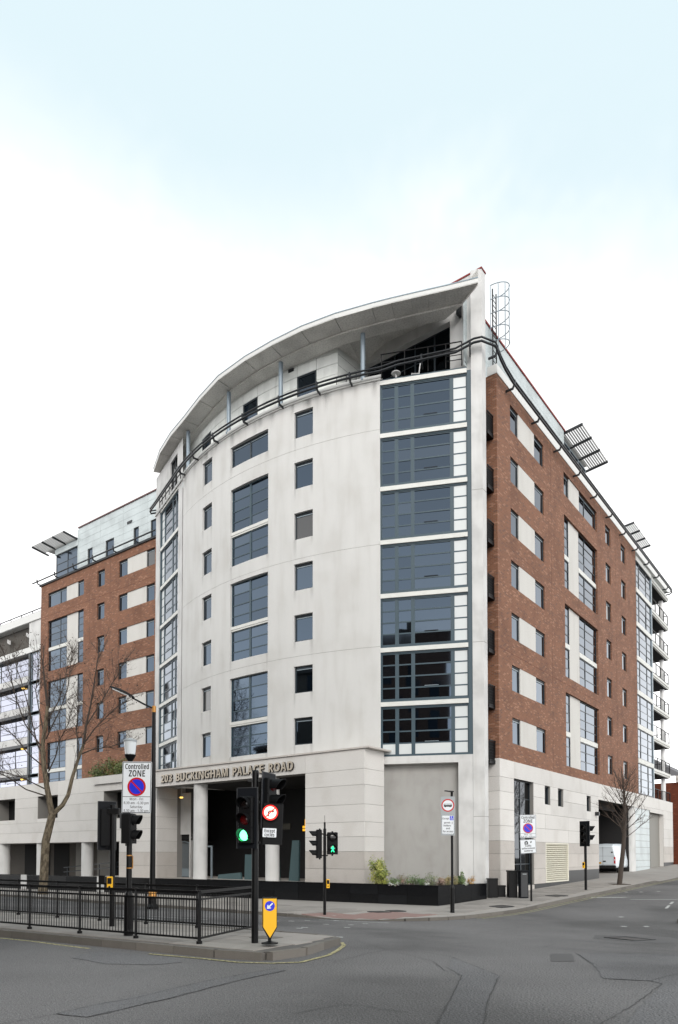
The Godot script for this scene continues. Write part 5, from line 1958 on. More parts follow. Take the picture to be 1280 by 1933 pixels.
# ---------------------------------------------------------------- other buildings
func neighbours() -> void:
	var lw := Face.flat(Vector3(-14.257, 0, -53.8) + R * 0.3, L, -R)
	var t := thing("office_building", "white office building with bluish glass bands left of the brick wing", "office building", lw.p(17.0, -0.9))
	var f := lw
	var b := MB.new()
	wall(b, f, 16.7, 40.0, 5.0, 24.3, [[19.1, 39.0, 20.72, 23.58, 1.6], [17.2, 40.0, 7.0, 20.68, 0.5]])
	part("white_wall", b, M.render_plain, t)
	var bk := MB.new()
	wall(bk, f.shifted(-0.62), 16.7, 40.0, 5.0, 23.6)
	part("inner_wall", bk, M.dim, t)
	var fa := MB.new()
	fbox(fa, f, 16.7, 40.0, 23.62, 24.3, 0.005, 0.12)
	fbox(fa, f, 16.7, 40.0, 20.69, 21.23, 0.005, 0.10)
	part("fascia", fa, M.fascia, t)
	var rr := MB.new()
	rr.bar(f.p(16.7, 24.75, -0.2), f.p(40, 24.75, -0.2), 0.08, 0.08)
	rr.bar(f.p(16.7, 24.5, -0.2), f.p(40, 24.5, -0.2), 0.05, 0.05)
	for k in 12:
		rr.bar(f.p(16.9 + 2 * k, 24.3, -0.2), f.p(16.9 + 2 * k, 24.75, -0.2), 0.06, 0.06)
	part("roof_rail", rr, M.rail, t)
	# recessed top floor with slanting white braces
	var tf := f.shifted(-1.5)
	window(t, tf, 19.1, 39.0, 20.75, 22.6, even(19.1, 39.0, 9), [21.4, 22.0], {"glass": M.glass_lilac, "joined": true})
	var up := MB.new()
	fbox(up, tf, 19.1, 39.0, 22.61, 23.0, 0.0, 0.1)
	part("white_band", up, M.fascia, t)
	var dk := MB.new()
	fbox(dk, tf, 19.1, 39.0, 23.01, 23.6, 0.0, 0.05)
	part("clerestory", dk, M.glass_dark, t)
	for k in 5:
		var br := MB.new()
		br.bar(f.p(19.15 + 3.6 * k, 22.4, -0.05), f.p(22.3 + 3.6 * k, 23.55, -1.3), 0.16, 0.34)
		part("brace", br, M.render_plain, t)
	# glass floors between dark ledges
	var gf := f.shifted(-0.45)
	for k in 5:
		var y1 := 20.6 - 2.92 * k
		var y0 := y1 - 2.62
		window(t, gf, 19.1, 40.0, y0 + 0.75, y1, even(19.1, 40.0, 7), [lerpf(y0 + 0.75, y1, 0.33), lerpf(y0 + 0.75, y1, 0.66)], {"glass": M.glass_lilac, "frame": M.frame})
		window(t, f.shifted(-0.12), 17.2, 18.75, y0, y1, [], [lerpf(y0, y1, 0.25), lerpf(y0, y1, 0.5), lerpf(y0, y1, 0.75)], {"glass": M.glass_lilac, "frame": M.frame_pale})
		var sb := MB.new()
		fbox(sb, gf, 19.1, 40.0, y0, y0 + 0.75, 0.0, 0.12)
		part("white_band", sb, M.render_plain, t)
		var le := MB.new()
		fbox(le, gf, 18.8, 40.0, y0 - 0.3, y0 - 0.02, 0.0, 0.55)
		part("ledge", le, M.rail, t)
	var pi := MB.new()
	fbox(pi, f, 18.76, 19.08, 7.0, 20.68, -0.5, 0.05)
	part("pier", pi, M.frame, t)
	for k in 3:
		var lb := MB.new()
		lb.lathe(gf.p(20.6, 17.9 - 2.92 * k - 0.25 - (2.92 if k > 0 else 0.0), 0.16), [Vector2(0.0, -0.1), Vector2(0.13, -0.03), Vector2(0.13, 0.03), Vector2(0.0, 0.1)], 10)
		part("wall_light", lb, M.lit_lamp, t)

	# old red brick house beyond the right wing
	var rw := Face.flat(Vector3(8.103, 0, -35.3) + L * -0.6, R, -L)
	t = thing("brick_house", "old red brick house with stone cornice beyond the balconies", "house", rw.p(40.0, 0.6))
	b = MB.new()
	wall(b, rw, 39.6, 62.0, 0.0, 8.6, [[44, 45.2, 5.6, 7.6, 0.2], [47, 48.2, 5.6, 7.6, 0.2]])
	b.quad(rw.p(39.6, 0), rw.p(39.6, 8.6), rw.p(39.6, 8.6, -9), rw.p(39.6, 0, -9), rw.p(45, 3, -3))
	part("wall", b, M.brick_red, t)
	for s in [44.0, 47.0]:
		window(t, rw.shifted(-0.18), s, s + 1.2, 5.6, 7.6, [s + 0.6], [6.6], {"frame": M.white_paint})
	var c := MB.new()
	fbox(c, rw, 39.3, 62.0, 8.6, 8.9, -0.4, 0.2)
	fbox(c, rw, 39.2, 62.0, 8.903, 9.2, -0.4, 0.4)
	part("cornice", c, M.stone_low[0], t)
	c = MB.new()
	fbox(c, rw, 39.55, 62.0, 4.4, 4.62, -0.1, 0.07)
	fbox(c, rw, 39.55, 62.0, 0.0, 1.0, -0.1, 0.06)
	part("string_course", c, mat(Color(0.24, 0.13, 0.11), 0.8), t)
	c = MB.new()
	c.quad(rw.p(39.3, 9.2, 0.3), rw.p(62, 9.2, 0.3), rw.p(62, 12.2, -4.5), rw.p(41.5, 12.2, -4.5), rw.p(48, 7, -3))
	c.quad(rw.p(39.3, 9.2, 0.3), rw.p(41.5, 12.2, -4.5), rw.p(39.3, 9.2, -9), rw.p(39.3, 9.2, -9), rw.p(48, 7, -3))
	part("roof", c, M.slate, t)

	# blocks on the near side of the main road, behind the viewer: what the lower windows mirror
	var o := Face.flat(R * -8.0, L, R)
	var k := 0
	for e in [[2.0, 21.0, 25.0, "dark brick block with rows of windows behind the viewer"], [21.3, 40.0, 22.5, "dark stone block left of the one behind the viewer"], [40.4, 66.0, 15.5, "low dark terrace across the main road, farthest left"]]:
		t = thing("facing_block", e[3], "building", o.p((e[0] + e[1]) / 2, 0.0), "blocks across the main road")
		b = MB.new()
		fbox(b, o, e[0], e[1], -0.5, e[2], -14.0, 0.0)
		part("wall", b, mat([Color(0.40, 0.32, 0.28), Color(0.42, 0.40, 0.37), Color(0.36, 0.30, 0.27)][k], 0.9), t)
		var wb := MB.new()
		var y := 4.5
		while y < e[2] - 2.0:
			var s: float = e[0] + 1.2
			while s < e[1] - 1.5:
				fbox(wb, o, s, s + 1.1, y, y + 1.7, 0.0, 0.03)
				s += 2.4
			y += 3.1
		stuff(part("windows", wb, M.glass_dark, t))
		var rb := MB.new()
		fbox(rb, o, e[0] + 3, e[0] + 5.0, e[2], e[2] + 2.2, -3.0, -1.6)
		fbox(rb, o, e[0] - 0.1, e[1] + 0.1, e[2] - 0.6, e[2] - 0.2, 0.0, 0.4)
		part("parapet", rb, M.dim, t)
		k += 1


# ---------------------------------------------------------------- traffic island and guard rails
const IS_E := Vector2(-0.1172, 0.9931)   # along the island's kerb, in (t, q)
const IS_V := Vector2(0.9931, 0.1172)

func isl(u: float, v: float) -> Vector2:
	return Vector2(8.4, 8.1) + IS_E * u + IS_V * v

func isp(u: float, v: float, up := 0.14) -> Vector3:
	var p := isl(u, v)
	return land(p.x, p.y, up)

func island() -> void:
	var b := MB.new()
	var line := [Vector2(30, 0.0), Vector2(0.35, 0.0)]
	for k in range(1, 7):
		var a := PI / 2 * k / 6.0
		line.append(Vector2(0.35 - 0.62 * sin(a) , 0.62 - 0.62 * cos(a)))
	line += [Vector2(-0.1, 1.4), Vector2(0.12, 2.3)]
	for k in range(0, 6):
		var a := PI / 2 * k / 5.0
		line.append(Vector2(0.18 + 0.45 * (1 - cos(a)), 2.75 + 0.45 * sin(a)))
	line.append(Vector2(30, 3.2))
	var n := line.size()
	for i in n:
		var a: Vector2 = line[i]
		var c: Vector2 = line[(i + 1) % n]
		var m := Vector2(3.0, 1.6)
		b.tri([isp(a.x, a.y, 0.127), isp(c.x, c.y, 0.127), isp(m.x, m.y, 0.127)], [UP, UP, UP], [a, c, m])
	var isn := structure("traffic_island", b, M.pave_joint)
	var path := []
	for p in line:
		path.append(isl(p.x, p.y))
	path[0] = isl(29.0, 0.0)
	kerb_stones(isn, path, 0.91, -1.0, 0.141)
	# slabs
	for j in 5:
		for i in 30:
			var u0 := 0.32 + 0.76 * i + (0.38 if j % 2 == 1 else 0.0) - 0.5
			var v0 := 0.16 + 0.585 * j
			var u1 := u0 + 0.752
			var v1 := v0 + 0.577
			u0 = maxf(u0, [0.18, 0.08, 0.12, 0.22, 0.33][j])
			if u1 - u0 < 0.15 or u0 > 20.0:
				continue
			var s := MB.new()
			var tl := rng.randf_range(-0.003, 0.003)
			s.hexa([isp(u0, v0, 0.09), isp(u1, v0, 0.09), isp(u1, v1, 0.09), isp(u0, v1, 0.09), isp(u0, v0, 0.14 + tl), isp(u1, v0, 0.14), isp(u1, v1, 0.14 - tl), isp(u0, v1, 0.14)])
			part("paving_slab", s, M.paving[rng.randi() % 5], isn)
	# pale worn slab with a small cover
	var cov := MB.new()
	cov.hexa([isp(1.0, 1.75, 0.1), isp(1.5, 1.75, 0.1), isp(1.5, 2.2, 0.1), isp(1.0, 2.2, 0.1), isp(1.0, 1.75, 0.148), isp(1.5, 1.75, 0.148), isp(1.5, 2.2, 0.148), isp(1.0, 2.2, 0.148)])
	part("inspection_cover", cov, M.kerb[0], isn)
	# a second, small island at the right edge
	var c2 := land(26.9, 4.9)
	var r2 := MB.new()
	var o := []
	for k in 16:
		var a := TAU * k / 16.0
		o.append(Vector2(26.9 + 0.75 * cos(a), 3.6 + 1.9 * sin(a)))
	for k in 16:
		var p: Vector2 = o[k]
		var q: Vector2 = o[(k + 1) % 16]
		r2.tri([land(p.x, p.y, 0.14), land(q.x, q.y, 0.14), land(26.9, 3.6, 0.14)], [UP, UP, UP], [p, q, Vector2(26.9, 3.6)])
		r2.quad(land(p.x, p.y, -0.02), land(q.x, q.y, -0.02), land(q.x, q.y, 0.14), land(p.x, p.y, 0.14), land(26.9, 3.6, 0.05))
	structure("small_island", r2, M.kerb[0], "kerbed island end at the right edge of the road")
	guardrails()

func guardrails() -> void:
	var span := 1.6
	local()
	var proto := thing("guard_rail", "", "guard rail", Vector3.ZERO, "black guard rail panels on the traffic island")
	local()
	var p := MB.new()
	p.bar(Vector3(0, 0, 0), Vector3(0, 0.95, 0), 0.05, 0.05)
	p.tube([Vector3(0, 0.93, 0), Vector3(0, 0.965, 0)], 0.034, 10)
	p.tube([Vector3(0, -0.02, 0), Vector3(0, 0.05, 0)], 0.05, 10)
	part("post", p, M.black, proto)
	for y in [0.93, 0.80, 0.10]:
		var r := MB.new()
		r.bar(Vector3(0.02, y, 0), Vector3(span, y, 0), 0.035, 0.035 if y < 0.9 else 0.05)
		part("rail", r, M.black, proto)
	for k in 19:
		var r := MB.new()
		r.tube([Vector3(0.08 + 0.08 * k, 0.10, 0), Vector3(0.08 + 0.08 * k, 0.80, 0)], 0.0075, 6, false)
		part("bar", r, M.black, proto)
	var along := (isp(1, 0) - isp(0, 0))
	along.y = 0
	var turn := atan2(-along.z, along.x)
	var spots := []
	for k in 5:
		spots.append([isp(1.55 + span * k, 0.36), turn, ["front guard rail panel nearest the yellow bollard", "second front guard rail panel from the yellow bollard", "third front guard rail panel from the yellow bollard", "fourth front guard rail panel, before the tree", "fifth front guard rail panel, cut by the left edge"][k]])
	for k in 6:
		spots.append([isp(2.15 + span * k, 2.75), turn, ["rear guard rail panel ending behind the yellow bollard", "second rear guard rail panel behind the green signal's pole", "third rear guard rail panel, behind the parking zone post", "fourth rear guard rail panel, by the back-to-front signal", "fifth rear guard rail panel, in front of the tree", "sixth rear guard rail panel, at the left edge"][k]])
	var e := isp(2.0, 2.5) - isp(1.55, 0.36)
	spots.append([isp(1.55, 0.36), atan2(-e.z, e.x), "end guard rail panel crossing the island behind the green signal"])
	for i in spots.size():
		var s: Array = spots[i]
		if i == 0:
			proto.position = s[0]
			proto.rotation.y = s[1]
			proto.set_meta("label", s[2])
		else:
			var c := copy_of(proto, "guard_rail", s[2], s[0], s[1])
			if i == spots.size() - 1:
				c.scale = Vector3(1.32, 1, 1)


# ---------------------------------------------------------------- street furniture
const X := Vector3.RIGHT
const Y := Vector3.UP
const Z := Vector3.BACK

func pole(t: Node3D, h: float, r: float, base_h := 0.0, base_r := 0.0, called := "pole") -> void:
	var b := MB.new()
	var prof := []
	if base_h > 0.0:
		prof = [Vector2(base_r * 1.06, -0.05), Vector2(base_r * 1.06, 0.06), Vector2(base_r, 0.09), Vector2(base_r, base_h - 0.08), Vector2(r * 1.2, base_h), Vector2(r, base_h + 0.02), Vector2(r, h), Vector2(0.0, h + 0.012)]
	else:
		prof = [Vector2(r, -0.05), Vector2(r, h - 0.02), Vector2(r * 0.8, h), Vector2(0.0, h + 0.01)]
	b.lathe(Vector3.ZERO, prof, 20)
	part(called, b, M.black, t)

# aspects from the top: [what, lit]; 'at' is the middle of the bottom, the face looks along +z before turning
func signal_head(t: Node3D, at: Vector3, yaw: float, aspects: Array, board: bool, opt := {}) -> MeshInstance3D:
	var n := aspects.size()
	var w: float = opt.get("w", 0.30)
	var ah: float = opt.get("ah", 0.29)
	var h := ah * n
	var b := MB.new()
	b.bevel_block(Vector3(-w / 2, 0, -0.10), Vector3(w / 2, h, 0.10), 0.025)
	for k in n - 1:
		b.block(Vector3(-w / 2 - 0.004, ah * (k + 1) - 0.006, -0.104), Vector3(w / 2 + 0.004, ah * (k + 1) + 0.006, 0.098))
	b.block(Vector3(-0.03, -0.05, -0.06), Vector3(0.03, 0.0, 0.0))
	b.block(Vector3(-0.03, h, -0.06), Vector3(0.03, h + 0.04, 0.0))
	var head := part("signal_head", b, opt.get("mat", M.black_matt), t)
	head.position = at
	head.rotation = Vector3(0, yaw, opt.get("roll", 0.0))
	if board:
		var bb := MB.new()
		var bw: float = opt.get("bw", 0.48)
		var top: float = opt.get("top", 0.16)
		bb.block(Vector3(-bw / 2, -0.10, -0.004), Vector3(bw / 2, h + top, 0.006))
		part("backing_board", bb, M.backing, head)
		var rim := MB.new()
		for s in [-1.0, 1.0]:
			rim.block(Vector3(s * bw / 2 - 0.008, -0.10, -0.008), Vector3(s * bw / 2 + 0.008, h + top, 0.010))
		rim.block(Vector3(-bw / 2, h + top - 0.005, -0.008), Vector3(bw / 2, h + top + 0.008, 0.010))
		part("board_rim", rim, M.grey_box, head)
	for k in n:
		var c := Vector3(0, h - ah * (k + 0.5), 0.10)
		var r: float = opt.get("r", 0.10)
		if aspects[k][0] == "plate":
			continue
		# lens
		var lb := MB.new()
		lb.lathe(c, [Vector2(r, 0.0), Vector2(r * 0.8, 0.018), Vector2(r * 0.45, 0.030), Vector2(0.0, 0.034)], 22, Z)
		part("lens", lb, aspects[k][1], head)
		if aspects[k][0] == "man":
			walking_figure(head, c + Vector3(0, 0, 0.036), r * 1.7)
		# hood: an open half tube that reaches further at the top
		var vb := MB.new()
		var reach: float = opt.get("reach", 0.22)
		var m := 18
		for j in m:
			var a0 := lerpf(-0.55, PI + 0.55, float(j) / m)
			var a1 := lerpf(-0.55, PI + 0.55, float(j + 1) / m)
			var l0 := reach * clampf(0.28 + 0.72 * (sin(a0) * 0.5 + 0.5), 0, 1)
			var l1 := reach * clampf(0.28 + 0.72 * (sin(a1) * 0.5 + 0.5), 0, 1)
			var d0 := Vector3(cos(a0), sin(a0), 0) * (r + 0.018)
			var d1 := Vector3(cos(a1), sin(a1), 0) * (r + 0.018)
			vb.quadn(c + d0, c + d1, c + d1 + Z * l1, c + d0 + Z * l0, (d0 + d1).normalized())
			var e0 := d0 * 0.93
			var e1 := d1 * 0.93
			vb.quadn(c + e0, c + e1, c + e1 + Z * l1, c + e0 + Z * l0, -(d0 + d1).normalized())
			vb.quadn(c + d0 + Z * l0, c + d1 + Z * l1, c + e1 + Z * l1, c + e0 + Z * l0, Z)
		part("hood", vb, opt.get("hood", M.black_matt), head)
	return head

func walking_figure(head: Node3D, c: Vector3, s: float) -> void:
	var b := MB.new()
	for o in [
			[Vector2(-0.06, 0.36), Vector2(-0.02, 0.30), Vector2(0.06, 0.30), Vector2(0.10, 0.36), Vector2(0.08, 0.44), Vector2(-0.02, 0.46)],
			[Vector2(-0.12, 0.27), Vector2(0.12, 0.27), Vector2(0.27, 0.02), Vector2(0.20, -0.02), Vector2(0.11, 0.12), Vector2(0.10, -0.08), Vector2(-0.10, -0.08), Vector2(-0.11, 0.10), Vector2(-0.24, 0.0), Vector2(-0.29, 0.05)],
			[Vector2(-0.10, -0.085), Vector2(0.10, -0.085), Vector2(0.26, -0.46), Vector2(0.15, -0.48), Vector2(0.0, -0.22), Vector2(-0.17, -0.48), Vector2(-0.28, -0.45)]]:
		var p := PackedVector2Array()
		for q in o:
			p.append(q * s)
		b.plate(c, X, Y, p, 0.0, 0.003)
	part("green_figure", b, M.green_man, head)

func button_box(t: Node3D, at: Vector3, yaw: float, h := 0.29) -> void:
	var b := MB.new()
	b.bevel_block(Vector3(-0.06, 0, -0.05), Vector3(0.06, h, 0.05), 0.012)
	var o := part("push_button_box", b, M.yellow, t)
	o.position = at
	o.rotation.y = yaw
	var c := MB.new()
	c.block(Vector3(-0.045, h * 0.45, 0.05), Vector3(0.045, h * 0.9, 0.056))
	c.lathe(Vector3(0, h * 0.22, 0.05), [Vector2(0.025, 0), Vector2(0.025, 0.012), Vector2(0, 0.014)], 12, Z)
	part("button", c, M.black, o)

func rounded(w: float, h: float, r: float, n := 5) -> PackedVector2Array:
	var o := PackedVector2Array()
	for c in [[w / 2 - r, h / 2 - r, 0.0], [-w / 2 + r, h / 2 - r, PI / 2], [-w / 2 + r, -h / 2 + r, PI], [w / 2 - r, -h / 2 + r, PI * 1.5]]:
		for k in n + 1:
			var a: float = c[2] + PI / 2 * k / n
			o.append(Vector2(c[0] + r * cos(a), c[1] + r * sin(a)))
	return o

func sign_plate(t: Node3D, at: Vector3, yaw: float, w: float, h: float, face: Material, called := "sign_plate", roll := 0.0) -> MeshInstance3D:
	var b := MB.new()
	b.plate(Vector3.ZERO, X, Y, rounded(w, h, 0.03), -0.006, 0.0)
	b.block(Vector3(-w / 2 + 0.05, h * 0.25 - 0.02, -0.035), Vector3(w / 2 - 0.05, h * 0.25 + 0.02, -0.006))
	b.block(Vector3(-w / 2 + 0.05, -h * 0.25 - 0.02, -0.035), Vector3(w / 2 - 0.05, -h * 0.25 + 0.02, -0.006))
	var o := part(called, b, M.sign_grey, t)
	o.position = at
	o.rotation = Vector3(0, yaw, roll)
	var f := MB.new()
	f.plate(Vector3.ZERO, X, Y, rounded(w - 0.006, h - 0.006, 0.028), 0.0, 0.002)
	part("sign_face", f, face, o)
	return o

func outline(s: Node3D, w: float, h: float, y: float, r := 0.022, wide := 0.012) -> void:
	var b := MB.new()
	var o := rounded(w, h, r)
	var i := rounded(w - wide * 2, h - wide * 2, maxf(r - wide, 0.004))
	for k in o.size():
		var j := (k + 1) % o.size()
		b.quadn(Vector3(o[k].x, o[k].y + y, 0.004), Vector3(o[j].x, o[j].y + y, 0.004), Vector3(i[j].x, i[j].y + y, 0.004), Vector3(i[k].x, i[k].y + y, 0.004), Z)
	part("border", b, M.ink, s)

func no_waiting(s: Node3D, c: Vector3, r: float) -> void:
	var d := MB.new()
	d.ring(c, X, Y, 0.0, r * 0.82, 0.0, 0.003)
	part("blue_disc", d, M.sign_blue, s)
	var g := MB.new()
	g.ring(c, X, Y, r * 0.80, r, 0.0, 0.005)
	var k := Vector3(-0.7071, 0.7071, 0) * r * 0.84
	g.bar(c + k + Z * 0.003, c - k + Z * 0.003, r * 0.17, 0.004, Z)
	part("red_ring", g, M.sign_red, s)

func words(s: Node3D, w: String, h: float, x: float, y: float, bold := true, width := 0.0) -> void:
	text("words", w, h, Vector3(x, y, 0.0035), X, Y, M.ink, s, bold, width)

func zone_sign(t: Node3D, at: Vector3, yaw: float, w: float, h: float, lines: Array, roll := 0.0) -> MeshInstance3D:
	var s := sign_plate(t, at, yaw, w, h, M.sign_white, "sign_plate", roll)
	outline(s, w - 0.02, h - 0.02, 0.0)
	var top := h / 2
	words(s, "Controlled", w * 0.17, 0, top - w * 0.17, true, w * 0.80)
	words(s, "ZONE", w * 0.21, 0, top - w * 0.40, true, w * 0.55)
	no_waiting(s, Vector3(0, top - w * 0.84, 0.003), w * 0.31)
	var low := top - w * 1.17
	var b := MB.new()
	b.block(Vector3(-w / 2 + 0.012, low - 0.005, 0.002), Vector3(w / 2 - 0.012, low + 0.005, 0.004))
	part("divider", b, M.ink, s)
	var step := (h - w * 1.17) / (lines.size() + 0.3)
	for k in lines.size():
		words(s, lines[k][0], w * 0.085, 0, low - step * (k + 0.62), false, w * lines[k][1])
	return s

func street_objects() -> void:
	# --- the green signal at the island's end
	var t := thing("traffic_signal", "black traffic signal showing green, with a lit no right turn sign", "traffic signal", Vector3(-1.55, 0.14, -12.96))
	local()
	pole(t, 3.14, 0.064)
	var hd := signal_head(t, Vector3(-0.135, 1.79, 0.11), -0.36, [["red", M.lens_dark], ["amber", M.lens_red], ["green", M.green_lit]], true, {"ah": 0.285, "bw": 0.42, "reach": 0.17})
	var gr := MB.new()
	gr.lathe(Vector3(0, 0.1425, 0.10), [Vector2(0.112, 0.004), Vector2(0.113, 0.06)], 22, Z)
	part("hood_glow", gr, M.green_dim, hd)
	var gl := OmniLight3D.new()
	gl.name = "green_light"
	gl.light_color = Color(0.3, 1.0, 0.65)
	gl.light_energy = 0.03
	gl.light_size = 0.08
	gl.omni_range = 20.0
	gl.omni_attenuation = 2.0
	gl.shadow_enabled = true
	hd.add_child(gl)
	gl.position = Vector3(0, 0.1425, 0.17)
	signal_head(t, Vector3(0.23, 2.14, -0.02), 1.1, [["red", M.lens_red], ["amber", M.lens_dark], ["plate", M.lens_dark]], true, {"ah": 0.285, "bw": 0.44, "reach": 0.26, "top": 0.10, "roll": -0.03})
	var bx := MB.new()
	bx.bevel_block(Vector3(-0.19, 0, -0.09), Vector3(0.19, 0.76, 0.07), 0.02)
	bx.block(Vector3(-0.194, 0.372, -0.092), Vector3(0.194, 0.384, 0.074))
	var box := part("sign_box", bx, M.black_matt, t)
	box.position = Vector3(0.31, 1.76, 0.10)
	box.rotation = Vector3(0, 0.18, -0.035)
	var c := Vector3(-0.05, 0.585, 0.072)
	var wd := MB.new()
	wd.ring(c, X, Y, 0.0, 0.115, 0.0, 0.006)
	part("lit_disc", wd, M.lit_white, box)
	var rr := MB.new()
	rr.ring(c, X, Y, 0.112, 0.142, 0.0, 0.009)
	rr.bar(c + Vector3(-0.085, -0.085, 0.011), c + Vector3(0.085, 0.085, 0.011), 0.02, 0.003, Z)
	part("red_ring", rr, M.lit_red, box)
	var ar := MB.new()
	var arrow := PackedVector2Array([Vector2(-0.045, -0.075), Vector2(-0.02, -0.075), Vector2(-0.02, 0.0), Vector2(-0.008, 0.014), Vector2(0.03, 0.014), Vector2(0.03, -0.008), Vector2(0.08, 0.027), Vector2(0.03, 0.062), Vector2(0.03, 0.04), Vector2(-0.016, 0.04), Vector2(-0.045, 0.012)])
	ar.plate(c, X, Y, arrow, 0.006, 0.0085)
	part("arrow", ar, M.ink, box)
	var ep := MB.new()
	ep.plate(Vector3(-0.05, 0.215, 0.07), X, Y, rounded(0.25, 0.165, 0.012), 0.0, 0.012)
	var plate := part("except_plate", ep, M.sign_white, box)
	text("words", "Except", 0.062, Vector3(-0.05, 0.25, 0.0835), X, Y, M.ink, plate, true, 0.19)
	text("words", "cycles", 0.062, Vector3(-0.05, 0.178, 0.0835), X, Y, M.ink, plate, true, 0.18)
	var hb := MB.new()
	hb.ring(c, X, Y, 0.15, 0.158, 0.0, 0.05)
	part("sign_hood", hb, M.black_matt, box)
	for y in [1.8, 2.55, 2.95]:
		var br := MB.new()
		br.bar(Vector3(-0.14, y, 0.03), Vector3(0.2, y, 0.0), 0.05, 0.04)
		part("bracket", br, M.black, t)

	# --- keep left bollard
	t = thing("keep_left_bollard", "yellow bollard with blue keep left arrow beside the green signal", "bollard", Vector3(-1.23, 0.14, -12.48))
	local()
	var sh := PackedVector2Array([Vector2(-0.13, 0.82), Vector2(0.13, 0.82), Vector2(0.13, 0.29), Vector2(0.02, 0.09), Vector2(-0.02, 0.09), Vector2(-0.13, 0.29)])
	var body := MB.new()
	body.plate(Vector3.ZERO, X, Y, sh, -0.06, 0.06)
	var bd := part("bollard_body", body, M.black, t)
	bd.rotation.y = 0.12
	var yf := MB.new()
	yf.plate(Vector3.ZERO, X, Y, PackedVector2Array([Vector2(-0.115, 0.80), Vector2(0.12, 0.80), Vector2(0.12, 0.30), Vector2(0.005, 0.11), Vector2(-0.115, 0.30)]), 0.06, 0.064)
	part("yellow_face", yf, M.yellow, bd)
	yf = MB.new()
	yf.block(Vector3(-0.134, 0.31, -0.03), Vector3(-0.1305, 0.8, 0.045))
	part("yellow_side", yf, M.yellow, bd)
	var bc := MB.new()
	bc.ring(Vector3(0.0, 0.67, 0.064), X, Y, 0.0, 0.088, 0.0, 0.004)
	part("blue_disc", bc, M.sign_blue, bd)
	var aw := MB.new()
	var da := Vector3(-0.7071, -0.7071, 0)
	var db := Vector3(0.7071, -0.7071, 0)
	aw.plate(Vector3(0.0, 0.67, 0.064), da, db, PackedVector2Array([Vector2(-0.07, -0.013), Vector2(0.015, -0.013), Vector2(0.005, -0.04), Vector2(0.025, -0.04), Vector2(0.07, 0.0), Vector2(0.025, 0.04), Vector2(0.005, 0.04), Vector2(0.015, 0.013), Vector2(-0.07, 0.013)]), 0.004, 0.006)
	part("white_arrow", aw, M.sign_white, bd)
	var ft := MB.new()
	ft.lathe(Vector3.ZERO, [Vector2(0.15, 0.0), Vector2(0.15, 0.018), Vector2(0.08, 0.03), Vector2(0.03, 0.05), Vector2(0.03, 0.11)], 20)
	part("foot", ft, M.black, t)

	# --- post with parking zone sign and white lantern
	t = thing("lantern_post", "black post with white lantern and controlled parking zone sign", "lamp post", Vector3(-4.19, 0.14, -14.0))
	local()
	pole(t, 3.42, 0.056, 0.82, 0.088)
	var cup := MB.new()
	cup.lathe(Vector3(0, 3.38, 0), [Vector2(0.06, 0.0), Vector2(0.06, 0.05), Vector2(0.045, 0.07), Vector2(0.10, 0.16), Vector2(0.115, 0.2), Vector2(0.0, 0.2)], 24)
	part("lamp_cup", cup, M.black, t)
	var gls := MB.new()
	gls.lathe(Vector3(0, 3.58, 0), [Vector2(0.095, 0.0), Vector2(0.10, 0.02), Vector2(0.125, 0.27), Vector2(0.0, 0.27)], 28)
	part("lamp_glass", gls, M.lamp_glass, t)
	var cap := MB.new()
	cap.lathe(Vector3(0, 3.85, 0), [Vector2(0.13, -0.012), Vector2(0.135, 0.02), Vector2(0.09, 0.045), Vector2(0.03, 0.06), Vector2(0.0, 0.075)], 28)
	part("lamp_cap", cap, M.sign_grey, t)
	zone_sign(t, Vector3(0.16, 2.915, 0.08), -0.06, 0.60, 1.035, [["Mon - Fri", 0.45], ["8.30 am - 6.30 pm", 0.84], ["Saturday", 0.42], ["8.30 am - 1.30 pm", 0.84]], -0.015)
	signal_head(t, Vector3(-0.02, 1.80, -0.03), 1.45, [["red", M.lens_dark], ["green", M.lens_dark]], false, {"w": 0.34, "ah": 0.30, "mat": M.black_matt, "reach": 0.17})
	var gb := MB.new()
	gb.bevel_block(Vector3(-0.17, 2.10, -0.12), Vector3(0.05, 2.41, 0.10), 0.015)
	part("control_box", gb, M.grey_box, t)
	var tie := MB.new()
	for y in [1.30, 1.55]:
		tie.lathe(Vector3(0, y, 0), [Vector2(0.059, 0), Vector2(0.061, 0.0), Vector2(0.061, 0.02), Vector2(0.057, 0.02)], 16)
	tie.bar(Vector3(0.07, 1.3, 0.0), Vector3(0.07, 1.55, 0.0), 0.012, 0.02)
	part("band", tie, M.gold, t)

	# --- signal seen from behind
	t = thing("traffic_signal", "black traffic signal seen from behind, with a yellow push button box", "traffic signal", Vector3(-5.17, 0.12, -16.0))
	local()
	pole(t, 2.75, 0.06)
	signal_head(t, Vector3(-0.15, 1.80, -0.05), PI + 0.35, [["red", M.lens_dark], ["amber", M.lens_dark], ["green", M.lens_dark]], true, {"ah": 0.285, "bw": 0.40})
	button_box(t, Vector3(-0.02, 0.80, 0.10), 0.1, 0.30)
	var bm := MB.new()
	bm.bevel_block(Vector3(-0.13, 2.52, -0.06), Vector3(0.16, 2.66, 0.06), 0.02)
	bm.block(Vector3(-0.3, 0.95, -0.04), Vector3(-0.17, 1.12, 0.04))
	part("mounting", bm, M.black, t)

	# --- tall lamp column
	t = thing("street_lamp", "tall black street lamp with gold collars in front of the entrance", "street lamp", Vector3(-7.6, -0.5, -28.6))
	local()
	var lp := MB.new()
	lp.lathe(Vector3.ZERO, [Vector2(0.26, -0.1), Vector2(0.26, 0.10), Vector2(0.2, 0.16), Vector2(0.17, 0.22), Vector2(0.17, 0.50)], 20)
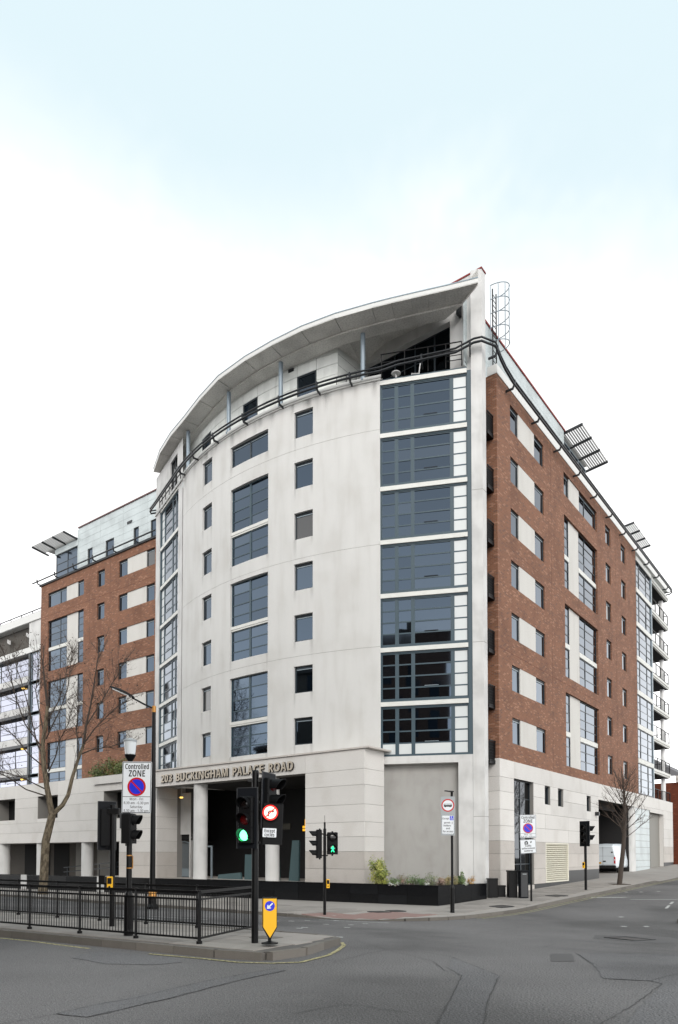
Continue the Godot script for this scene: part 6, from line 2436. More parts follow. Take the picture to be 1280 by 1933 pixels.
	lp.lathe(Vector3.ZERO, [Vector2(0.15, 0.72), Vector2(0.125, 0.80), Vector2(0.115, 1.2), Vector2(0.075, 8.15), Vector2(0.0, 8.16)], 20)
	part("column", lp, M.black, t)
	var go := MB.new()
	go.lathe(Vector3.ZERO, [Vector2(0.17, 0.50), Vector2(0.185, 0.53), Vector2(0.17, 0.57), Vector2(0.16, 0.62), Vector2(0.18, 0.66), Vector2(0.15, 0.72)], 20)
	go.lathe(Vector3.ZERO, [Vector2(0.085, 8.05), Vector2(0.085, 8.30), Vector2(0.06, 8.32), Vector2(0.0, 8.32)], 16)
	part("gold_collar", go, M.gold, t)
	var am := MB.new()
	am.tube([Vector3(0, 8.2, 0), Vector3(-0.4, 8.38, 0.1), Vector3(-0.85, 8.62, 0.2)], 0.035, 10)
	part("arm", am, M.black, t)
	var lh := MB.new()
	for k in 10:
		var a := k / 10.0
		var c2 := (k + 1) / 10.0
		var pa := Vector3(-0.75 - 0.95 * a, 8.58 + 0.40 * a - 0.06 * sin(PI * a) * -1.0, 0.18 + 0.22 * a)
		var pc := Vector3(-0.75 - 0.95 * c2, 8.58 + 0.40 * c2 - 0.06 * sin(PI * c2) * -1.0, 0.18 + 0.22 * c2)
		var wa := 0.04 + 0.14 * sin(PI * clampf(a * 0.85 + 0.12, 0, 1))
		var wc := 0.04 + 0.14 * sin(PI * clampf(c2 * 0.85 + 0.12, 0, 1))
		var s2 := Vector3(0.23, 0, 0.97)
		lh.hexa([pa - s2 * wa, pa + s2 * wa, pa + s2 * wa * 0.5 + Y * 0.07, pa - s2 * wa * 0.5 + Y * 0.07, pc - s2 * wc, pc + s2 * wc, pc + s2 * wc * 0.5 + Y * 0.07, pc - s2 * wc * 0.5 + Y * 0.07])
	part("lamp_head", lh, M.black, t)
	var lg := MB.new()
	for k in 6:
		var a := 0.2 + k / 9.0
		lg.hexa([Vector3(-0.75 - 0.95 * a, 8.565 + 0.40 * a, 0.10 + 0.22 * a), Vector3(-0.75 - 0.95 * a, 8.565 + 0.40 * a, 0.28 + 0.22 * a), Vector3(-0.75 - 0.95 * a, 8.60 + 0.40 * a, 0.28 + 0.22 * a), Vector3(-0.75 - 0.95 * a, 8.60 + 0.40 * a, 0.10 + 0.22 * a), Vector3(-0.85 - 0.95 * a, 8.605 + 0.40 * a, 0.12 + 0.22 * a), Vector3(-0.85 - 0.95 * a, 8.605 + 0.40 * a, 0.30 + 0.22 * a), Vector3(-0.85 - 0.95 * a, 8.64 + 0.40 * a, 0.30 + 0.22 * a), Vector3(-0.85 - 0.95 * a, 8.64 + 0.40 * a, 0.12 + 0.22 * a)])
	part("lamp_lens", lg, M.lamp_glass, t)

	# --- pedestrian signal across the road
	t = thing("pedestrian_signal", "black signal post with a green walking figure, before the stone pier", "traffic signal", Vector3(-0.54, -0.52, -26.49))
	local()
	pole(t, 3.22, 0.057)
	signal_head(t, Vector3(-0.22, 2.10, 0.0), -1.42, [["red", M.lens_dark], ["amber", M.lens_dark], ["green", M.lens_dark]], false, {"ah": 0.36, "w": 0.30, "reach": 0.28, "r": 0.11})
	signal_head(t, Vector3(0.29, 2.24, 0.02), 0.12, [["red", M.lens_dark], ["man", M.lens_dark]], false, {"ah": 0.42, "w": 0.40, "r": 0.15, "reach": 0.12})
	button_box(t, Vector3(0.12, 0.98, 0.06), 0.2, 0.33)
	var an := MB.new()
	an.tube([Vector3(0, 3.2, 0), Vector3(0, 3.46, 0)], 0.035, 8)
	an.tube([Vector3(0, 3.46, 0), Vector3(0, 3.72, 0)], 0.008, 6)
	an.bar(Vector3(-0.2, 3.05, 0), Vector3(0.3, 2.9, 0), 0.05, 0.05)
	an.bar(Vector3(-0.2, 2.2, 0), Vector3(0.12, 2.2, 0), 0.05, 0.05)
	part("mounting", an, M.black, t)

	# --- no buses sign
	t = thing("no_buses_post", "post with a red ringed no buses sign before the grey niche", "road sign", Vector3(4.47, -0.57, -27.7))
	local()
	pole(t, 4.75, 0.05, 1.06, 0.085)
	var sp := sign_plate(t, Vector3(-0.17, 3.81, 0.08), -0.05, 0.56, 1.54, M.sign_grey)
	var d := MB.new()
	d.ring(Vector3(0, 0.42, 0.002), X, Y, 0.0, 0.21, 0.0, 0.003)
	part("white_disc", d, M.sign_white, sp)
	d = MB.new()
	d.ring(Vector3(0, 0.42, 0.002), X, Y, 0.205, 0.255, 0.0, 0.004)
	part("red_ring", d, M.sign_red, sp)
	d = MB.new()
	d.plate(Vector3(0, 0.42, 0.005), X, Y, PackedVector2Array([Vector2(-0.16, -0.055), Vector2(-0.125, -0.055), Vector2(-0.115, -0.075), Vector2(-0.085, -0.075), Vector2(-0.075, -0.055), Vector2(0.06, -0.055), Vector2(0.07, -0.075), Vector2(0.10, -0.075), Vector2(0.11, -0.055), Vector2(0.16, -0.05), Vector2(0.16, 0.06), Vector2(-0.15, 0.06), Vector2(-0.165, 0.03)]), 0.0, 0.002)
	part("bus_symbol", d, M.ink, sp)
	d = MB.new()
	for k in 5:
		d.block(Vector3(-0.135 + 0.058 * k, 0.42 + 0.01, 0.007), Vector3(-0.09 + 0.058 * k, 0.42 + 0.045, 0.0085))
	part("bus_windows", d, M.sign_white, sp)
	d = MB.new()
	d.plate(Vector3(0, -0.34, 0.002), X, Y, rounded(0.49, 0.74, 0.04), 0.0, 0.002)
	part("white_field", d, M.sign_white, sp)
	outline(sp, 0.49, 0.74, -0.34, 0.04, 0.014)
	words(sp, "Except", 0.075, -0.085, -0.10, true, 0.26)
	words(sp, "permit", 0.075, -0.03, -0.265, true, 0.25)
	words(sp, "holders", 0.075, -0.03, -0.38, true, 0.29)
	words(sp, "and", 0.075, 0.0, -0.49, true, 0.15)
	words(sp, "for access", 0.075, 0.0, -0.61, true, 0.40)
	d = MB.new()
	d.block(Vector3(0.075, -0.17, 0.003), Vector3(0.215, -0.005, 0.006))
	part("blue_square", d, M.sign_blue, sp)
	d = MB.new()
	d.ring(Vector3(0.145, -0.115, 0.006), X, Y, 0.03, 0.042, 0.0, 0.002, 18)
	d.ring(Vector3(0.135, -0.03, 0.006), X, Y, 0.0, 0.014, 0.0, 0.002, 12)
	d.bar(Vector3(0.135, -0.045, 0.007), Vector3(0.138, -0.09, 0.007), 0.012, 0.002, Z)
	d.bar(Vector3(0.138, -0.09, 0.007), Vector3(0.175, -0.092, 0.007), 0.010, 0.002, Z)
	d.bar(Vector3(0.175, -0.09, 0.007), Vector3(0.192, -0.135, 0.007), 0.010, 0.002, Z)
	part("wheelchair_symbol", d, M.sign_white, sp)
	d = MB.new()
	d.ring(Vector3(0.165, -0.24, 0.003), X, Y, 0.0, 0.013, 0.0, 0.002, 10)
	d.bar(Vector3(0.165, -0.255, 0.0045), Vector3(0.16, -0.295, 0.0045), 0.016, 0.002, Z)
	d.bar(Vector3(0.16, -0.295, 0.0045), Vector3(0.145, -0.33, 0.0045), 0.009, 0.002, Z)
	d.bar(Vector3(0.162, -0.295, 0.0045), Vector3(0.178, -0.33, 0.0045), 0.009, 0.002, Z)
	part("walking_symbol", d, M.ink, sp)
	var lt := MB.new()
	lt.bar(Vector3(0.0, 4.70, 0), Vector3(0.0, 4.8, 0.0), 0.07, 0.07)
	lt.bar(Vector3(0.05, 4.78, 0.0), Vector3(-0.12, 4.78, 0.12), 0.09, 0.05)
	lt.bar(Vector3(-0.10, 4.775, 0.10), Vector3(-0.30, 4.785, 0.3), 0.10, 0.035)
	part("sign_light", lt, M.black, t)

	# --- second zone sign, on the side street
	t = thing("zone_sign_post", "thin black post with parking zone sign over traffic enforcement cameras sign", "road sign", Vector3(8.74, -0.40, -31.91))
	local()
	pole(t, 3.9, 0.045)
	zone_sign(t, Vector3(-0.14, 3.40, 0.06), -0.05, 0.73, 1.06, [["Mon - Fri", 0.45], ["8.30 am - 6.30 pm", 0.86]])
	var cs := sign_plate(t, Vector3(-0.14, 2.49, 0.06), 0.05, 0.73, 0.63, M.sign_white, "camera_sign", 0.05)
	outline(cs, 0.71, 0.61, 0.0)
	d = MB.new()
	d.plate(Vector3(-0.06, 0.17, 0.003), X, Y, PackedVector2Array([Vector2(-0.10, -0.085), Vector2(0.06, -0.085), Vector2(0.06, 0.05), Vector2(0.03, 0.05), Vector2(0.02, 0.075), Vector2(-0.05, 0.075), Vector2(-0.06, 0.05), Vector2(-0.10, 0.05)]), 0.0, 0.002)
	d.plate(Vector3(0.06, 0.17, 0.003), X, Y, PackedVector2Array([Vector2(0.03, 0.03), Vector2(0.12, 0.06), Vector2(0.10, 0.0), Vector2(0.06, -0.03), Vector2(0.05, 0.0)]), 0.0, 0.002)
	part("camera_symbol", d, M.ink, cs)
	d = MB.new()
	d.ring(Vector3(-0.08, 0.15, 0.005), X, Y, 0.022, 0.042, 0.0, 0.002, 18)
	part("camera_lens", d, M.sign_white, cs)
	words(cs, "Traffic", 0.085, 0, 0.02, true, 0.30)
	words(cs, "enforcement", 0.085, 0, -0.09, true, 0.60)
	words(cs, "cameras", 0.085, 0, -0.20, true, 0.40)

	# --- signal on the side street
	t = thing("traffic_signal", "black traffic signal with a small yellow box near the slatted louvre", "traffic signal", Vector3(13.14, -0.17, -37.36))
	local()
	pole(t, 3.5, 0.07)
	signal_head(t, Vector3(-0.08, 2.42, 0.14), -0.85, [["red", M.lens_dark], ["amber", M.lens_dark], ["green", M.lens_dark]], true, {"ah": 0.36, "bw": 0.56, "w": 0.34, "r": 0.12})
	signal_head(t, Vector3(0.16, 2.52, -0.05), 1.2, [["red", M.lens_dark], ["green", M.lens_dark]], false, {"ah": 0.48, "w": 0.36, "r": 0.15, "reach": 0.26})
	button_box(t, Vector3(-0.12, 1.16, 0.04), -0.5, 0.33)
	var mt := MB.new()
	mt.block(Vector3(-0.06, 3.5, -0.06), Vector3(0.06, 3.62, 0.06))
	part("mounting", mt, M.black, t)

	cabinets()
	van()
	covers()
	terrace_furniture()

func cabinets() -> void:
	var k := 0
	for e in [[7.22, 7.68, -33.9, 0.93, 0.4, "low black cabinet nearest the white pier"], [7.74, 8.12, -34.2, 0.56, 0.35, "lowest black cabinet, between two taller ones"], [8.15, 8.57, -33.7, 1.30, 0.42, "tallest black cabinet left of the dark window"], [8.60, 8.99, -33.3, 1.32, 0.40, "dark grey cabinet with a pale maker's strip beside the zone post"]]:
		var g := at_xz(e[0], e[2], 0.11)
		var t := thing("utility_cabinet", e[5], "cabinet", Vector3((e[0] + e[1]) / 2, g.y, e[2]), "utility cabinets by the brick corner")
		local()
		var w: float = (e[1] - e[0]) / 2
		var b := MB.new()
		b.bevel_block(Vector3(-w, -0.05, -e[4]), Vector3(w, e[3], 0.0), 0.015)
		b.bevel_block(Vector3(-w - 0.02, e[3] - 0.05, -e[4] - 0.02), Vector3(w + 0.02, e[3] + 0.02, 0.02), 0.015)
		part("body", b, M.black if k < 3 else M.backing, t)
		var d := MB.new()
		d.block(Vector3(-w + 0.04, 0.08, 0.0), Vector3(w - 0.04, e[3] - 0.09, 0.012))
		part("door", d, M.black if k < 3 else M.grey_box, t)
		if k == 3:
			var l := MB.new()
			l.block(Vector3(-0.08, e[3] - 0.18, 0.012), Vector3(0.10, e[3] - 0.14, 0.015))
			part("strip", l, M.sign_grey, t)
		k += 1

func van() -> void:
	# white van parked inside the garage, its back towards the street corner
	var base := R * 55.0 + L * 16.4
	base.y = rise(55.0) + 0.14
	var t := thing("van", "white van seen from behind inside the garage opening", "van", base, "", atan2(-R.x, -R.z))
	local()
	# local +z is backwards (towards the viewer), x across
	var secs := []
	for s in [[0.0, 0.86, 0.94, 0.45, 1.95], [-0.08, 0.90, 0.985, 0.42, 2.10], [-0.35, 0.92, 1.0, 0.40, 2.22], [-1.2, 0.92, 1.0, 0.40, 2.26], [-3.0, 0.92, 1.0, 0.40, 2.26], [-3.4, 0.90, 0.99, 0.40, 2.18], [-4.1, 0.86, 0.97, 0.40, 1.45], [-4.9, 0.72, 0.86, 0.42, 1.05]]:
		var ring := []
		var tw: float = s[1] * 0.88
		for p in [[-s[2] * 0.94, s[3]], [-s[2], s[3] + 0.12], [-s[2], 0.95], [-s[1], 1.3 if s[4] > 1.5 else s[4] * 0.85], [-tw, s[4] - 0.16], [-tw * 0.86, s[4] - 0.03], [0.0, s[4]], [tw * 0.86, s[4] - 0.03], [tw, s[4] - 0.16], [s[1], 1.3 if s[4] > 1.5 else s[4] * 0.85], [s[2], 0.95], [s[2], s[3] + 0.12], [s[2] * 0.94, s[3]]]:
			ring.append(Vector3(p[0], p[1], s[0]))
		secs.append(ring)
	var b := MB.new()
	for i in secs.size() - 1:
		for k in 12:
			b.quad(secs[i][k], secs[i][k + 1], secs[i + 1][k + 1], secs[i + 1][k], Vector3(0, 1.1, (secs[i][0].z + secs[i + 1][0].z) / 2))
	for k in 13:
		b.tri([secs[0][k], secs[0][(k + 1) % 13], Vector3(0, 1.1, 0.02)], [Z, Z, Z], [Vector2.ZERO, Vector2.ZERO, Vector2.ZERO])
	part("body", b, M.van, t)
	var d := MB.new()
	d.block(Vector3(-0.006, 0.55, 0.005), Vector3(0.006, 2.0, 0.028))
	for y in [0.62, 1.28, 1.92]:
		d.block(Vector3(-0.84, y, 0.004), Vector3(0.84, y + 0.008, 0.027))
	part("door_seam", d, M.grey_box, t)
	for s in [-1.0, 1.0]:
		var l := MB.new()
		l.bevel_block(Vector3(s * 0.87 - 0.06, 0.72, -0.06), Vector3(s * 0.87 + 0.06, 1.22, 0.03), 0.02)
		part("tail_light", l, M.sign_red, t)
		var w := MB.new()
		w.block(Vector3(s * 0.87 - 0.035, 0.95, 0.03), Vector3(s * 0.87 + 0.035, 1.05, 0.036))
		part("lamp_lens", w, M.sign_white, t)
	var bp := MB.new()
	bp.bevel_block(Vector3(-0.95, 0.34, -0.1), Vector3(0.95, 0.58, 0.08), 0.03)
	part("bumper", bp, M.rubber, t)
	var np := MB.new()
	np.block(Vector3(-0.62, 0.70, 0.02), Vector3(-0.12, 0.82, 0.035))
	part("number_plate", np, mat(Color(0.80, 0.60, 0.12), 0.4), t)
	var hn := MB.new()
	hn.bevel_block(Vector3(0.02, 0.84, 0.01), Vector3(0.22, 0.93, 0.05), 0.01)
	hn.bevel_block(Vector3(0.62, 1.52, 0.0), Vector3(0.74, 1.62, 0.04), 0.01)
	part("handle", hn, M.rubber, t)
	for s in [-1.0, 1.0]:
		for z in [-0.9, -4.0]:
			var wb := MB.new()
			wb.lathe(Vector3(s * 0.78, 0.33, z), [Vector2(0.0, 0.0), Vector2(0.2, 0.0), Vector2(0.33, 0.02), Vector2(0.33, 0.17), Vector2(0.2, 0.19), Vector2(0.0, 0.19)], 20, X * s)
			part("wheel", wb, M.rubber, t)

func covers() -> void:
	var k := 0
	for e in [[Vector2(8.05, -19.5), 0.62, 0.05, "cracked iron cover in a patch of broken asphalt"], [Vector2(1.6, -27.9), 0.45, 0.13, "left iron cover in the pavement before the black wall"], [Vector2(2.3, -28.5), 0.4, 0.13, "right iron cover in the pavement before the black wall"], [Vector2(7.0, -30.2), 0.5, 0.13, "iron cover in the pavement between the no buses post and the zone post"], [Vector2(10.6, -34.2), 0.5, 0.13, "iron cover in the pavement below the louvre"]]:
		var p: Vector2 = e[0]
		var g := at_xz(p.x, p.y, 0.0)
		var t := thing("manhole_cover", e[3], "manhole cover", g, "iron covers")
		var b := MB.new()
		var s: float = e[1]
		var o := [p + Vector2(-s, -s * 0.3), p + Vector2(s * 0.2, -s * 0.9), p + Vector2(s, s * 0.3), p + Vector2(-s * 0.2, s * 0.9)]
		var top := []
		var low := []
		for q in o:
			top.append(at_xz(q.x, q.y, 0.012 if k == 0 else 0.128))
			low.append(at_xz(q.x, q.y, -0.05))
		b.hexa(low + top)
		part("plate", b, M.iron, t)
		var f := MB.new()
		for i in 4:
			var a: Vector2 = o[i]
			var c: Vector2 = o[(i + 1) % 4]
			f.bar(at_xz(a.x, a.y, 0.008 if k == 0 else 0.124), at_xz(c.x, c.y, 0.008 if k == 0 else 0.124), 0.05, 0.03)
		part("frame", f, M.rail, t)
		k += 1
	# broken ground round the road cover
	structure("asphalt_patch", patch([Vector2(6.9, -19.2), Vector2(7.5, -20.6), Vector2(9.5, -20.2), Vector2(9.3, -18.6), Vector2(8.2, -18.3)], 0.005), M.tar_seal, "broken asphalt round the iron cover")

func terrace_furniture() -> void:
	var f := Face.between(Vector3(2.12, 0, -35.63), Vector3(6.62, 0, -34.6), Vector3.ZERO)
	var t := thing("terrace_table", "small round white table on the roof terrace", "table", f.p(0.75, 26.32, -0.7))
	local()
	var b := MB.new()
	b.lathe(Vector3.ZERO, [Vector2(0.24, 0.72), Vector2(0.25, 0.74), Vector2(0.24, 0.76), Vector2(0.0, 0.76)], 20)
	part("table_top", b, M.white_paint, t)
	b = MB.new()
	b.lathe(Vector3.ZERO, [Vector2(0.2, 0.0), Vector2(0.2, 0.03), Vector2(0.04, 0.06), Vector2(0.04, 0.72)], 14)
	part("leg", b, M.white_paint, t)
	t = thing("terrace_chair", "white chair beside the round table on the roof terrace", "chair", f.p(1.75, 26.32, -0.7))
	local()
	b = MB.new()
	b.bevel_block(Vector3(-0.22, 0.42, -0.22), Vector3(0.22, 0.46, 0.22), 0.015)
	part("seat", b, M.white_paint, t)
	b = MB.new()
	b.box(Vector3(0.22, 0.72, 0), Vector3(0.02, 0, 0), Vector3(0.03, 0.26, 0), Vector3(0, 0, 0.21))
	part("backrest", b, M.white_paint, t)
	for s in [[-1, -1], [1, -1], [1, 1], [-1, 1]]:
		b = MB.new()
		b.tube([Vector3(0.19 * s[0], 0.43, 0.19 * s[1]), Vector3(0.23 * s[0], 0.0, 0.22 * s[1])], 0.02, 6)
		part("leg", b, M.white_paint, t)


# ---------------------------------------------------------------- trees and plants
func limb(b: MB, pts: Array, r0: float, r1: float, sides: int) -> void:
	var rad := []
	for i in pts.size():
		rad.append(lerpf(r0, r1, float(i) / (pts.size() - 1)))
	b.tube(pts, rad, sides, false)

func wander(a: Vector3, dir: Vector3, length: float, steps: int, bend: float, lift: float) -> Array:
	var pts := [a]
	var d := dir.normalized()
	var p := a
	for k in steps:
		d = (d + Vector3(rng.randf_range(-bend, bend), rng.randf_range(-bend, bend) + lift, rng.randf_range(-bend, bend))).normalized()
		p += d * length / steps
		pts.append(p)
	return pts

# side shoots along a limb, and their own shoots
func shoots(big: MB, fine: MB, pts: Array, r: float, n: int, length: float, depth: int, pods: Array, pod_share: float) -> void:
	for k in n:
		var u := rng.randf_range(0.25, 1.0)
		var i := clampi(int(u * (pts.size() - 1)), 0, pts.size() - 2)
		var p: Vector3 = (pts[i] as Vector3).lerp(pts[i + 1], u * (pts.size() - 1) - i)
		var along: Vector3 = ((pts[i + 1] - pts[i]) as Vector3).normalized()
		var side := Vector3(rng.randf_range(-1, 1), rng.randf_range(-0.35, 0.8), rng.randf_range(-1, 1)).normalized()
		var d := (along * 0.75 + side * 0.85).normalized()
		var l := length * rng.randf_range(0.55, 1.15) * (1.1 - 0.4 * u)
		var q := wander(p, d, l, 5, 0.22, 0.06)
		var rr := r * rng.randf_range(0.45, 0.65)
		limb(big if depth > 1 else fine, q, rr, rr * 0.35, 5 if depth > 1 else 4)
		if depth > 0:
			shoots(big, fine, q, rr * 0.7, 4 if depth > 1 else 3, l * 0.55, depth - 1, pods, pod_share)
		elif rng.randf() < pod_share:
			pods.append(q[q.size() - 1] - Vector3(0, rng.randf_range(0.03, 0.12), 0))

func trees_and_plants() -> void:
	# bare plane tree on the left, forking low
	var base := Vector3(-16.8, -0.55, -40.0)
	var t := thing("plane_tree", "large bare plane tree with forked mottled trunk on the left", "tree", base)
	local()
	var trunk := MB.new()
	var big := MB.new()
	var fine := MB.new()
	var pods := []
	limb(trunk, [Vector3(-0.06, -0.2, 0), Vector3(-0.04, 0.5, 0), Vector3(0.0, 1.8, 0), Vector3(0.05, 3.0, 0), Vector3(0.28, 4.0, 0), Vector3(0.42, 4.6, 0)], 0.25, 0.205, 14)
	trunk.lathe(Vector3(-0.06, -0.2, 0), [Vector2(0.36, 0.0), Vector2(0.28, 0.25), Vector2(0.245, 0.7)], 14)
	var lead := [Vector3(0.40, 4.5, 0), Vector3(0.28, 5.3, 0.1), Vector3(0.15, 6.2, 0.2), Vector3(-0.05, 7.4, 0.15), Vector3(-0.2, 8.6, 0.0), Vector3(-0.08, 9.8, -0.1), Vector3(0.02, 10.8, -0.1), Vector3(-0.1, 12.0, 0.0), Vector3(-0.2, 13.2, 0.1), Vector3(-0.15, 14.2, 0.1)]
	limb(trunk, lead.slice(0, 7), 0.18, 0.085, 12)
	limb(big, lead.slice(6), 0.085, 0.016, 7)
	var fork := [Vector3(0.42, 4.55, 0), Vector3(0.95, 5.1, -0.1), Vector3(1.25, 5.7, -0.15), Vector3(1.45, 6.7, -0.2), Vector3(1.8, 7.7, -0.1), Vector3(2.2, 8.6, 0.1), Vector3(2.35, 9.6, 0.2), Vector3(2.6, 10.8, 0.2), Vector3(2.85, 12.2, 0.3), Vector3(3.0, 13.4, 0.3), Vector3(3.25, 14.6, 0.4)]
	limb(trunk, fork.slice(0, 6), 0.14, 0.075, 12)
	limb(big, fork.slice(5), 0.075, 0.013, 7)
	var limbs := [
		[[0.24, 5.9, 0.1], [-0.5, 6.3, 0.4], [-1.3, 6.7, 0.6], [-2.1, 6.9, 0.6], [-3.0, 7.0, 0.7]],
		[[0.02, 7.2, 0.1], [-0.9, 8.0, 0.3], [-1.6, 9.0, 0.5], [-2.6, 9.7, 0.6], [-3.4, 10.4, 0.8]],
		[[0.0, 7.7, 0.1], [-0.7, 8.6, -0.5], [-1.2, 10.0, -0.9], [-1.7, 11.6, -1.1], [-2.2, 13.0, -1.2], [-2.6, 14.3, -1.2]],
		[[-0.15, 8.3, 0.0], [-0.9, 9.6, 0.7], [-1.3, 11.0, 1.0], [-1.6, 12.4, 1.2], [-2.0, 13.8, 1.2]],
		[[-0.12, 9.2, 0.0], [-0.55, 10.4, -0.4], [-0.9, 11.8, -0.6], [-0.85, 13.2, -0.8], [-1.0, 14.6, -0.9]],
		[[0.0, 8.9, 0.0], [0.5, 9.6, 0.4], [1.0, 10.4, 0.6], [1.5, 11.6, 0.8], [1.7, 13.0, 0.9], [1.8, 14.0, 0.9]],
		[[0.1, 10.1, -0.1], [0.5, 11.2, -0.5], [0.8, 12.6, -0.7], [0.9, 13.9, -0.8]],
		[[0.25, 7.0, 0.2], [0.8, 7.8, 0.6], [1.1, 8.6, 0.9], [1.7, 9.5, 1.2], [2.0, 10.6, 1.3]],
		[[1.8, 7.7, -0.1], [1.7, 8.6, -0.5], [1.4, 9.6, -0.8], [1.5, 10.9, -1.0], [1.3, 12.2, -1.1]],
		[[2.2, 8.6, 0.1], [2.9, 9.4, 0.4], [3.6, 10.0, 0.6], [4.3, 10.6, 0.8], [4.9, 10.9, 0.9]],
		[[2.35, 9.6, 0.2], [3.0, 10.8, 0.0], [3.6, 12.0, -0.2], [4.1, 12.9, -0.3], [4.5, 13.8, -0.3]],
		[[1.9, 8.0, -0.1], [2.5, 8.4, -0.6], [3.4, 8.6, -0.9], [4.3, 8.9, -1.0]],
		[[0.1, 5.6, 0.1], [-0.7, 5.9, 0.9], [-1.6, 6.6, 1.4], [-2.4, 6.9, 1.6], [-3.2, 7.0, 1.8]],
	]
	for l in limbs:
		var pts := []
		for q in l:
			pts.append(Vector3(q[0], q[1], q[2]))
		limb(big, pts, 0.042, 0.012, 7)
		shoots(big, fine, pts, 0.026, 26, 1.9, 2, pods, 0.15)
	shoots(big, fine, lead, 0.032, 22, 1.8, 2, pods, 0.15)
	shoots(big, fine, fork, 0.032, 22, 1.8, 2, pods, 0.15)
	part("trunk", trunk, M.bark, t)
	part("branches", big, M.bark_dark, t)
	stuff(part("twigs", fine, M.twig, t))
	var pb := MB.new()
	for p in pods:
		pb.lathe(p, [Vector2(0.0, -0.032), Vector2(0.03, -0.012), Vector2(0.03, 0.012), Vector2(0.0, 0.032)], 5)
	stuff(part("seed_balls", pb, M.bark_dark, t))

	# young street tree on the side street
	base = at_xz(16.57, -41.5, 0.11)
	t = thing("street_tree", "small bare street tree leaning before the garage opening", "tree", base)
	local()
	trunk = MB.new()
	big = MB.new()
	fine = MB.new()
	pods = []
	var stem := [Vector3(0, -0.1, 0), Vector3(0.12, 0.9, 0), Vector3(0.24, 1.9, 0), Vector3(0.34, 3.0, 0), Vector3(0.38, 3.9, 0), Vector3(0.36, 5.0, 0.05), Vector3(0.28, 6.0, 0.05), Vector3(0.2, 7.0, 0.0)]
	limb(trunk, stem.slice(0, 5), 0.15, 0.10, 12)
	limb(big, stem.slice(4), 0.10, 0.015, 7)
	for k in 30:
		var u := 2.7 + 3.1 * pow(k / 30.0, 0.9)
		var a := k * 2.4
		var p: Vector3 = stem[2].lerp(stem[4], clampf((u - 1.9) / 2.0, 0, 1)) if u < 3.9 else stem[4].lerp(stem[6], clampf((u - 3.9) / 2.1, 0, 1))
		var out := Vector3(cos(a), 0.52 + 0.045 * k, sin(a)).normalized()
		var q := wander(p, out, rng.randf_range(1.7, 2.5) * (1.0 - 0.012 * k), 6, 0.10, 0.05)
		limb(big, q, 0.026, 0.008, 6)
		shoots(big, fine, q, 0.02, 7, 0.9, 1, pods, 0.0)
	part("trunk", trunk, M.bark_dark, t)
	part("branches", big, M.bark_dark, t)
	stuff(part("twigs", fine, M.twig, t))
	var pit := MB.new()
	pit.block(Vector3(-0.5, -0.02, -0.5), Vector3(0.5, 0.015, 0.5))
	part("tree_pit", pit, M.soil, t)

	# planting in front of the niche
	bush("variegated_shrub", "tall yellow green shrub beside the stone pier", "shrub", Vector3(1.8, 0.22, -33.4), Vector3(0.46, 0.74, 0.42), 2200, [Color(0.36, 0.39, 0.07), Color(0.17, 0.23, 0.04), Color(0.46, 0.45, 0.13)], 0.075)
	bush("variegated_shrub", "low yellow green shrub at the foot of the tall one", "shrub", Vector3(2.1, 0.22, -32.9), Vector3(0.42, 0.42, 0.36), 1100, [Color(0.34, 0.37, 0.07), Color(0.14, 0.19, 0.04), Color(0.44, 0.43, 0.13)], 0.07)
	var lows := [
		[2.55, -32.6, 0.26, 0.22, 0, "low dark green plant right of the yellow shrub"], [3.0, -32.7, 0.30, 0.25, 1, "pinkish low heather in the planter, left part"], [3.35, -32.3, 0.32, 0.28, 0, "rounded green shrub with a bare top in the planter's middle"], [3.75, -32.1, 0.22, 0.2, 0, "small green plant near the planter's middle"],
		[4.3, -32.3, 0.3, 0.3, 2, "grey green spiky plant just left of the no buses post"], [4.65, -32.1, 0.25, 0.24, 1, "brownish tuft beside the grey green spiky plant"], [5.0, -32.6, 0.26, 0.23, 3, "tawny grass tuft left of the no buses post's foot"], [5.35, -32.6, 0.26, 0.25, 3, "tawny grass tuft behind the no buses post"], [5.65, -32.7, 0.22, 0.26, 0, "green plant at the foot of the small conifer"]]
	var pal := [[Color(0.10, 0.17, 0.06), Color(0.17, 0.24, 0.08), Color(0.06, 0.11, 0.04)], [Color(0.34, 0.26, 0.17), Color(0.20, 0.20, 0.10), Color(0.40, 0.25, 0.22)], [Color(0.24, 0.27, 0.16), Color(0.16, 0.20, 0.11), Color(0.34, 0.33, 0.2)], [Color(0.42, 0.31, 0.15), Color(0.30, 0.25, 0.12), Color(0.22, 0.22, 0.10)]]
	for l in lows:
		bush("low_plant", l[5], "plant", Vector3(l[0], 0.22, l[1]), Vector3(l[2] * 1.25, l[3] * 1.15, l[2] * 1.2), 520, pal[l[4]], 0.055, "low plants in the planter")
	bush("small_conifer", "small bright green pointed conifer right of the no buses post", "shrub", Vector3(5.75, 0.22, -32.9), Vector3(0.27, 0.42, 0.26), 420, [Color(0.13, 0.22, 0.05), Color(0.20, 0.30, 0.06), Color(0.07, 0.13, 0.03)], 0.05, "", 0.75)
	bush("ornamental_grass", "orange brown grass clump at the planter's right end", "plant", Vector3(6.2, 0.22, -33.1), Vector3(0.26, 0.27, 0.24), 380, [Color(0.48, 0.26, 0.07), Color(0.36, 0.20, 0.06), Color(0.52, 0.36, 0.13)], 0.05)
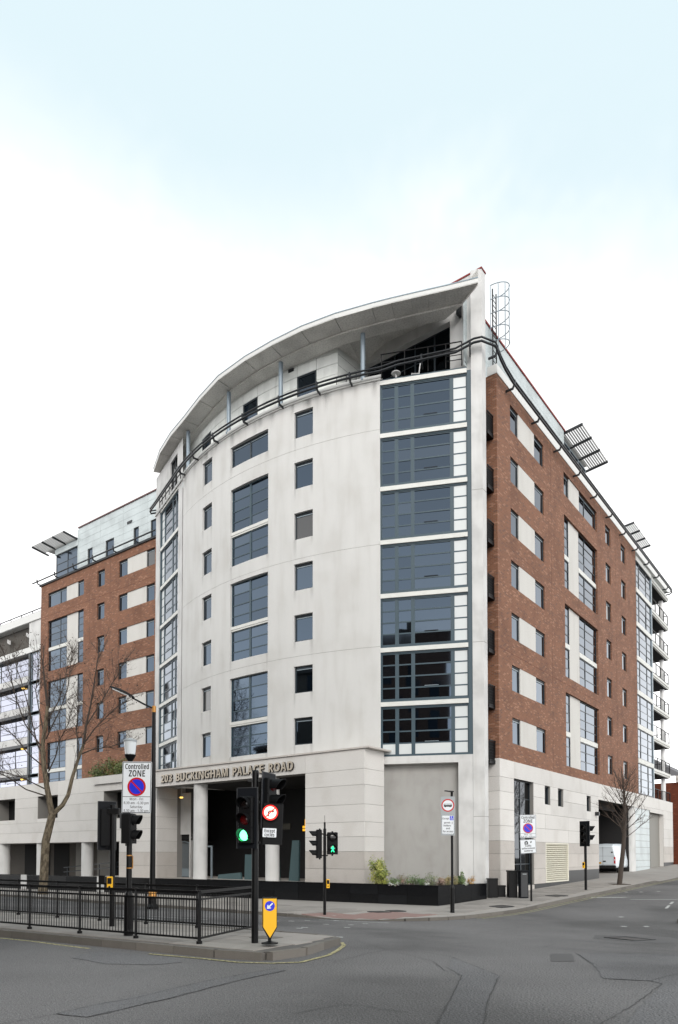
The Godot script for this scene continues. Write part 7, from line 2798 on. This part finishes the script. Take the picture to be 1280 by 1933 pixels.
	for e in [[2.35, -32.2, "left clump of white flowers below the yellow green shrubs"], [2.62, -32.1, "second clump of white flowers below the yellow green shrubs"], [4.0, -31.75, "single white flower clump near the planter wall's corner"], [5.85, -32.4, "white flower clump below the small conifer"]]:
		bush("white_flowers", e[2], "flowers", Vector3(e[0], 0.28, e[1]), Vector3(0.14, 0.09, 0.1), 60, [Color(0.75, 0.77, 0.72), Color(0.8, 0.8, 0.78), Color(0.3, 0.36, 0.2)], 0.05, "white flower clumps in the planter")
	# shrubs on the podium's roof
	var pf := Face.flat(Vector3(-13.876, 0, -46.828), L, -R)
	for e in [[5.7, 0.75, "left one of the three dark green bushes on the podium roof"], [4.2, 0.95, "middle one of the three dark green bushes on the podium roof"], [2.5, 0.85, "right one of the three dark green bushes on the podium roof"]]:
		bush("roof_bush", e[2], "bush", pf.p(e[0], 6.9, -1.2), Vector3(1.05, e[1], 0.7), 1300, [Color(0.06, 0.10, 0.03), Color(0.13, 0.17, 0.05), Color(0.22, 0.20, 0.06)], 0.12, "bushes on the podium roof")
	# pot plant on the lowest balcony
	var rw := Face.flat(Vector3(8.103, 0, -35.3), R, -L)
	bush("balcony_plant", "dark leafy plant on the balcony above the roller door", "plant", rw.p(33.3, 8.0, -0.7), Vector3(0.5, 0.8, 0.4), 500, [Color(0.05, 0.08, 0.04), Color(0.09, 0.13, 0.06), Color(0.14, 0.15, 0.08)], 0.12)

# foliage of small leaf faces spread through a crown, denser in clumps
func bush(called: String, label: String, category: String, at: Vector3, half: Vector3, n: int, colors: Array, leaf: float, group := "", point := 0.0) -> void:
	var t := thing(called, label, category, at, group)
	local()
	var b := MB.new()
	var clumps := []
	for k in 14:
		var d := Vector3(rng.randf_range(-1, 1), rng.randf_range(-0.9, 1), rng.randf_range(-1, 1))
		d = d.normalized() * rng.randf_range(0.35, 0.9)
		clumps.append([d, colors[rng.randi() % colors.size()]])
	for k in n:
		var c: Array = clumps[rng.randi() % 14]
		var d: Vector3 = c[0] + Vector3(rng.randfn(0, 0.2), rng.randfn(0, 0.2), rng.randfn(0, 0.2))
		if point > 0.0:
			var w := 1.0 - point * (d.y * 0.5 + 0.5)
			d.x *= w
			d.z *= w
		var p := Vector3(d.x * half.x, (d.y + 0.95) * half.y, d.z * half.z)
		if p.y < 0.0:
			p.y = rng.randf() * 0.1
		var up := (d.normalized() + Vector3(rng.randf_range(-0.8, 0.8), rng.randf_range(-0.3, 0.9), rng.randf_range(-0.8, 0.8))).normalized()
		var x := up.cross(Vector3(rng.randf_range(-1, 1), rng.randf_range(-1, 1), rng.randf_range(-1, 1))).normalized()
		var y := up.cross(x)
		var s := leaf * rng.randf_range(0.6, 1.25)
		var col: Color = c[1]
		col = col.lerp(colors[rng.randi() % colors.size()], 0.35)
		b.col = col * rng.randf_range(0.8, 1.15)
		b.col.a = 1.0
		b.quadn(p - x * s * 0.5, p + y * s * 0.9 * 0.4, p + x * s * 0.6, p - y * s * 0.9 * 0.4, up)
	stuff(part("leaves", b, M.leaf, t))
	b.col = Color.WHITE
	var st := MB.new()
	for k in 7:
		var c: Array = clumps[k]
		st.tube([Vector3.ZERO, Vector3(c[0].x * half.x * 0.4, half.y * 0.5, c[0].z * half.z * 0.4), Vector3(c[0].x * half.x, (c[0].y + 0.95) * half.y, c[0].z * half.z)], [0.02, 0.014, 0.006], 5, false)
	part("stems", st, M.twig, t)
